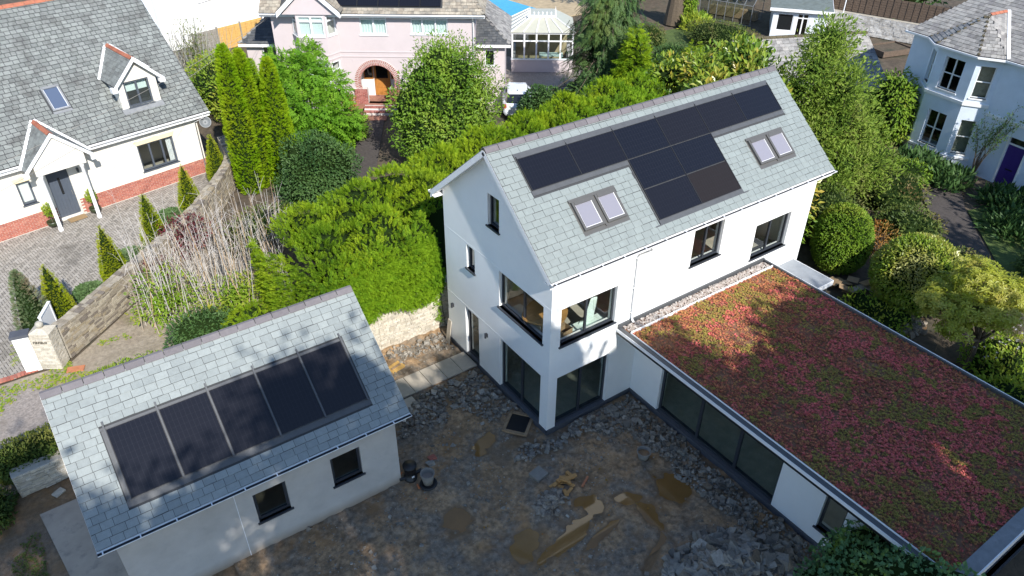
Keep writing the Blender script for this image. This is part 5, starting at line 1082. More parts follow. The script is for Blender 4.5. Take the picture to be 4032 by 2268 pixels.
ww_ = thing('whitewashed_wall', 'long whitewashed stone wall below the brown panel fence', 'wall', (0, 0, 0)); polyline_wall(ww_, [(43.9, 26.0), (47.9, 13.0)], .4, -.27, 1.15, 'wall_mortar', 'whitewash', .13, (.2, .5), 200, False, face=1, seed=19)
fence('panel_fence', 'brown woven panel fence on top of the whitewashed stone wall', (44.5, 26.0), (48.5, 13.0), 1.15, 1.35, 'wood_dark', 7, 8, 'wood_dark')
rbd = thing('raised_bed', 'timber edged raised soil bed beside the whitewashed wall', 'planter', (43.6, 16.3, -.25), R(-14))
for q in ((-1.4, 1.4, -.95, -.85), (-1.4, 1.4, .85, .95), (-1.4, -1.3, -.85, .85), (1.3, 1.4, -.85, .85)): MB().box(*q, 0, .4).build('sleeper', 'wood_dark', rbd)
MB().box(-1.3, 1.3, -.85, .85, 0, .3).build('earth', 'soil', rbd)
fp = thing('washing_line_pole', 'tall thin white pole standing by the whitewashed wall', 'pole', (44.2, 21.0, -.25)); MB().tube([(0, 0, 0), (0, 0, 4.5)], .04, 8).build('shaft', 'white_paint', fp)
wb = thing('white_rendered_house', 'white rendered house wall with drainpipes behind the lap fence', 'house', (.2, 45.2, -.25), R(9))
MB().box(0, 14, 0, 9, 0, 8.5).build('wall', 'render_white', wb); k_ = MB(); k_.tube([(5.3, -.07, 0), (5.3, -.07, 8)], .05, 8); k_.tube([(6.4, -.06, 0), (6.4, -.06, 8)], .04, 8); k_.tube([(3.0, -.06, 2.9), (5.3, -.06, 3.15)], .045, 8); k_.tube([(4.6, -.06, 0), (4.6, -.06, 3.1)], .022, 6); k_.build('drainpipes', 'white_paint', wb)
MB().box(-.01, 14, -.012, -.0005, 2.7, 2.73).build('render_bead', 'white_paint', wb); MB().box(-.8, -.001, .5, 8, 0, 7).build('shade_tinted_side', 'render_villa', wb)  # shaded side of the white wall; its blue shade is put into the render colour
# far boundary hedges close the view behind the gardens (built with the plants)
# swimming pool
pool_d = MB().box(20.5, 36, 36.5, 52, -.3, -.235).build('pool_terrace', 'pool_deck', None, kind='structure')
pw_ = MB(); pw_.poly([(23.6, 37.0, -.225), (29.4, 37.8, -.225), (28.0, 48.6, -.225), (22.2, 47.9, -.225)]); pw_.build('pool_water', 'pool_water', None, kind='structure')

# ------------------------------------------------------------------ parked car
ca = thing('parked_car', 'white hatchback parked on gravel behind the bushes by the pink house', 'car', (14.95, 22.7, -.25), math.atan2(.82, .57))
def loft(sts, n_ring):
    V, F = [], []
    for (x, ring) in sts:
        for (y, z) in ring: V.append((x, y, z))
    for i in range(len(sts)-1):
        for k in range(n_ring): k2 = (k+1) % n_ring; F.append((i*n_ring+k, i*n_ring+k2, (i+1)*n_ring+k2, (i+1)*n_ring+k))
    F.append(tuple(range(n_ring))[::-1]); F.append(tuple((len(sts)-1)*n_ring+k for k in range(n_ring))); return V, F
def ring(hb, hm, ht_, zb, zm, zt): return [(-hb, zb), (-hm, zb+.2), (-hm, zm), (-ht_, zt), (ht_, zt), (hm, zm), (hm, zb+.2), (hb, zb)]
st = [(-1.95, ring(.6, .7, .55, .3, .6, .75)), (-1.85, ring(.7, .82, .66, .22, .82, .98)), (-1.3, ring(.72, .86, .7, .2, .9, 1.0)), (.3, ring(.72, .87, .72, .2, .9, 1.0)), (1.0, ring(.72, .86, .7, .2, .86, .97)), (1.7, ring(.7, .80, .62, .2, .72, .82)), (1.95, ring(.6, .66, .5, .28, .55, .62))]
V, F = loft(st, 8); me_ = bpy.data.meshes.new('body'); me_.from_pydata(V, [], F); me_.materials.append(MATS['car_white']); bo = link(bpy.data.objects.new('body', me_), ca); bo.modifiers.new('b', 'BEVEL').width = .04
V, F = loft([(-1.82, [(-.62, .96), (.62, .96), (.56, 1.0), (-.56, 1.0)]), (-1.5, [(-.70, .96), (.70, .96), (.54, 1.46), (-.54, 1.46)]), (.1, [(-.72, .96), (.72, .96), (.56, 1.5), (-.56, 1.5)]), (.95, [(-.68, .94), (.68, .94), (.62, .99), (-.62, .99)])], 4)
me_ = bpy.data.meshes.new('windows'); me_.from_pydata(V, [], F); me_.materials.append(MATS['car_glass']); link(bpy.data.objects.new('windows', me_), ca)
V, F = loft([(-1.62, [(-.56, 1.44), (.56, 1.44), (.5, 1.47), (-.5, 1.47)]), (-1.2, [(-.60, 1.46), (.60, 1.46), (.5, 1.53), (-.5, 1.53)]), (-.2, [(-.60, 1.49), (.60, 1.49), (.5, 1.55), (-.5, 1.55)]), (.2, [(-.57, 1.46), (.57, 1.46), (.5, 1.50), (-.5, 1.50)])], 4)
me_ = bpy.data.meshes.new('roof'); me_.from_pydata(V, [], F); me_.materials.append(MATS['car_white']); rr = link(bpy.data.objects.new('roof', me_), ca); rr.modifiers.new('b', 'BEVEL').width = .03
MB().lathe([(.03, 0), (.02, .04), (0, .09)], 8, (-1.25, 0, 1.53)).build('aerial', 'black_plastic', ca)
for x in (-1.2, 1.2):
    for s_ in (-1, 1): w_ = MB().tube([(x, s_*.70, .3), (x, s_*.88, .3)], .3, 18).build('wheel', 'rubber', ca); MB().tube([(x, s_*.86, .3), (x, s_*.89, .3)], .19, 14).build('rim', 'lead', w_)
for s_ in (-1, 1): MB().box(.45, .62, s_*.95-.1, s_*.95+.1, .95, 1.08).build('wing_mirror', 'black_plastic', ca); MB().box(-1.93, -1.86, s_*.7-.08, s_*.7+.08, .7, .95).build('tail_light', 'red_plastic', ca)
# ------------------------------------------------------------------ ground
MB().poly([(-300, -300, -.33), (300, -300, -.33), (300, 300, -.33), (-300, 300, -.33)]).build('ground', 'soil', None, kind='structure')
def sheet(name, pts, z, ma): return MB().poly([(x, y, z) for x, y in pts]).build(name, ma, None, kind='structure')
sheet('verge', [(-30, 6.8), (-6.5, 6.9), (-3.0, 12), (-5.5, 17.2), (-6.6, 16.7), (-10.1, 13.5), (-11.6, 12.2), (-13, 12.3), (-30, 12.3)], -.268, 'verge')
sheet('drive_gravel', [(-30, 7.4), (-12.4, 7.6), (-11.6, 9.6), (-13, 12.0), (-30, 12.0)], -.262, 'gravel_ground')
sheet('garden_gravel', [(11.5, 24.5), (16, 20.5), (24, 25), (20, 31), (15, 30)], -.262, 'gravel_ground')
sheet('front_lawn', [(2.0, 25.5), (5.5, 24.5), (3.2, 20.6), (-1, 20), (-1, 26)], -.262, 'lawn')
sheet('front_path', [(6.2, 27.4), (7.9, 26.3), (4.4, 20.4), (2.4, 18.4), (1.7, 19.2), (3.9, 21.9)], -.258, 'path_dark')
sheet('porch_path', [(6.2, 27.6), (8.1, 26.3), (7.5, 25.4), (5.6, 26.6)], -.254, 'path_red')
sheet('back_lawn', [(26, 21), (34, 22), (36, 29), (28, 30)], -.262, 'lawn')
sheet('villa_lawn', [(25.2, .3), (23.6, -1.2), (21.4, -3.2), (19.5, -6), (24, -14), (34, -12), (30, -1.2)], -.262, 'lawn')
sheet('villa_path', [(28.2, 2.4), (25.2, .4), (23.5, -1.1), (21.2, -3.2), (19.3, -6), (18.2, -5.2), (20.3, -2.2), (22.4, .2), (24.6, 2.2), (27.5, 4)], -.258, 'path_dark')
# paved drive in herringbone
drv = [(-17, 12.55), (-12.3, 12.45), (-11.7, 12.9), (-10.3, 13.95), (-8.8, 15.3), (-7.6, 16.4), (-6.7, 17.25), (-5.1, 18.9), (-3.6, 20.85), (-2.8, 22.1), (-2.2, 23.3), (-2.0, 25.2), (-3.2, 24.5), (-17, 21.9)]
dw = sheet('driveway', drv, -.245, 'paver_sand')
def inpoly(P, poly):
    x, y = P[:, 0], P[:, 1]; ins = np.zeros(len(P), bool); n_ = len(poly)
    for i in range(n_):
        (x1, y1), (x2, y2) = poly[i], poly[(i+1) % n_]
        c_ = ((y1 > y) != (y2 > y)) & (x < (x2-x1)*(y-y1)/(y2-y1+1e-12)+x1); ins ^= c_
    return ins
a_ = R(10.85); U, Vv = np.array([math.cos(a_), math.sin(a_)]), np.array([-math.sin(a_), math.cos(a_)]); ms, ts = [], []; b_ = .105
hb = []
for r_ in range(-130, 200):                      # r_: diagonal step, k: repeat across
    for k in range(-40, 40):
        hb.append((r_*b_+k*4*b_, r_*b_, 0)); hb.append((r_*b_+k*4*b_+2*b_, r_*b_-b_, 1))
hb = np.array(hb); C2 = np.array([-9., 18.]); cen = np.where(hb[:, 2:3] == 0, hb[:, :2]+np.array([b_, b_/2]), hb[:, :2]+np.array([b_/2, b_])); Wc = C2+cen[:, :1]*U+cen[:, 1:2]*Vv
ok = inpoly(Wc, drv) & (Wc[:, 0] > -15.5); hb = hb[ok]
for x, y, o_ in hb:
    p = C2+x*U+y*Vv; sx, sy = (2*b_, b_) if o_ == 0 else (b_, 2*b_); g_ = .010
    ms.append((0, mat4((p[0]+g_*(U+Vv)[0], p[1]+g_*(U+Vv)[1], -.262), np.array([*(U*(sx-2*g_)), 0]), np.array([*(Vv*(sy-2*g_)), 0]), (0, 0, .026+random.uniform(0, .004))))); ts.append(random.random())
pieces('paver', [(UBOX[:, :], BOXF[1:])], ms, ts, 'paver', dw, 300)
ke = thing('brick_kerb', 'row of red edging bricks across the drive entrance', 'kerb', (0, 0, 0)); ms, ts = [], []
for i in range(26): ms.append((0, mat4((-15.2+.108*i, 12.40+.012*math.sin(i), -.27), (.1, .006, 0), (-.012, .21, 0), (0, 0, .05)))); ts.append(random.random())
pieces('brick', [(UBOX, BOXF)], ms, ts, 'brick', ke)
mat_thing('tile_sheet', 'broken red clay tiles lying by the foot of the stone pillar', 'tiles', (-11.45, 11.75), .55, .28, .04, -.262, 'terracotta', R(-20))

# ------------------------------------------------------------------ muddy yard with puddles
PUD = [(-3.90, -1.02, .56, .46, 20), (-1.70, .92, .62, .24, 15), (-2.05, .62, .3, .2, 0), (-1.55, -3.28, 1.25, .30, 12), (-.50, -2.92, .42, .40, 60), (.45, -3.25, .52, .26, -30), (.62, -3.95, .30, .62, 0), (1.85, -3.75, .52, .75, 15), (-2.75, -2.75, .42, .36, 30), (-3.1, -3.0, .25, .4, 0), (-.72, -2.55, .22, .2, 0), (-.9, -3.75, .8, .16, 10)]
x0, x1, y0, y1, st_ = -9.5, 3.6, -9.5, 6.75, .065; gx, gy_ = np.meshgrid(np.arange(x0, x1, st_), np.arange(y0, y1, st_), indexing='ij'); G = np.stack([gx.ravel(), gy_.ravel(), np.zeros(gx.size)], 1)
h_ = -.252+.10*(fbm(G*.55, 3)-.5)+.12*(fbm(G*1.9, 5)-.5)+.06*(vnoise(G*6.5, 7)-.5)
pu = np.zeros(len(G)); wob = .45*(fbm(G*2.6, 17)-.5)
for (cx_p, cy_p, ra, rb2, an_) in PUD:
    c_, s_ = math.cos(R(an_)), math.sin(R(an_)); dx, dy = G[:, 0]-cx_p, G[:, 1]-cy_p; e = np.sqrt(((dx*c_+dy*s_)/ra)**2+((-dx*s_+dy*c_)/rb2)**2); pu = np.maximum(pu, np.clip((1.32-e+wob)*1.1, 0, 1))
h_ = np.where((G[:, 1] > 3.1) & (G[:, 1] < 5.0), np.minimum(h_, -.225), h_); h_ = np.maximum(h_, -.284)*(1-pu)+(-.325)*pu
tr_ = np.abs((G[:, 1]+5.2)-.35*np.sin(G[:, 0]*.9)-.12*(G[:, 0]+2)); h_ -= .03*np.exp(-(tr_/.13)**2)*(G[:, 0] < .5); h_ += .025*np.exp(-((tr_-.3)/.12)**2)*(G[:, 0] < .5)
G[:, 2] = h_; nx, ny = gx.shape; ii = (np.arange(nx-1)[:, None]*ny+np.arange(ny-1)[None]).ravel(); F = np.stack([ii, ii+ny, ii+ny+1, ii+1], 1)
np_obj('yard_ground', G, F, np.zeros(len(F)), 'mud', None, True, kind='structure')
sheet('puddle_water', [(-5.2, -5), (3.2, -5), (3.2, 2.2), (-5.2, 2.2)], -.2965, 'muddy_water')
def hgt(P):
    i = np.clip(((P[:, 0]-x0)/st_).round().astype(int), 0, nx-1); j = np.clip(((P[:, 1]-y0)/st_).round().astype(int), 0, ny-1); return h_[i*ny+j]
sheet('yard_side', [(-22, -12), (-9.4, -12), (-9.4, 6.76), (-22, 6.76)], -.285, 'mud')
pad = sheet('concrete_pad', [(-13.42, 5.66), (-11.6, 5.7), (-11.2, -.5), (-12.6, -.6)], -.25, 'concrete')
# small stones trodden into the mud
n = 12000; P = np.stack([rng.uniform(-9, 3.3, n), rng.uniform(-8.5, 6.4, n), np.zeros(n)], 1); den = fbm(P*.8+5, 61); P = P[rng.random(n) < np.clip((den-.40)*4, .10, 1)]; P[:, 2] = hgt(P)+.004; ok = P[:, 2] > -.29; P = P[ok]
rocks('yard_gravel', P, rng.uniform(.012, .045, len(P))*(1+2*(rng.random(len(P)) < .05)), 'rubble', None, rest_name='yard_gravel', kind='stuff')
rbd_ = thing('rubble_drain_strip', 'broken grey slate rubble packed along the foot of the white house and its wing', 'rubble', (0, 0, -.27))
def fill(poly, den_, jit=.25):
    q = np.array(poly); lo, hi = q.min(0), q.max(0); n_ = int(np.prod(hi-lo)*den_); P_ = np.stack([rng.uniform(lo[0], hi[0], n_), rng.uniform(lo[1], hi[1], n_)], 1)
    wob_ = (np.stack([fbm(np.c_[P_*1.7, np.zeros(n_)], 71), fbm(np.c_[P_*1.7, np.zeros(n_)+5], 72)], 1)-.5)*jit*2
    ok_ = inpoly(P_+wob_, poly); return P_[ok_]
areas = [([(2.35, -9), (3.42, -9), (3.42, -.1), (2.2, -.1), (2.3, -1.6)], 190), ([(.1, -.1), (2.6, -.1), (2.5, -1.6), (1.6, -1.0), (.9, -.45), (-.6, -.6), (-1.4, -.2), (-.9, .2)], 170), ([(-.05, .2), (-.05, 3.9), (-1.9, 3.95), (-1.5, 2.4), (-.8, 1.2)], 150), ([(-3.9, 2.3), (-2.6, 2.2), (-1.7, 2.6), (-1.9, 3.9), (-3.1, 3.5)], 160), ([(-.1, 5.0), (-.1, 6.5), (-2.4, 6.5), (-2.2, 5.9), (-1.0, 5.7)], 150)]
PP = []; SS = []
for poly, dn in areas:
    q = fill(poly, dn); q = q[(np.hypot(q[:, 0]+.42, q[:, 1]-.9) > .62) & ~((q[:, 1] > 3.95) & (q[:, 1] < 4.92))]; q = np.c_[q, np.zeros(len(q))]; q[:, 2] = hgt(q)+.27+rng.uniform(.01, .07, len(q)); PP.append(q); SS.append(np.clip(rng.lognormal(math.log(.070), .45, len(q)), .03, .24))
rocks('stone', np.concatenate(PP), np.concatenate(SS), 'rubble', rbd_, 300, .6, 'small_stones')
def heap(name, label, c, r, h, n_, s0, s1, ma, nmax, rz=0, tilt=.8):
    t = thing(name, label, 'stone pile', (c[0], c[1], -.27), rz); q = rng.normal(size=(n_, 2))*.45; rr_ = np.linalg.norm(q, axis=1); q = q[rr_ < 1]; rr_ = rr_[rr_ < 1]; P_ = np.c_[q*np.array(r), h*(1-rr_**1.3)*rng.uniform(.75, 1.05, len(q))]
    rocks('stone', P_, rng.uniform(s0, s1, len(P_))*np.where(rng.random(len(P_)) < .15, 1.5, 1), ma, t, nmax, tilt, 'small_stones')
    k_ = MB(); pf_ = [(.95, 0), (.7, .32), (.4, .62), (.0, .85)]; m_ = 18
    for i in range(3):
        for k in range(m_):
            a, b = 2*math.pi*k/m_, 2*math.pi*(k+1)/m_; k_.poly([(pf_[i][0]*r[0]*math.cos(a), pf_[i][0]*r[1]*math.sin(a), pf_[i][1]*h-.04), (pf_[i][0]*r[0]*math.cos(b), pf_[i][0]*r[1]*math.sin(b), pf_[i][1]*h-.04), (pf_[i+1][0]*r[0]*math.cos(b), pf_[i+1][0]*r[1]*math.sin(b), pf_[i+1][1]*h-.04), (pf_[i+1][0]*r[0]*math.cos(a), pf_[i+1][0]*r[1]*math.sin(a), pf_[i+1][1]*h-.04)][:4 if i < 2 else 3])
    k_.build('earth_core', 'mud', t); return t
heap('stone_heap', 'large heap of broken slate and building stone at the edge of the muddy yard', (1.05, -6.55), (2.0, 1.25), .62, 620, .14, .30, 'rubble', 300, R(-18), .9)
heap('small_stone_pile', 'small pile of brown cobbles beside the timber offcuts', (-1.42, -2.12), (.62, .42), .2, 130, .08, .15, 'rubble_brown', 130)
to = thing('timber_offcuts', 'loose pile of sawn timber offcuts in the mud', 'timber', (-.72, -1.85, -.27)); r_ = random.Random(8)
for i in range(15):
    an_ = r_.uniform(0, 3.14); l = r_.uniform(.22, .42); p = np.array([r_.gauss(0, .16), r_.gauss(0, .14), .04+.013*i]); d = np.array([math.cos(an_), math.sin(an_), r_.uniform(-.12, .12)])*l/2
    MB().beam(p-d, p+d, r_.uniform(.07, .12), r_.uniform(.025, .05), t=r_.random()).build('offcut', 'wood', to)
sk_ = MB().beam((-.21, .0, .02), (.21, .0, .02), .06, .05).build('timber_stake', 'terracotta', None, label='single red-brown wooden stake lying in the mud by the offcuts', cat='stake'); sk_.location = (-.15, -2.1, -.26); sk_.rotation_euler = (0, 0, R(28))
for x, y, s_, rz, lb in ((-1.13, -1.13, .42, 10, 'grey concrete block lying in the mud beside the timber offcuts'), (2.42, -1.12, .36, 12, 'grey concrete block resting on the rubble before the inner corner of the house'), (2.42, -.30, .36, 4, 'grey concrete slab on the rubble against the front plinth of the house')):
    mat_thing('concrete_block', lb, 'concrete block', (x, y), s_, s_*.95, .10, -.25, 'concrete_block', R(rz))
# buckets and bins
def bucket(name, label, x, y, prof, ma, fillm, fz, fr, z=-.27, cat='bucket', rim=None):
    t = thing(name, label, cat, (x, y, z)); MB().lathe(prof, 22).build('body', ma, t, True); MB().lathe([(fr, fz), (0.001, fz+.005)], 22).build('contents', fillm, t)
    if rim: MB().lathe([(rim[0]-.012, rim[1]-.012), (rim[0]+.012, rim[1]-.012), (rim[0]+.012, rim[1]+.012), (rim[0]-.012, rim[1]+.012), (rim[0]-.012, rim[1]-.012)], 22).build('rim', ma, t)
    return t
bucket('mortar_tub', 'grey builder\'s bucket standing alone in the mud by the rubble strip', 1.9, -2.38, [(0.001, .01), (.15, 0), (.21, .30), (.20, .30), (.145, .03), (0.001, .03)], 'concrete_block', 'mud', .2, .185, rim=(.21, .3))
t = thing('inspection_chamber', 'black plastic drain chamber with a flat lid by the garage corner', 'drain chamber', (-4.28, .93, -.27)); k_ = MB(); k_.lathe([(.19, 0), (.20, .12), (.17, .13), (.17, .5), (.205, .51), (.205, .58), (.0011, .59)], 24); k_.build('body', 'black_plastic', t, True); MB().box(-.04, .04, -.181, -.172, .2, .26).build('sticker', 'white_paint', t); k_ = MB(); k_.tube([(.15, 0, .12), (.36, .02, .12)], .055, 10); k_.tube([(-.15, 0, .12), (-.34, .05, .12)], .055, 10); k_.build('pipe_stub', 'black_plastic', t)
bucket('ring_tub', 'flat black ring-shaped tub under the grey bucket', -3.98, .40, [(.0011, .01), (.24, .0), (.26, .10), (.22, .13), (.21, .11), (.0011, .1)], 'rubber', 'rubber', .08, .2, cat='tub')
bucket('grey_bucket', 'mortar stained grey bucket standing in the black tub by the garage', -3.98, .42, [(.0011, .0), (.14, 0), (.20, .40), (.19, .40), (.135, .03), (.0011, .03)], 'concrete_block', 'gravel', .24, .18, -.165, rim=(.2, .4))
for x, y, z, rz in ((-4.45, 1.22, -.25, 40), (-4.25, .52, -.25, 80), (-4.3, .05, -.25, 100), (-4.4, -.12, -.25, 100)):
    o = MB().tube([(-.09, 0, 0), (.09, 0, 0)], .03, 8).build('orange_pipe', 'orange', None, label='short piece of orange drain pipe sticking out of the mud near the garage', cat='pipe', group='orange pipe pieces near the garage'); o.location = (x, y, z); o.rotation_euler = (0, R(8), R(rz))
for x, y, ma_, lb in ((-3.55, 1.05, 'rubble', 'loose grey stone beside the black drain chamber'), (-3.4, 1.2, 'brick', 'loose red brick piece beside the grey stone near the drain chamber')):
    o = np_obj('loose_stone', STV[3][0]*.22, BOXF, np.full(6, .5), ma_, None, label=lb, cat='stone'); o.location = (x, y, -.2)
gr = thing('wooden_grating', 'dark wooden framed mud grating by the corner of the glazed screen', 'grating', (-.42, .9, -.225), R(38)); k_ = MB()
for s_ in (-1, 1): MB().box(-.45, .45, s_*.36-.05, s_*.36+.05, 0, .07).build('rail', 'wood_old', gr); MB().box(s_*.42-.05, s_*.42+.05, -.31, .31, 0, .069).build('rail', 'wood_old', gr)
MB().box(-.37, .37, -.31, .31, .005, .03).build('mesh', 'black_plastic', gr)
ps = thing('slab_path', 'pale stone slabs laid from the side door towards the garage', 'path', (0, 0, -.215))
for i, xx in enumerate((.06, -.56, -1.18, -1.80, -2.42)): MB().box(xx-.60, xx, 4.0, 4.88, 0, .05, random.random()).build('slab', 'slab', ps)
MB().box(-3.1, -2.6, 3.32, 3.92, -.01, .035).build('slab', 'slab', ps); MB().box(-4.3, -3.04, 3.98, 4.86, 0, .045).build('slab', 'slab', ps)
ob = mat_thing('timber_board', 'orange-brown timber sheet offcut lying between garage and stone wall', 'board', (-2.33, 5.55), .55, .42, .03, -.24, 'wood_new', R(14)); MB().box(-.2, .2, -.04, .04, .031, .06).build('batten', 'wood_old', ob)
lb_ = MB().obox((-.16, 5.60, -.26), (.0, .22, 0), (.14, .0, 1.0), (.03, 0, -.004)).build('leaning_board', 'slab', None, label='pale board leaning upright against the white gable near the stone wall', cat='board')
n = 26; P = np.c_[rng.uniform(-4.5, 2.5, n), rng.uniform(-7, -1.5, n), np.zeros(n)]; P[:, 2] = np.maximum(hgt(P), -.296)+.012
scatter('fallen_leaves', ROUND, P, basis(np.c_[rng.normal(size=(n, 2)), np.zeros(n)], np.tile([0, 0, 1.], (n, 1))+rng.normal(0, .15, (n, 3))), rng.uniform(.06, .11, n), rng.random(n), 'f_autumn', None, kind='stuff')
cb = MB().tube([(-14.9, 3.9, -.22), (-14.3, 3.2, -.2), (-13.9, 2.4, -.21), (-13.5, 1.2, -.2), (-13.2, -.5, -.22)], .035, 8).build('black_cable', 'cable', None, True, label='thick black cable lying along the ground beside the concrete pad', cat='cable')
mat_thing('loose_slate', 'single pale triangular stone lying below the ivy wall', 'stone', (-12.85, 6.2), .3, .22, .05, -.27, 'walling_pale', R(30))
for k, (p, q) in enumerate((((3.4, 31.0, 4.9), (-15.5, 9.5, 7.2)), ((3.5, 30.9, 5.1), (-11.9, 9.0, 7.6)))):
    p, q = np.array(p), np.array(q); pts = [p+(q-p)*t-np.array([0, 0, 1.1*4*t*(1-t)*.35]) for t in np.linspace(0, 1, 14)]
    MB().tube(pts, .008, 5).build('overhead_wire', 'card_grey', None, True, label='thin pale overhead telephone wire crossing above the cottage roof', cat='wire', group='overhead wires')
# builder's waste at the end of the wing
cbp = thing('cardboard_pile', 'heap of folded brown and grey cardboard in the garden beyond the wing', 'cardboard', (14.9, -1.3, -.27)); r_ = random.Random(3)
for i in range(16):
    br = i < 8; c_ = np.array([r_.gauss(.0 if br else .35, .28), r_.gauss(1.0 if br else -.5, .3 if br else .65), .06+.045*(i % 8)]); an_ = r_.uniform(0, 3.14); l, w_ = r_.uniform(.35, .6)*(1 if br else 1.6), r_.uniform(.25, .45)
    u_ = np.array([math.cos(an_), math.sin(an_), r_.uniform(-.25, .25)]); v_ = np.array([-math.sin(an_), math.cos(an_), r_.uniform(-.35, .35)]); MB().obox(c_-u_*l/2-v_*w_/2, u_*l, v_*w_, (0, 0, .018), r_.random()).build('sheet', 'cardboard' if br else 'card_grey', cbp)
mat_thing('white_slab', 'white concrete slab lying in the weeds beside the wing roof', 'slab', (14.1, -1.45), .75, .55, .06, -.2, 'render_white', R(35))
heap('garden_stone_pile', 'scatter of pale stones in the weeds below the cardboard', (14.7, -3.0), (1.0, .8), .22, 120, .1, .2, 'rubble_brown', 110)
# ------------------------------------------------------------------ plants
def surf_plant(t, fn, nl, size, ma, tmpl, flop=.8, grav=0., lift=0., seed=0, depth=.12, tf=1.2, name='foliage'):
    P, Nn = fn(nl); P = P-Nn*depth*(rng.random(len(P))**1.5)[:, None]
    off = np.array(t.location); scatter(name, tmpl, P-off, orient(Nn, flop, grav, lift), size*rng.uniform(.7, 1.3, len(P)), tints(P, seed, tf), ma, t)
def cone_pts(c, h, r, z0, seed, lump=.12, pw=.8):
    def f(n):
        v = rng.random(n); v = 1-np.sqrt(v) if pw > .7 else v; th = rng.uniform(0, 2*math.pi, n); d = np.stack([np.cos(th), np.sin(th), v*h*.9], 1)
        prof = np.minimum(1, (1-v)**pw*1.25+.02)*np.minimum(1, .75+v*3); k = 1+lump*2*(fbm(np.stack([np.cos(th)*1.5, np.sin(th)*1.5, v*h*1.4], 1)+seed, seed, 3)-.5); rad = r*prof*k
        P = np.stack([c[0]+np.cos(th)*rad, c[1]+np.sin(th)*rad, z0+v*h], 1); return P, unit(np.stack([np.cos(th), np.sin(th), np.full(n, r/h)], 1))
    return f
def conifer(name, label, x, y, h, r, nl, size, ma, tmpl=FINE, seed=0, group=None, z0=-.25, pw=.8, lump=.12, lift=.6, coref=.75, cat='conifer'):
    t = thing(name, label, cat, (x, y, z0), 0, group); MB().tube([(0, 0, -.03), (0, 0, h*.8)], [.06, .015], 6).build('trunk', 'bark', t)
    surf_plant(t, cone_pts((x, y), h, r, z0, seed, lump, pw), nl, size, ma, tmpl, .6, 0, lift, seed, .1)
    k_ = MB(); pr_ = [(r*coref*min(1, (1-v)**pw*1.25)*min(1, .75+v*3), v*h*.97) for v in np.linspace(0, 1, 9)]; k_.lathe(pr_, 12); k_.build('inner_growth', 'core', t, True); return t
# row of small cone conifers along the drive
for i, (x, y, h, lb) in enumerate(((-11.25, 14.75, 2.65, 'cone conifer nearest the stone gate pillar'), (-9.05, 16.6, 2.6, 'second cone conifer from the stone gate pillar'), (-7.05, 18.5, 2.6, 'third cone conifer from the stone gate pillar'), (-4.95, 20.5, 2.5, 'second cone conifer from the cottage corner'), (-2.95, 22.9, 2.6, 'cone conifer close to the cottage corner'))):
    conifer('cone_conifer', 'slim yellow-green '+lb, x, y, h, .50, 3400, .08, 'f_cone', FINE, 300+i, 'cone conifers along the drive')
conifer('grey_juniper', 'untidy grey-green and brown juniper behind the stone gate pillar', -12.1, 14.3, 2.9, .62, 2600, .10, 'f_juniper', FINE, 320, None, pw=.7, lump=.3)
for i, (x, y, r_, lb) in enumerate(((-10.1, 15.9, .55, 'first'), (-8.15, 17.75, .55, 'second'), (-6.0, 20.1, .6, 'third'))):
    shrub('dwarf_pine', 'low rounded blue-green dwarf pine, '+lb+' along the wall from the gate pillar', 'shrub', (x, y, .0), (r_, r_*.7, .42), 1500, .12, 'f_pine', TUFT, 330+i, group='dwarf pines along the drive', core=.8)
# tall columnar conifers
for i, (x, y, h, r_, lb) in enumerate(((-1.95, 21.2, 7.1, .62, 'widest bright green columnar conifer beside the cottage'), (-1.2, 21.5, 6.7, .55, 'bright green columnar conifer merging with the widest column by the cottage'), (-.25, 20.8, 6.3, .62, 'bright green columnar conifer next to the pinnate-leaved tree'), (-.3, 23.2, 5.6, .45, 'short columnar conifer half hidden behind the other columns'))):
    conifer('columnar_conifer', lb, x, y, h, r_, 6200 if i < 3 else 2500, .14, 'f_thuja', FINE, 340+i, None, pw=.42, lump=.16, coref=.86)
# clipped conifer hedge above the retaining wall, running on behind the house
hg = thing('conifer_hedge', 'dense yellow-green conifer hedge above the stone retaining wall and on behind the white house', 'hedge', (-2, 8.5, 0))
TOPS = [(-3.1, 6.9, 3.7), (-1.9, 6.8, 4.0), (-.7, 6.75, 4.15), (.0, 7.4, 4.2), (-3.2, 8.6, 4.1), (-3.0, 10.4, 4.0), (-1.4, 8.0, 4.4), (-1.0, 10.0, 4.5), (.5, 10.9, 4.4), (1.5, 9.3, 4.6), (2.9, 11.0, 4.5), (4.0, 9.8, 4.5), (5.2, 11.3, 4.7), (6.3, 10.3, 4.5), (7.6, 11.6, 4.7), (9.0, 10.9, 4.5), (10.2, 12.1, 4.8), (11.6, 11.4, 4.5), (12.9, 12.4, 4.9), (14.3, 12.0, 4.4), (15.2, 13.0, 4.6)]
def hedge_top(x, y):
    z = np.full(len(x), 2.6); wv = np.stack([x, y, 0*x], 1)
    for (tx, ty, th_) in TOPS: z = np.maximum(z, th_-.62*np.sqrt((x-tx)**2+(y-ty)**2+.05)+.15)
    return z+.75*(fbm(wv*1.6, 401, 3)-.5)-.25*np.clip(7.0-y, 0, 1)
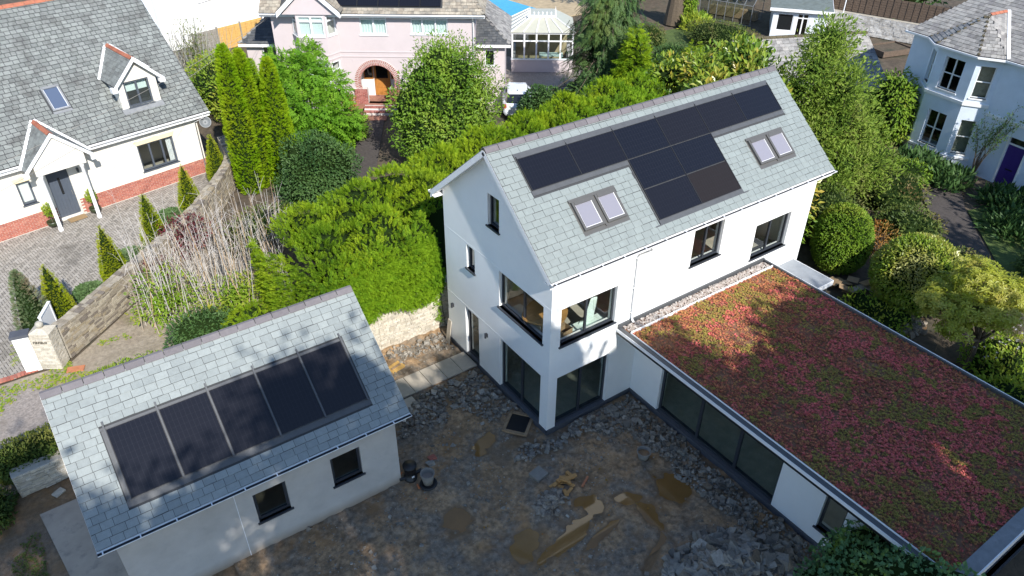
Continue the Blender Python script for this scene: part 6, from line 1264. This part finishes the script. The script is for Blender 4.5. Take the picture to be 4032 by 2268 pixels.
def hedge_pts(n):
    k = rng.choice(3, n, p=[.30, .56, .14]); u, v = rng.random(n), rng.random(n); P = np.zeros((n, 3)); Nn = np.zeros((n, 3)); bx0, bx1, by0 = -4.15, .12, 6.42
    f = k == 0; x = bx0+(bx1-bx0)*u[f]; tz = hedge_top(x, np.full(len(x), by0)); bot = np.where(x > -2.9, 1.36+.2*np.sin(x*2.1)+(x+2.9)*.06, .4); z = bot+(tz-bot)*v[f]
    P[f] = np.stack([x, by0-.12+.35*(fbm(np.stack([x, z, 0*x], 1)*1.3, 402)-.5)+.45*np.clip((z-tz+.9)/.9, 0, 1)**2, z], 1); Nn[f] = (0, -1, .35)
    f = k == 1; q = u[f]**1.15; x = bx0+(16.2-bx0)*q; y0_ = np.where(x < .12, by0, np.clip(7.6+(x-.1)*.30, 7.6, 10.6)); y = y0_+(np.clip(11.6+x*.12, 11.2, 13.4)-y0_)*v[f]; P[f] = np.stack([x, y, hedge_top(x, y)], 1)
    e = .12; g1 = (hedge_top(x+e, y)-P[f][:, 2])/e; g2 = (hedge_top(x, y+e)-P[f][:, 2])/e; Nn[f] = unit(np.stack([-g1*.6, -g2*.6-.1, np.ones(len(x))], 1))
    f = k == 2; rs_ = rng.random(f.sum()) < .25; y = by0+np.where(rs_, 1.6, 5.2)*v[f]; x = np.where(rs_, bx1, bx0-.25*np.clip(y-7, 0, 3)); tz = hedge_top(x, y); z = .2+(tz-.2)*u[f]; s_ = np.where(x > 0, 1., -1.); P[f] = np.stack([x+s_*(.1*fbm(np.stack([y, z, x], 1)*1.5, 403)-.15), y, z], 1); Nn[f] = np.stack([s_, 0*s_-.2, 0*s_+.3], 1)
    return P, unit(Nn+rng.normal(0, .15, (n, 3)))
Pq, Nq = hedge_pts(27000); Pq = Pq-Nq*.22*(rng.random(len(Pq))**1.3)[:, None]
gsel = np.clip((3.7-Pq[:, 2])*.8+(7.4-Pq[:, 1])*1.2+(Pq[:, 0]+2.4)*.45+rng.normal(0, .5, len(Pq)), -2, 2) > .55
for msk, ma_, sz, nm in ((~gsel, 'f_ley', .215, 'foliage'), (gsel, 'f_ley_green', .18, 'clipped_foliage')):
    Pm, Nm = Pq[msk], Nq[msk]
    if nm == 'clipped_foliage': hf = len(Pm)//3; Pm = np.concatenate([Pm, Pm[:hf]+rng.normal(0, .07, (hf, 3))*np.array([1, .4, 1])]); Nm = np.concatenate([Nm, Nm[:hf]])
    scatter(nm, SPRAY, Pm-np.array([-2, 8.5, 0]), orient(Nm, .7, .1, .3), sz*rng.uniform(.6, 1.4, len(Pm)), tints(Pm, 405, .9), ma_, hg)
hx_, hy_ = np.meshgrid(np.linspace(-3.6, 15.9, 66), np.linspace(6.6, 13.2, 26), indexing='ij'); hz_ = hedge_top(hx_.ravel(), hy_.ravel())-.32; hz_[hy_.ravel() > np.clip(11.6+hx_.ravel()*.12, 11.2, 13.4)-.2] = -.2; bad = (hx_.ravel() > .0) & (hy_.ravel() < np.clip(7.8+(hx_.ravel()-.1)*.30, 7.8, 10.8)); hz_[bad] = -.2
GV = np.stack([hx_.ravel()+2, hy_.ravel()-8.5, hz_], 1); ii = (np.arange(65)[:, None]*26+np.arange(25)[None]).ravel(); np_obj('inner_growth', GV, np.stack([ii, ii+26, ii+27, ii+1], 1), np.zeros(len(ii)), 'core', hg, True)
k_ = MB(); k_.box(-1.7, 1.9, -1.35, -.3, .3, 3.0); k_.box(-1.7, -1.6, -1.3, 4.5, -.3, 3); k_.build('inner_stems', 'core_brown', hg)
lb_ = MB(); 
for i in range(60):
    x, y = rng.uniform(-3.6, .0), 6.55+rng.uniform(0, .25); z = rng.uniform(1.2, 3.0); d = np.array([rng.normal(0, .3), -.25, rng.normal(.1, .3)]); lb_.tube([(x+2, y-8.5, z), (x+2+d[0]*.6, y-8.5+d[1]*.6, z+d[2]*.6)], [.012, .004], 4)
lb_.build('twigs', 'bark', hg)
# free-growing conifers behind the house, seen over the ridge
def spire(name, label, x, y, h, r_, nl, size, ma, seed, group=None, tmpl=SPRAY, grav=.1, z0=-.25):
    t = thing(name, label, 'conifer', (x, y, z0), 0, group); MB().tube([(0, 0, 0), (.03, 0, h*.9)], [.14, .02], 7).build('trunk', 'bark', t)
    def f(n):
        v = 1-np.sqrt(rng.random(n)); th = rng.uniform(0, 2*math.pi, n); tier = .78+.34*((v*h*1.5+.6*np.sin(th*3+seed)) % 1); k = 1+.7*(fbm(np.stack([np.cos(th)*1.8, np.sin(th)*1.8, v*h*.8], 1)+seed, seed, 3)-.5)
        rad = r_*(1-v)**.75*tier*k+.03; P = np.stack([x+np.cos(th)*rad, y+np.sin(th)*rad, z0+v*h], 1); return P, unit(np.stack([np.cos(th), np.sin(th), np.full(n, .35)], 1))
    surf_plant(t, f, nl, size, ma, tmpl, .6, grav, .15, seed, .35)
    k_ = MB(); k_.lathe([(r_*.6*(1-v)**.75, v*h*.92) for v in np.linspace(0, 1, 8)], 12); k_.build('inner_growth', 'core', t, True); return t
for i, (x, y, h, r_, lb) in enumerate(((20.3, 15.6, 4.0, 1.5, 'low feathery yellow-green conifer beside the tallest one behind the house'), (22.6, 16.2, 4.4, 1.5, 'feathery yellow-green conifer before the small back lawn'))):
    spire('hedge_conifer', lb, x, y, h, r_, 2600, .34, 'f_ley', 420+i)
spire('golden_conifer', 'tallest yellow-green conifer rising above the white house ridge in front of the dark cypress', 17.5, 15.6, 6.3, 1.75, 3600, .40, 'f_ley', 440, None)
# big weeping cypress
t = thing('weeping_cypress', 'large dark green cypress with drooping sprays beside the conservatory', 'conifer', (18.2, 18.6, -.25)); MB().tube([(0, 0, 0), (.1, 0, 5), (0, 0, 8.3)], [.35, .25, .1], 9).build('trunk', 'bark', t)
br = MB(); PP, NN = [], []
for i in range(210):
    z = rng.uniform(.5, 8.3); th = rng.uniform(0, 2*math.pi); L = (4.0*(1-z/12.5))*rng.uniform(.7, 1.1); d = np.array([math.cos(th), math.sin(th), 0]); p0, p1, p2 = np.array([0, 0, z]), d*L*.6+np.array([0, 0, z+.25]), d*L+np.array([0, 0, z-.45]); br.tube([p0, p1, p2], [.05, .03, .01], 4)
    m_ = 56; tt_ = rng.random(m_)**.6; q = p0[None]*(1-tt_[:, None])+(p1[None]*.5+p2[None]*.5)*tt_[:, None]+rng.normal(0, .28, (m_, 3))*np.array([1, 1, .9])-np.array([0, 0, .35])*rng.random((m_, 1)); PP.append(q); NN.append(np.tile(d*.5+np.array([0, 0, -.75]), (m_, 1)))
br.build('branches', 'bark', t); P, Nn = np.concatenate(PP), np.concatenate(NN); scatter('foliage', SPRAY, P, basis(unit(Nn+rng.normal(0, .35, Nn.shape)), unit(np.stack([P[:, 0], P[:, 1], 0*P[:, 0]+.6], 1))), .50*rng.uniform(.7, 1.3, len(P)), tints(P, 450, .8), 'f_cypress', t)
# garden trees and bushes in front of the pink house
cl = [((2.4+dx, 23.2+dy, z), (r_, r_, r_*.8)) for dx, dy, z, r_ in ((0, 0, 4.3, 1.1), (-1.1, .2, 3.6, 1.0), (1.0, -.3, 3.4, 1.0), (-.6, -.9, 2.8, 1.1), (.9, -1.0, 2.2, 1.05), (-1.2, -.7, 1.9, .95), (.1, -1.3, 1.3, 1.0), (1.5, -.7, 1.3, .85), (-1.0, .8, 4.6, .8), (.5, .8, 4.9, .7))]
tree('pinnate_tree', 'fresh green tree with drooping pinnate leaves before the pink house bay', 'tree', (2.3, 23.3, -.25), 1.8, cl, 3300, .42, 'f_walnut', COMP, 460, .1, .3, 2, .75, .7, .35, 0, 0, None, .05)
shrub('holly_bush', 'dark glossy evergreen bush between the columnar conifers and the path', 'shrub', (.45, 18.5, 1.15), (1.85, 1.6, 1.75), 9000, .15, 'f_dark', LEAF, 465, .4, 1.8, .35)
cl = [((7.7+dx, 19.1+dy, z), (r_, r_*.95, r_)) for dx, dy, z, r_ in ((0, 0, 2.3, 2.1), (-1.3, -.3, 1.5, 1.6), (1.4, -.3, 1.7, 1.6), (.1, -1.2, 1.2, 1.6), (-.6, .3, 3.9, 1.35), (.9, .2, 4.0, 1.3), (.1, .4, 4.8, .9), (-1.6, .3, 3.0, 1.2), (1.9, .4, 2.9, 1.2), (-1.5, -1.2, .7, 1.2), (1.3, -1.3, .7, 1.2))]
tree('camellia_bush', 'big rounded glossy evergreen bush hiding the right of the pink house porch', 'shrub', (7.7, 19.1, -.25), 1.2, cl, 19000, .19, 'f_camellia', LEAF, 470, .1, .3, 2.2, .45, .9, 0, .1, .6, None, .05)
tree('flowering_shrub', 'loose pale-tipped shrub with thin shoots rising above the big evergreen bush', 'shrub', (8.9, 20.8, -.25), 1.6, [((8.6, 20.6, 5.0), (1.5, .9, .9)), ((10.3, 19.6, 4.0), (1.0, .9, 1.2)), ((10.9, 19.2, 2.6), (.9, .9, 1.3)), ((9.6, 20.2, 4.7), (1.0, .8, .8))], 3600, .13, 'f_camellia', LEAF, 475, .07, .4, 2.5, .9, .9, 0, .5, 0, None, .03, 5)
shrub('bronze_shrub', 'small bronze-green shrub beside the dark front path', 'shrub', (5.0, 24.0, .5), (.75, .7, .95), 1700, .13, 'f_scrub', LEAF, 476)
shrub('grass_edge_shrub', 'low dark shrub at the corner of the front path', 'shrub', (3.6, 23.2, .1), (.8, .6, .5), 1200, .12, 'f_dark', LEAF, 477)
t = thing('potted_acer', 'orange-leaved plant in a pot beside the brick porch arch', 'potted plant', (*ploc(-.95, -.75), -.25)); MB().lathe([(.001, .01), (.14, 0), (.2, .35), (.17, .35), (.001, .3)], 14).build('pot', 'terracotta', t, True); P, Nn = blob(600, (0, 0, .85), (.45, .4, .45), .3, 2, 9, .8); scatter('foliage', LEAF, P, orient(Nn, 1), .12*rng.uniform(.7, 1.2, len(P)), tints(P, 5, 2), 'f_autumn', t)
shrub('laurel_bush', 'dark laurel bush beside the parked white car', 'shrub', (14.6, 19.6, .7), (1.5, 1.3, 1.35), 4200, .19, 'f_dark', LEAF, 480); shrub('laurel_bush', 'taller dark laurel bush at the foot of the weeping cypress', 'shrub', (16.6, 18.0, 1.2), (1.3, 1.2, 1.7), 3600, .2, 'f_dark', LEAF, 481)
shrub('clipped_box_hedge', 'long low dark green clipped hedge before the greenhouse', 'hedge', (34.2, 23.6, .5), (2.0, 3.6, 1.0), 5500, .14, 'f_scrub', LEAF, 482, .15, 1.5)
shrub('bronze_bush', 'olive bush beside the small back lawn', 'shrub', (29.6, 27.0, .4), (1.6, 1.2, 1.0), 2200, .15, 'f_scrub', LEAF, 483); shrub('lawn_edge_bush', 'dark bush at the near edge of the small back lawn', 'shrub', (27.4, 22.4, .5), (1.6, 1.2, 1.1), 2200, .16, 'f_dark', LEAF, 484)
# old tree trunk and leaves at the top edge
t = thing('old_tree', 'thick pale tree trunk with ivy at the back of the garden', 'tree', (35.6, 30.2, -.25)); MB().tube([(0, 0, 0), (.1, 0, 2), (-.2, .2, 6), (0, .3, 10)], [.8, .62, .5, .35], 12).build('trunk', 'bark', t); P, Nn = blob(2400, (.9, -.6, 1.6), (.6, .6, 1.9), .3, 2, 6, .6); scatter('ivy', LEAF, P, orient(Nn, 1), .2*rng.uniform(.7, 1.3, len(P)), tints(P, 6, 1), 'f_bright', t); P, Nn = blob(5000, (0, 1, 9), (5, 4, 3), .3, 2, 7, .8); scatter('crown', LEAF, P, orient(Nn, 1), .35*rng.uniform(.7, 1.3, len(P)), tints(P, 7, 1), 'f_dark', t)
shrub('strap_leaf_clump', 'yellow-green strappy plants at the foot of the old trunk', 'plants', (36.2, 28.3, .0), (1.2, .9, .7), 900, .5, 'f_bright', NARROW, 485, lift=.8)
# large-leaved evergreen by the far end of the house
tree('magnolia', 'large-leaved glossy evergreen tree beyond the far end of the white house', 'tree', (17.8, 9.6, -.25), 2.2, [((18.0, 11.2, 4.6), (1.5, 1.2, 1.3)), ((20.0, 10.6, 5.0), (1.6, 1.3, 1.2)), ((16.4, 9.2, 4.2), (1.5, 1.4, 1.4)), ((18.6, 8.9, 4.5), (1.5, 1.3, 1.5)), ((17.2, 7.0, 4.4), (1.3, 1.2, 1.5)), ((16.0, 5.6, 3.9), (1.2, 1.2, 1.4)), ((15.6, 7.6, 3.4), (1.5, 1.4, 1.5)), ((21.2, 11.8, 4.3), (1.3, 1.2, 1.2)), ((17.0, 12.6, 4.2), (1.2, 1.0, 1.0))], 8000, .31, 'f_magnolia', LEAF, 490, .14, .3, 2, .7, .9, 0, .35, .5)
shrub('climbing_laurel', 'glossy yellow-tipped evergreen growing against the far end of the white house', 'shrub', (14.2, 4.2, 2.9), (1.25, 2.6, 3.0), 4200, .27, 'f_magnolia', LEAF, 491, .3, 2, .4, lift=.3)
cl = [((20.6+dx, 6.6+dy, z), (r_, r_, r_*.95)) for dx, dy, z, r_ in ((0, 0, 6.9, 1.2), (.9, .6, 6.0, 1.25), (-.9, -.2, 5.8, 1.2), (.3, -.9, 5.0, 1.4), (-1.1, .5, 4.6, 1.3), (1.4, -.2, 4.3, 1.4), (0, -1.5, 3.6, 1.4), (-1.3, -1.2, 3.0, 1.3), (1.2, -1.7, 2.8, 1.4), (0, .3, 3.2, 1.5), (-.6, -2.6, 1.9, 1.3), (.9, -2.9, 1.6, 1.3), (-1.9, -2.9, 1.4, 1.1))]
tree('willow_leaved_tree', 'tall airy tree with fine grey-green leaves between the white house and the villa', 'tree', (20.4, 6.4, -.25), 3.2, cl, 26000, .21, 'f_willow', leaf_t(.34), 495, .14, .45, 2.4, .95, 1.1, 0, .4, .35, None, .05, 6)
shrub('twiggy_hedge', 'low untidy green hedge at the foot of the airy tree', 'hedge', (17.6, 3.0, .6), (1.6, 1.5, 1.3), 5200, .14, 'f_scrub', LEAF, 496, .3, 2, .5)
shrub('clipped_yew_dome', 'clipped dark green domed shrub beside the end of the white house', 'shrub', (15.9, .95, 1.0), (1.1, 1.2, 1.55), 11000, .10, 'f_privet', LEAF, 500, .08, 1.2, .14, .9, core=.9)
shrub('clipped_ball_bush', 'clipped round glossy yellow-green bush beside the cardboard heap', 'shrub', (16.05, -2.25, 1.0), (1.65, 1.55, 1.45), 12500, .125, 'f_ball', LEAF, 505, .08, 1.2, .14, .9, core=.9)
shrub('bramble_patch', 'weedy leaves around the builder\'s waste beyond the wing', 'weeds', (14.0, -2.2, .0), (1.1, 1.4, .45), 1500, .15, 'f_bright', LEAF, 506, .4, 2, .6)
shrub('red_stem_shrub', 'reddish twiggy shrub between the two clipped bushes', 'shrub', (18.2, .6, .3), (.9, .9, .9), 900, .16, 'f_autumn', NARROW, 507, .4, 2, .8, core=0, stems=14)
cl = [((13.9+dx, -5.2+dy, z), (r_, r_, r_*.62)) for dx, dy, z, r_ in ((0, .1, 3.05, .8), (-.9, .6, 2.35, .8), (.9, -.5, 2.7, .85), (.1, -.8, 2.3, .8), (-.5, -.2, 2.45, .8), (1.1, .5, 2.6, .8), (.6, .6, 3.0, .7), (-1.2, -.1, 1.9, .6), (1.6, -.9, 2.5, .8), (.2, .9, 2.2, .8))]
tree('rhododendron', 'small crooked tree with yellow-green leaf rosettes beside the sedum roof', 'tree', (13.95, -5.75, -.25), 1.35, cl, 2500, .155, 'f_rhodo', ROS, 510, .09, .3, 2, .6, .6, 0, .7, 0, None, .045, 4)
shrub('japanese_anemone', 'bright leafy clump with pale pink flowers under the crooked tree', 'plants', (14.9, -6.6, .1), (1.5, 1.3, .65), 2600, .16, 'f_bright', LEAF, 515, .3, 2, .5); o = bpy.data.objects[-1] if False else None
n = 60; P = np.c_[rng.uniform(13.8, 16.6, n), rng.uniform(-6.8, -4.6, n), rng.uniform(.55, 1.0, n)]; fl_ = thing('anemone_flowers', 'scattered pale pink flowers on tall stems beyond the crooked tree', 'flowers', (15, -5.8, -.25)); scatter('blooms', TUFT, P-np.array([15, -5.8, -.25]), basis(np.c_[rng.normal(size=(n, 2)), np.zeros(n)], np.tile([0, 0, 1.], (n, 1))), rng.uniform(.05, .085, n), rng.random(n), 'f_flower', fl_, kind='stuff'); k_ = MB(); [k_.tube([(p[0]-15, p[1]+5.8, .0), (p[0]-15, p[1]+5.8, p[2]+.25)], .004, 3) for p in P]; k_.build('stems', 'stem_tan', fl_)
shrub('low_border', 'bright low leafy border plants along the edge of the sedum roof', 'plants', (12.9, -7.6, .05), (1.4, 1.2, .6), 2200, .16, 'f_bright', LEAF, 516, .35, 2, .5); shrub('dark_border_bush', 'dark evergreen bush at the lower end of the flower border', 'shrub', (12.6, -8.9, .3), (1.2, .9, 1.0), 2400, .13, 'f_dark', LEAF, 517)
# villa garden
shrub('wisteria', 'green climber clothing the corner of the blue-white villa', 'climber', (28.8, 7.2, 1.7), (1.1, 1.4, 2.2), 3800, .22, 'f_privet', LEAF, 520, .35, 2, .6, grav=.5, stems=5)
t = thing('climbing_rose', 'sparse climbing rose with bare stems trained up beside the purple door', 'climber', (28.85, 2.0, -.4)); k_ = MB(); PP = []
for i in range(11):
    e = np.array([rng.uniform(-.3, .3), rng.uniform(-1.9, 1.3), rng.uniform(2.2, 4.4)]); md = np.array([-.1, rng.uniform(-.3, .4), rng.uniform(1.0, 1.8)]); k_.tube([(0, .1, 0), md, e], [.03, .02, .006], 5)
    for s_ in np.linspace(.35, 1, 9): q = md+(e-md)*s_; PP.append(q+rng.normal(0, .12, (9, 3)))
k_.build('stems', 'bark', t); P = np.concatenate(PP); scatter('foliage', LEAF, P, orient(np.tile([-1., 0, .2], (len(P), 1)), 1), .12*rng.uniform(.6, 1.2, len(P)), tints(P, 9, 2), 'f_dark', t)
for i, (x, y, r_, nm, ma_, lb) in enumerate(((26.9, 2.6, 1.2, 'agapanthus', 'f_dark', 'strappy dark green clump under the villa bay'), (27.3, 4.3, 1.2, 'agapanthus', 'f_dark', 'strappy green clump left of the villa bay'), (27.0, -.6, 1.2, 'agapanthus', 'f_dark', 'strappy clump right of the purple door'), (25.0, -2.0, 1.3, 'agapanthus', 'f_dark', 'strappy clump on the villa lawn edge'))):
    shrub(nm, lb, 'plants', (x, y, -.1), (r_, r_, .55), 1100, .48, ma_, NARROW, 530+i, .2, 1.5, .8, .7, core=0, lift=.9)
for i, (x, y, r_, h, ma_, lb) in enumerate(((24.6, 5.4, 1.6, 1.1, 'f_scrub', 'dark bushy shrub before the villa climber'), (22.6, 2.9, 1.6, 1.0, 'f_scrub', 'olive shrub by the villa path'), (25.2, 3.6, 1.0, .7, 'f_privet', 'small round green shrub near the villa bay'), (20.6, .6, 1.4, .8, 'f_scrub', 'low scrub beside the clipped dome'), (19.4, -2.6, 1.1, .6, 'f_scrub', 'low scrub beside the clipped ball'), (22.4, -4.4, 1.0, .4, 'f_scrub', 'flat ground shrub on the villa lawn'), (26.2, 8.6, 1.8, 1.6, 'f_dark', 'dark shrub mass beside the villa corner'))):
    shrub('garden_shrub', lb, 'shrub', (x, y, h*.35), (r_, r_, h), int(1500*r_), .16, ma_, LEAF, 540+i, .3, 2, .5)
# bare pale stems, weeds and brambles behind the garage
bm_ = thing('bare_stem_thicket', 'thicket of bare pale upright stems behind the garage', 'bare shrubs', (-6.3, 13.0, -.25)); k_ = MB()
for i in range(185):
    q = rng.random(); bx = -8.6+5.3*q+rng.normal(0, .25); by = 12.4-.9*q+rng.uniform(-.3, 2.4); L = rng.uniform(2.0, 4.7); le = np.array([rng.normal(0, .10), rng.normal(.0, .10), 1.]); p0 = np.array([bx+6.3, by-13.0, .0]); p1 = p0+le*L*.5+rng.normal(0, .05, 3); p2 = p0+le*L+rng.normal(0, .16, 3); tt_ = float(rng.random()); k_.tube([p0, p1, p2], [.015, .011, .004], 4, tt_, False)
    for j in range(5):
        s_ = rng.uniform(.4, .98); c_ = p0+(p2-p0)*s_; d = unit(np.array([rng.normal(), rng.normal(), 1.0]))*rng.uniform(.25, .6); k_.tube([c_, c_+d*.6+rng.normal(0, .03, 3), c_+d], [.005, .004, .002], 3, tt_*.5, False)
k_.build('stems', 'twig_pale', bm_)
shrub('bramble', 'yellow-green bramble weaving through the bare stems', 'weeds', (-7.9, 13.2, .5), (1.2, 1.3, 1.2), 2000, .15, 'f_bright', LEAF, 560, .5, 2.5, .95, core=0, stems=6); shrub('bramble', 'sparse green weeds under the bare stems beside the hedge', 'weeds', (-5.6, 12.2, .2), (1.8, 1.0, 1.0), 2200, .15, 'f_bright', LEAF, 561, .5, 2.5, .95, core=0)
shrub('red_leaved_shrub', 'dark red-leaved shrub by the stone wall behind the bare stems', 'shrub', (-6.1, 17.2, .6), (1.1, .8, .9), 1100, .15, 'f_red', LEAF, 562, .4, 2, .8, core=0, stems=6); shrub('red_leaved_shrub', 'small patch of red leaves among the bare stems', 'shrub', (-7.6, 14.6, .9), (.8, .6, .5), 300, .13, 'f_red', LEAF, 563, .4, 2, .9, core=0)
shrub('undergrowth', 'low tangled green undergrowth between the columnar conifers and the clipped hedge', 'undergrowth', (-2.6, 16.6, .05), (1.9, 2.0, .75), 3000, .16, 'f_scrub', LEAF, 568, .4, 2, .6); shrub('dark_evergreen', 'low dark glossy evergreen against the garage ridge', 'shrub', (-7.3, 10.9, .15), (1.2, .7, .7), 2600, .13, 'f_dark', LEAF, 564, .25, 2, .4); shrub('bright_weed', 'bright green low growth behind the garage ridge', 'weeds', (-5.7, 10.6, .1), (.9, .6, .6), 900, .2, 'f_ley', SPRAY, 565, .3, 2, .5); shrub('verge_weeds', 'yellow-green weeds along the back of the garage', 'weeds', (-9.9, 10.6, -.15), (1.5, .5, .3), 1000, .12, 'f_bright', LEAF, 566, .4, 2, .6, core=0)
n = 5000; P = np.c_[rng.uniform(-14.5, -8.5, n), rng.uniform(10.6, 14.4, n), np.full(n, -.255)]; dn = fbm(P*1.1, 81); P = P[dn > .54]; scatter('verge_grass', TUFT, P, basis(np.c_[rng.normal(size=(len(P), 2)), np.zeros(len(P))], np.tile([0, 0, 1.], (len(P), 1))), rng.uniform(.03, .075, len(P)), rng.random(len(P)), 'f_bright', None, kind='stuff')
n = 4500; P = np.c_[rng.uniform(-15.8, -13.5, n), rng.uniform(-.5, 7.0, n), np.full(n, -.27)]; dn = fbm(P*.9, 83); P = P[dn > .55]; scatter('yard_weeds', TUFT, P, basis(np.c_[rng.normal(size=(len(P), 2)), np.zeros(len(P))], np.tile([0, 0, 1.], (len(P), 1))), rng.uniform(.03, .065, len(P)), rng.random(len(P)), 'f_scrub', None, kind='stuff')
shrub('ivy_bank', 'dark ivy mound covering the low stone wall', 'ivy', (-13.1, 7.5, .35), (1.7, .8, .6), 6000, .10, 'f_ivy', LEAF, 570, .25, 1.5, .3); shrub('ivy_bank', 'trailing ivy at the wall end beside the cable', 'ivy', (-14.6, 6.3, .05), (.8, .9, .5), 2000, .10, 'f_ivy', LEAF, 571, .3, 1.5, .3)
# growth between the cottage and the lap fence
shrub('mixed_hedge', 'yellow-green mixed shrubs beside the cottage gable', 'shrub', (.9, 32.0, .7), (2.2, 5.0, 1.9), 9000, .19, 'f_bright', LEAF, 575, .3, 1.8, .5); shrub('mixed_hedge', 'darker shrubs between the cottage gable and the columnar conifers', 'shrub', (.6, 26.3, .4), (1.5, 1.8, 1.2), 2600, .17, 'f_scrub', LEAF, 576, .3, 1.8, .5)
bd_ = thing('dry_buddleia', 'tall dry straw-coloured shrub against the white wall', 'shrub', (.9, 39.5, -.25)); k_ = MB()
for i in range(140):
    p0 = np.array([rng.normal(0, .9), rng.normal(0, 1.4), 0]); L = rng.uniform(1.5, 4.2); d = np.array([rng.normal(0, .22), rng.normal(0, .22), 1]); k_.tube([p0, p0+d*L*.5, p0+d*L+rng.normal(0, .2, 3)], [.022, .015, .005], 4, rng.random(), False)
k_.build('stems', 'f_dry', bd_); P, Nn = blob(1100, (0, 0, 1.6), (1.3, 1.8, 2.2), .4, 2, 8, .9, .1); scatter('foliage', NARROW, P, orient(Nn, 1), .22*rng.uniform(.6, 1.3, len(P)), tints(P, 8, 1), 'f_scrub', bd_)
# dark wood beyond the gardens
for i, (x, y, r_, h) in enumerate(((50, 28, 4, 5), (53, 21, 4, 5.5), (54, 14, 4, 5), (46, 33, 4, 6), (40, 38, 4, 6), (52, 8, 4, 5))):
    tree('boundary_tree', 'dark leafy tree beyond the brown panel fence', 'tree', (x, y, -.25), 2.5, [((x+rng.normal(0, 1.2), y+rng.normal(0, 1.2), 2+k*1.3), (r_*.7, r_*.7, 2.0)) for k in range(4)], 2600, .4, 'f_dark', LEAF, 580+i, .25, .3, 2, .6, 1, 0, 0, .6, 'trees beyond the fence')
# shrub at the near end of the wing (its top reaches into the picture)
cl = [((2.35+dx, -9.1+dy, z), (r_, r_, r_*.7)) for dx, dy, z, r_ in ((0, .1, 1.75, .85), (.8, .35, 1.5, .8), (-.8, -.2, 1.45, .85), (.1, -.9, 1.7, .9), (1.2, -.3, 1.9, .75), (-1.3, .0, .9, .7), (.5, .6, .9, .8), (1.7, .1, 1.6, .6), (-.5, .55, .9, .7), (-.1, -1.0, 2.7, .75), (.05, -1.75, 3.0, .65), (-.2, -.6, 2.2, .8))]
tree('round_leaved_shrub', 'dense blue-green round-leaved shrub overhanging the near end of the wing', 'shrub', (2.3, -9.4, -.25), .8, cl, 9500, .115, 'f_euca', ROUND, 600, .09, .25, 2, .5, .9, 0, .2, .75, None, .04)
# tall trees standing south of the yard; they shade the garage, the mud and the sedum roof
def shade_tree(x, y, h, r_, seed, n=5200, hz=.36, core=0.):
    cl = []
    for k in range(26):
        d = rdir(1)[0]; q = rng.random()**.4; cl.append(((x+d[0]*r_*q, y+d[1]*r_*.8*q, h-r_*1.25+d[2]*r_*1.2*q), (r_*.33,)*3))
    tree('tall_garden_tree', 'tall leafy tree standing south of the muddy yard', 'tree', (x, y, -.3), h*.45, cl, n, hz, 'f_shade', LEAF, seed, .3, .4, 2, .9, 1.1, 0, 0, core, 'tall trees south of the yard', .1)
SHADE = [(-16.0, -19.5, 22.2, 5.2), (-10.0, -21.0, 22.3, 5.0), (-4.5, -20.5, 20.8, 5.0), (.7, -20.0, 18.5, 4.8), (5.1, -20.5, 17.4, 4.6), (8.7, -21.5, 17.2, 4.2)]
for i, (x, y, h, r_) in enumerate(SHADE): shade_tree(x, y, h, r_, 700+i, 8000, .40, .5 if i < 2 else .72)
for i, (x, y, h, r_) in enumerate(((22.0, -11.5, 9.5, 2.8), (26.6, -10, 10.5, 3.6), (31, -9, 11, 4))):
    cl = [((x+d_[0]*r_*.6, y+d_[1]*r_*.6, h-r_*1.1+d_[2]*r_), (r_*.42,)*3) for d_ in rdir(14)]
    tree('villa_garden_tree', 'leafy tree at the south side of the villa lawn', 'tree', (x, y, -.3), h*.4, cl, 2600, .36, 'f_shade', LEAF, 720+i, .25, .4, 2, .9, 1.1, 0, 0, 0, 'trees south of the villa lawn', .08)
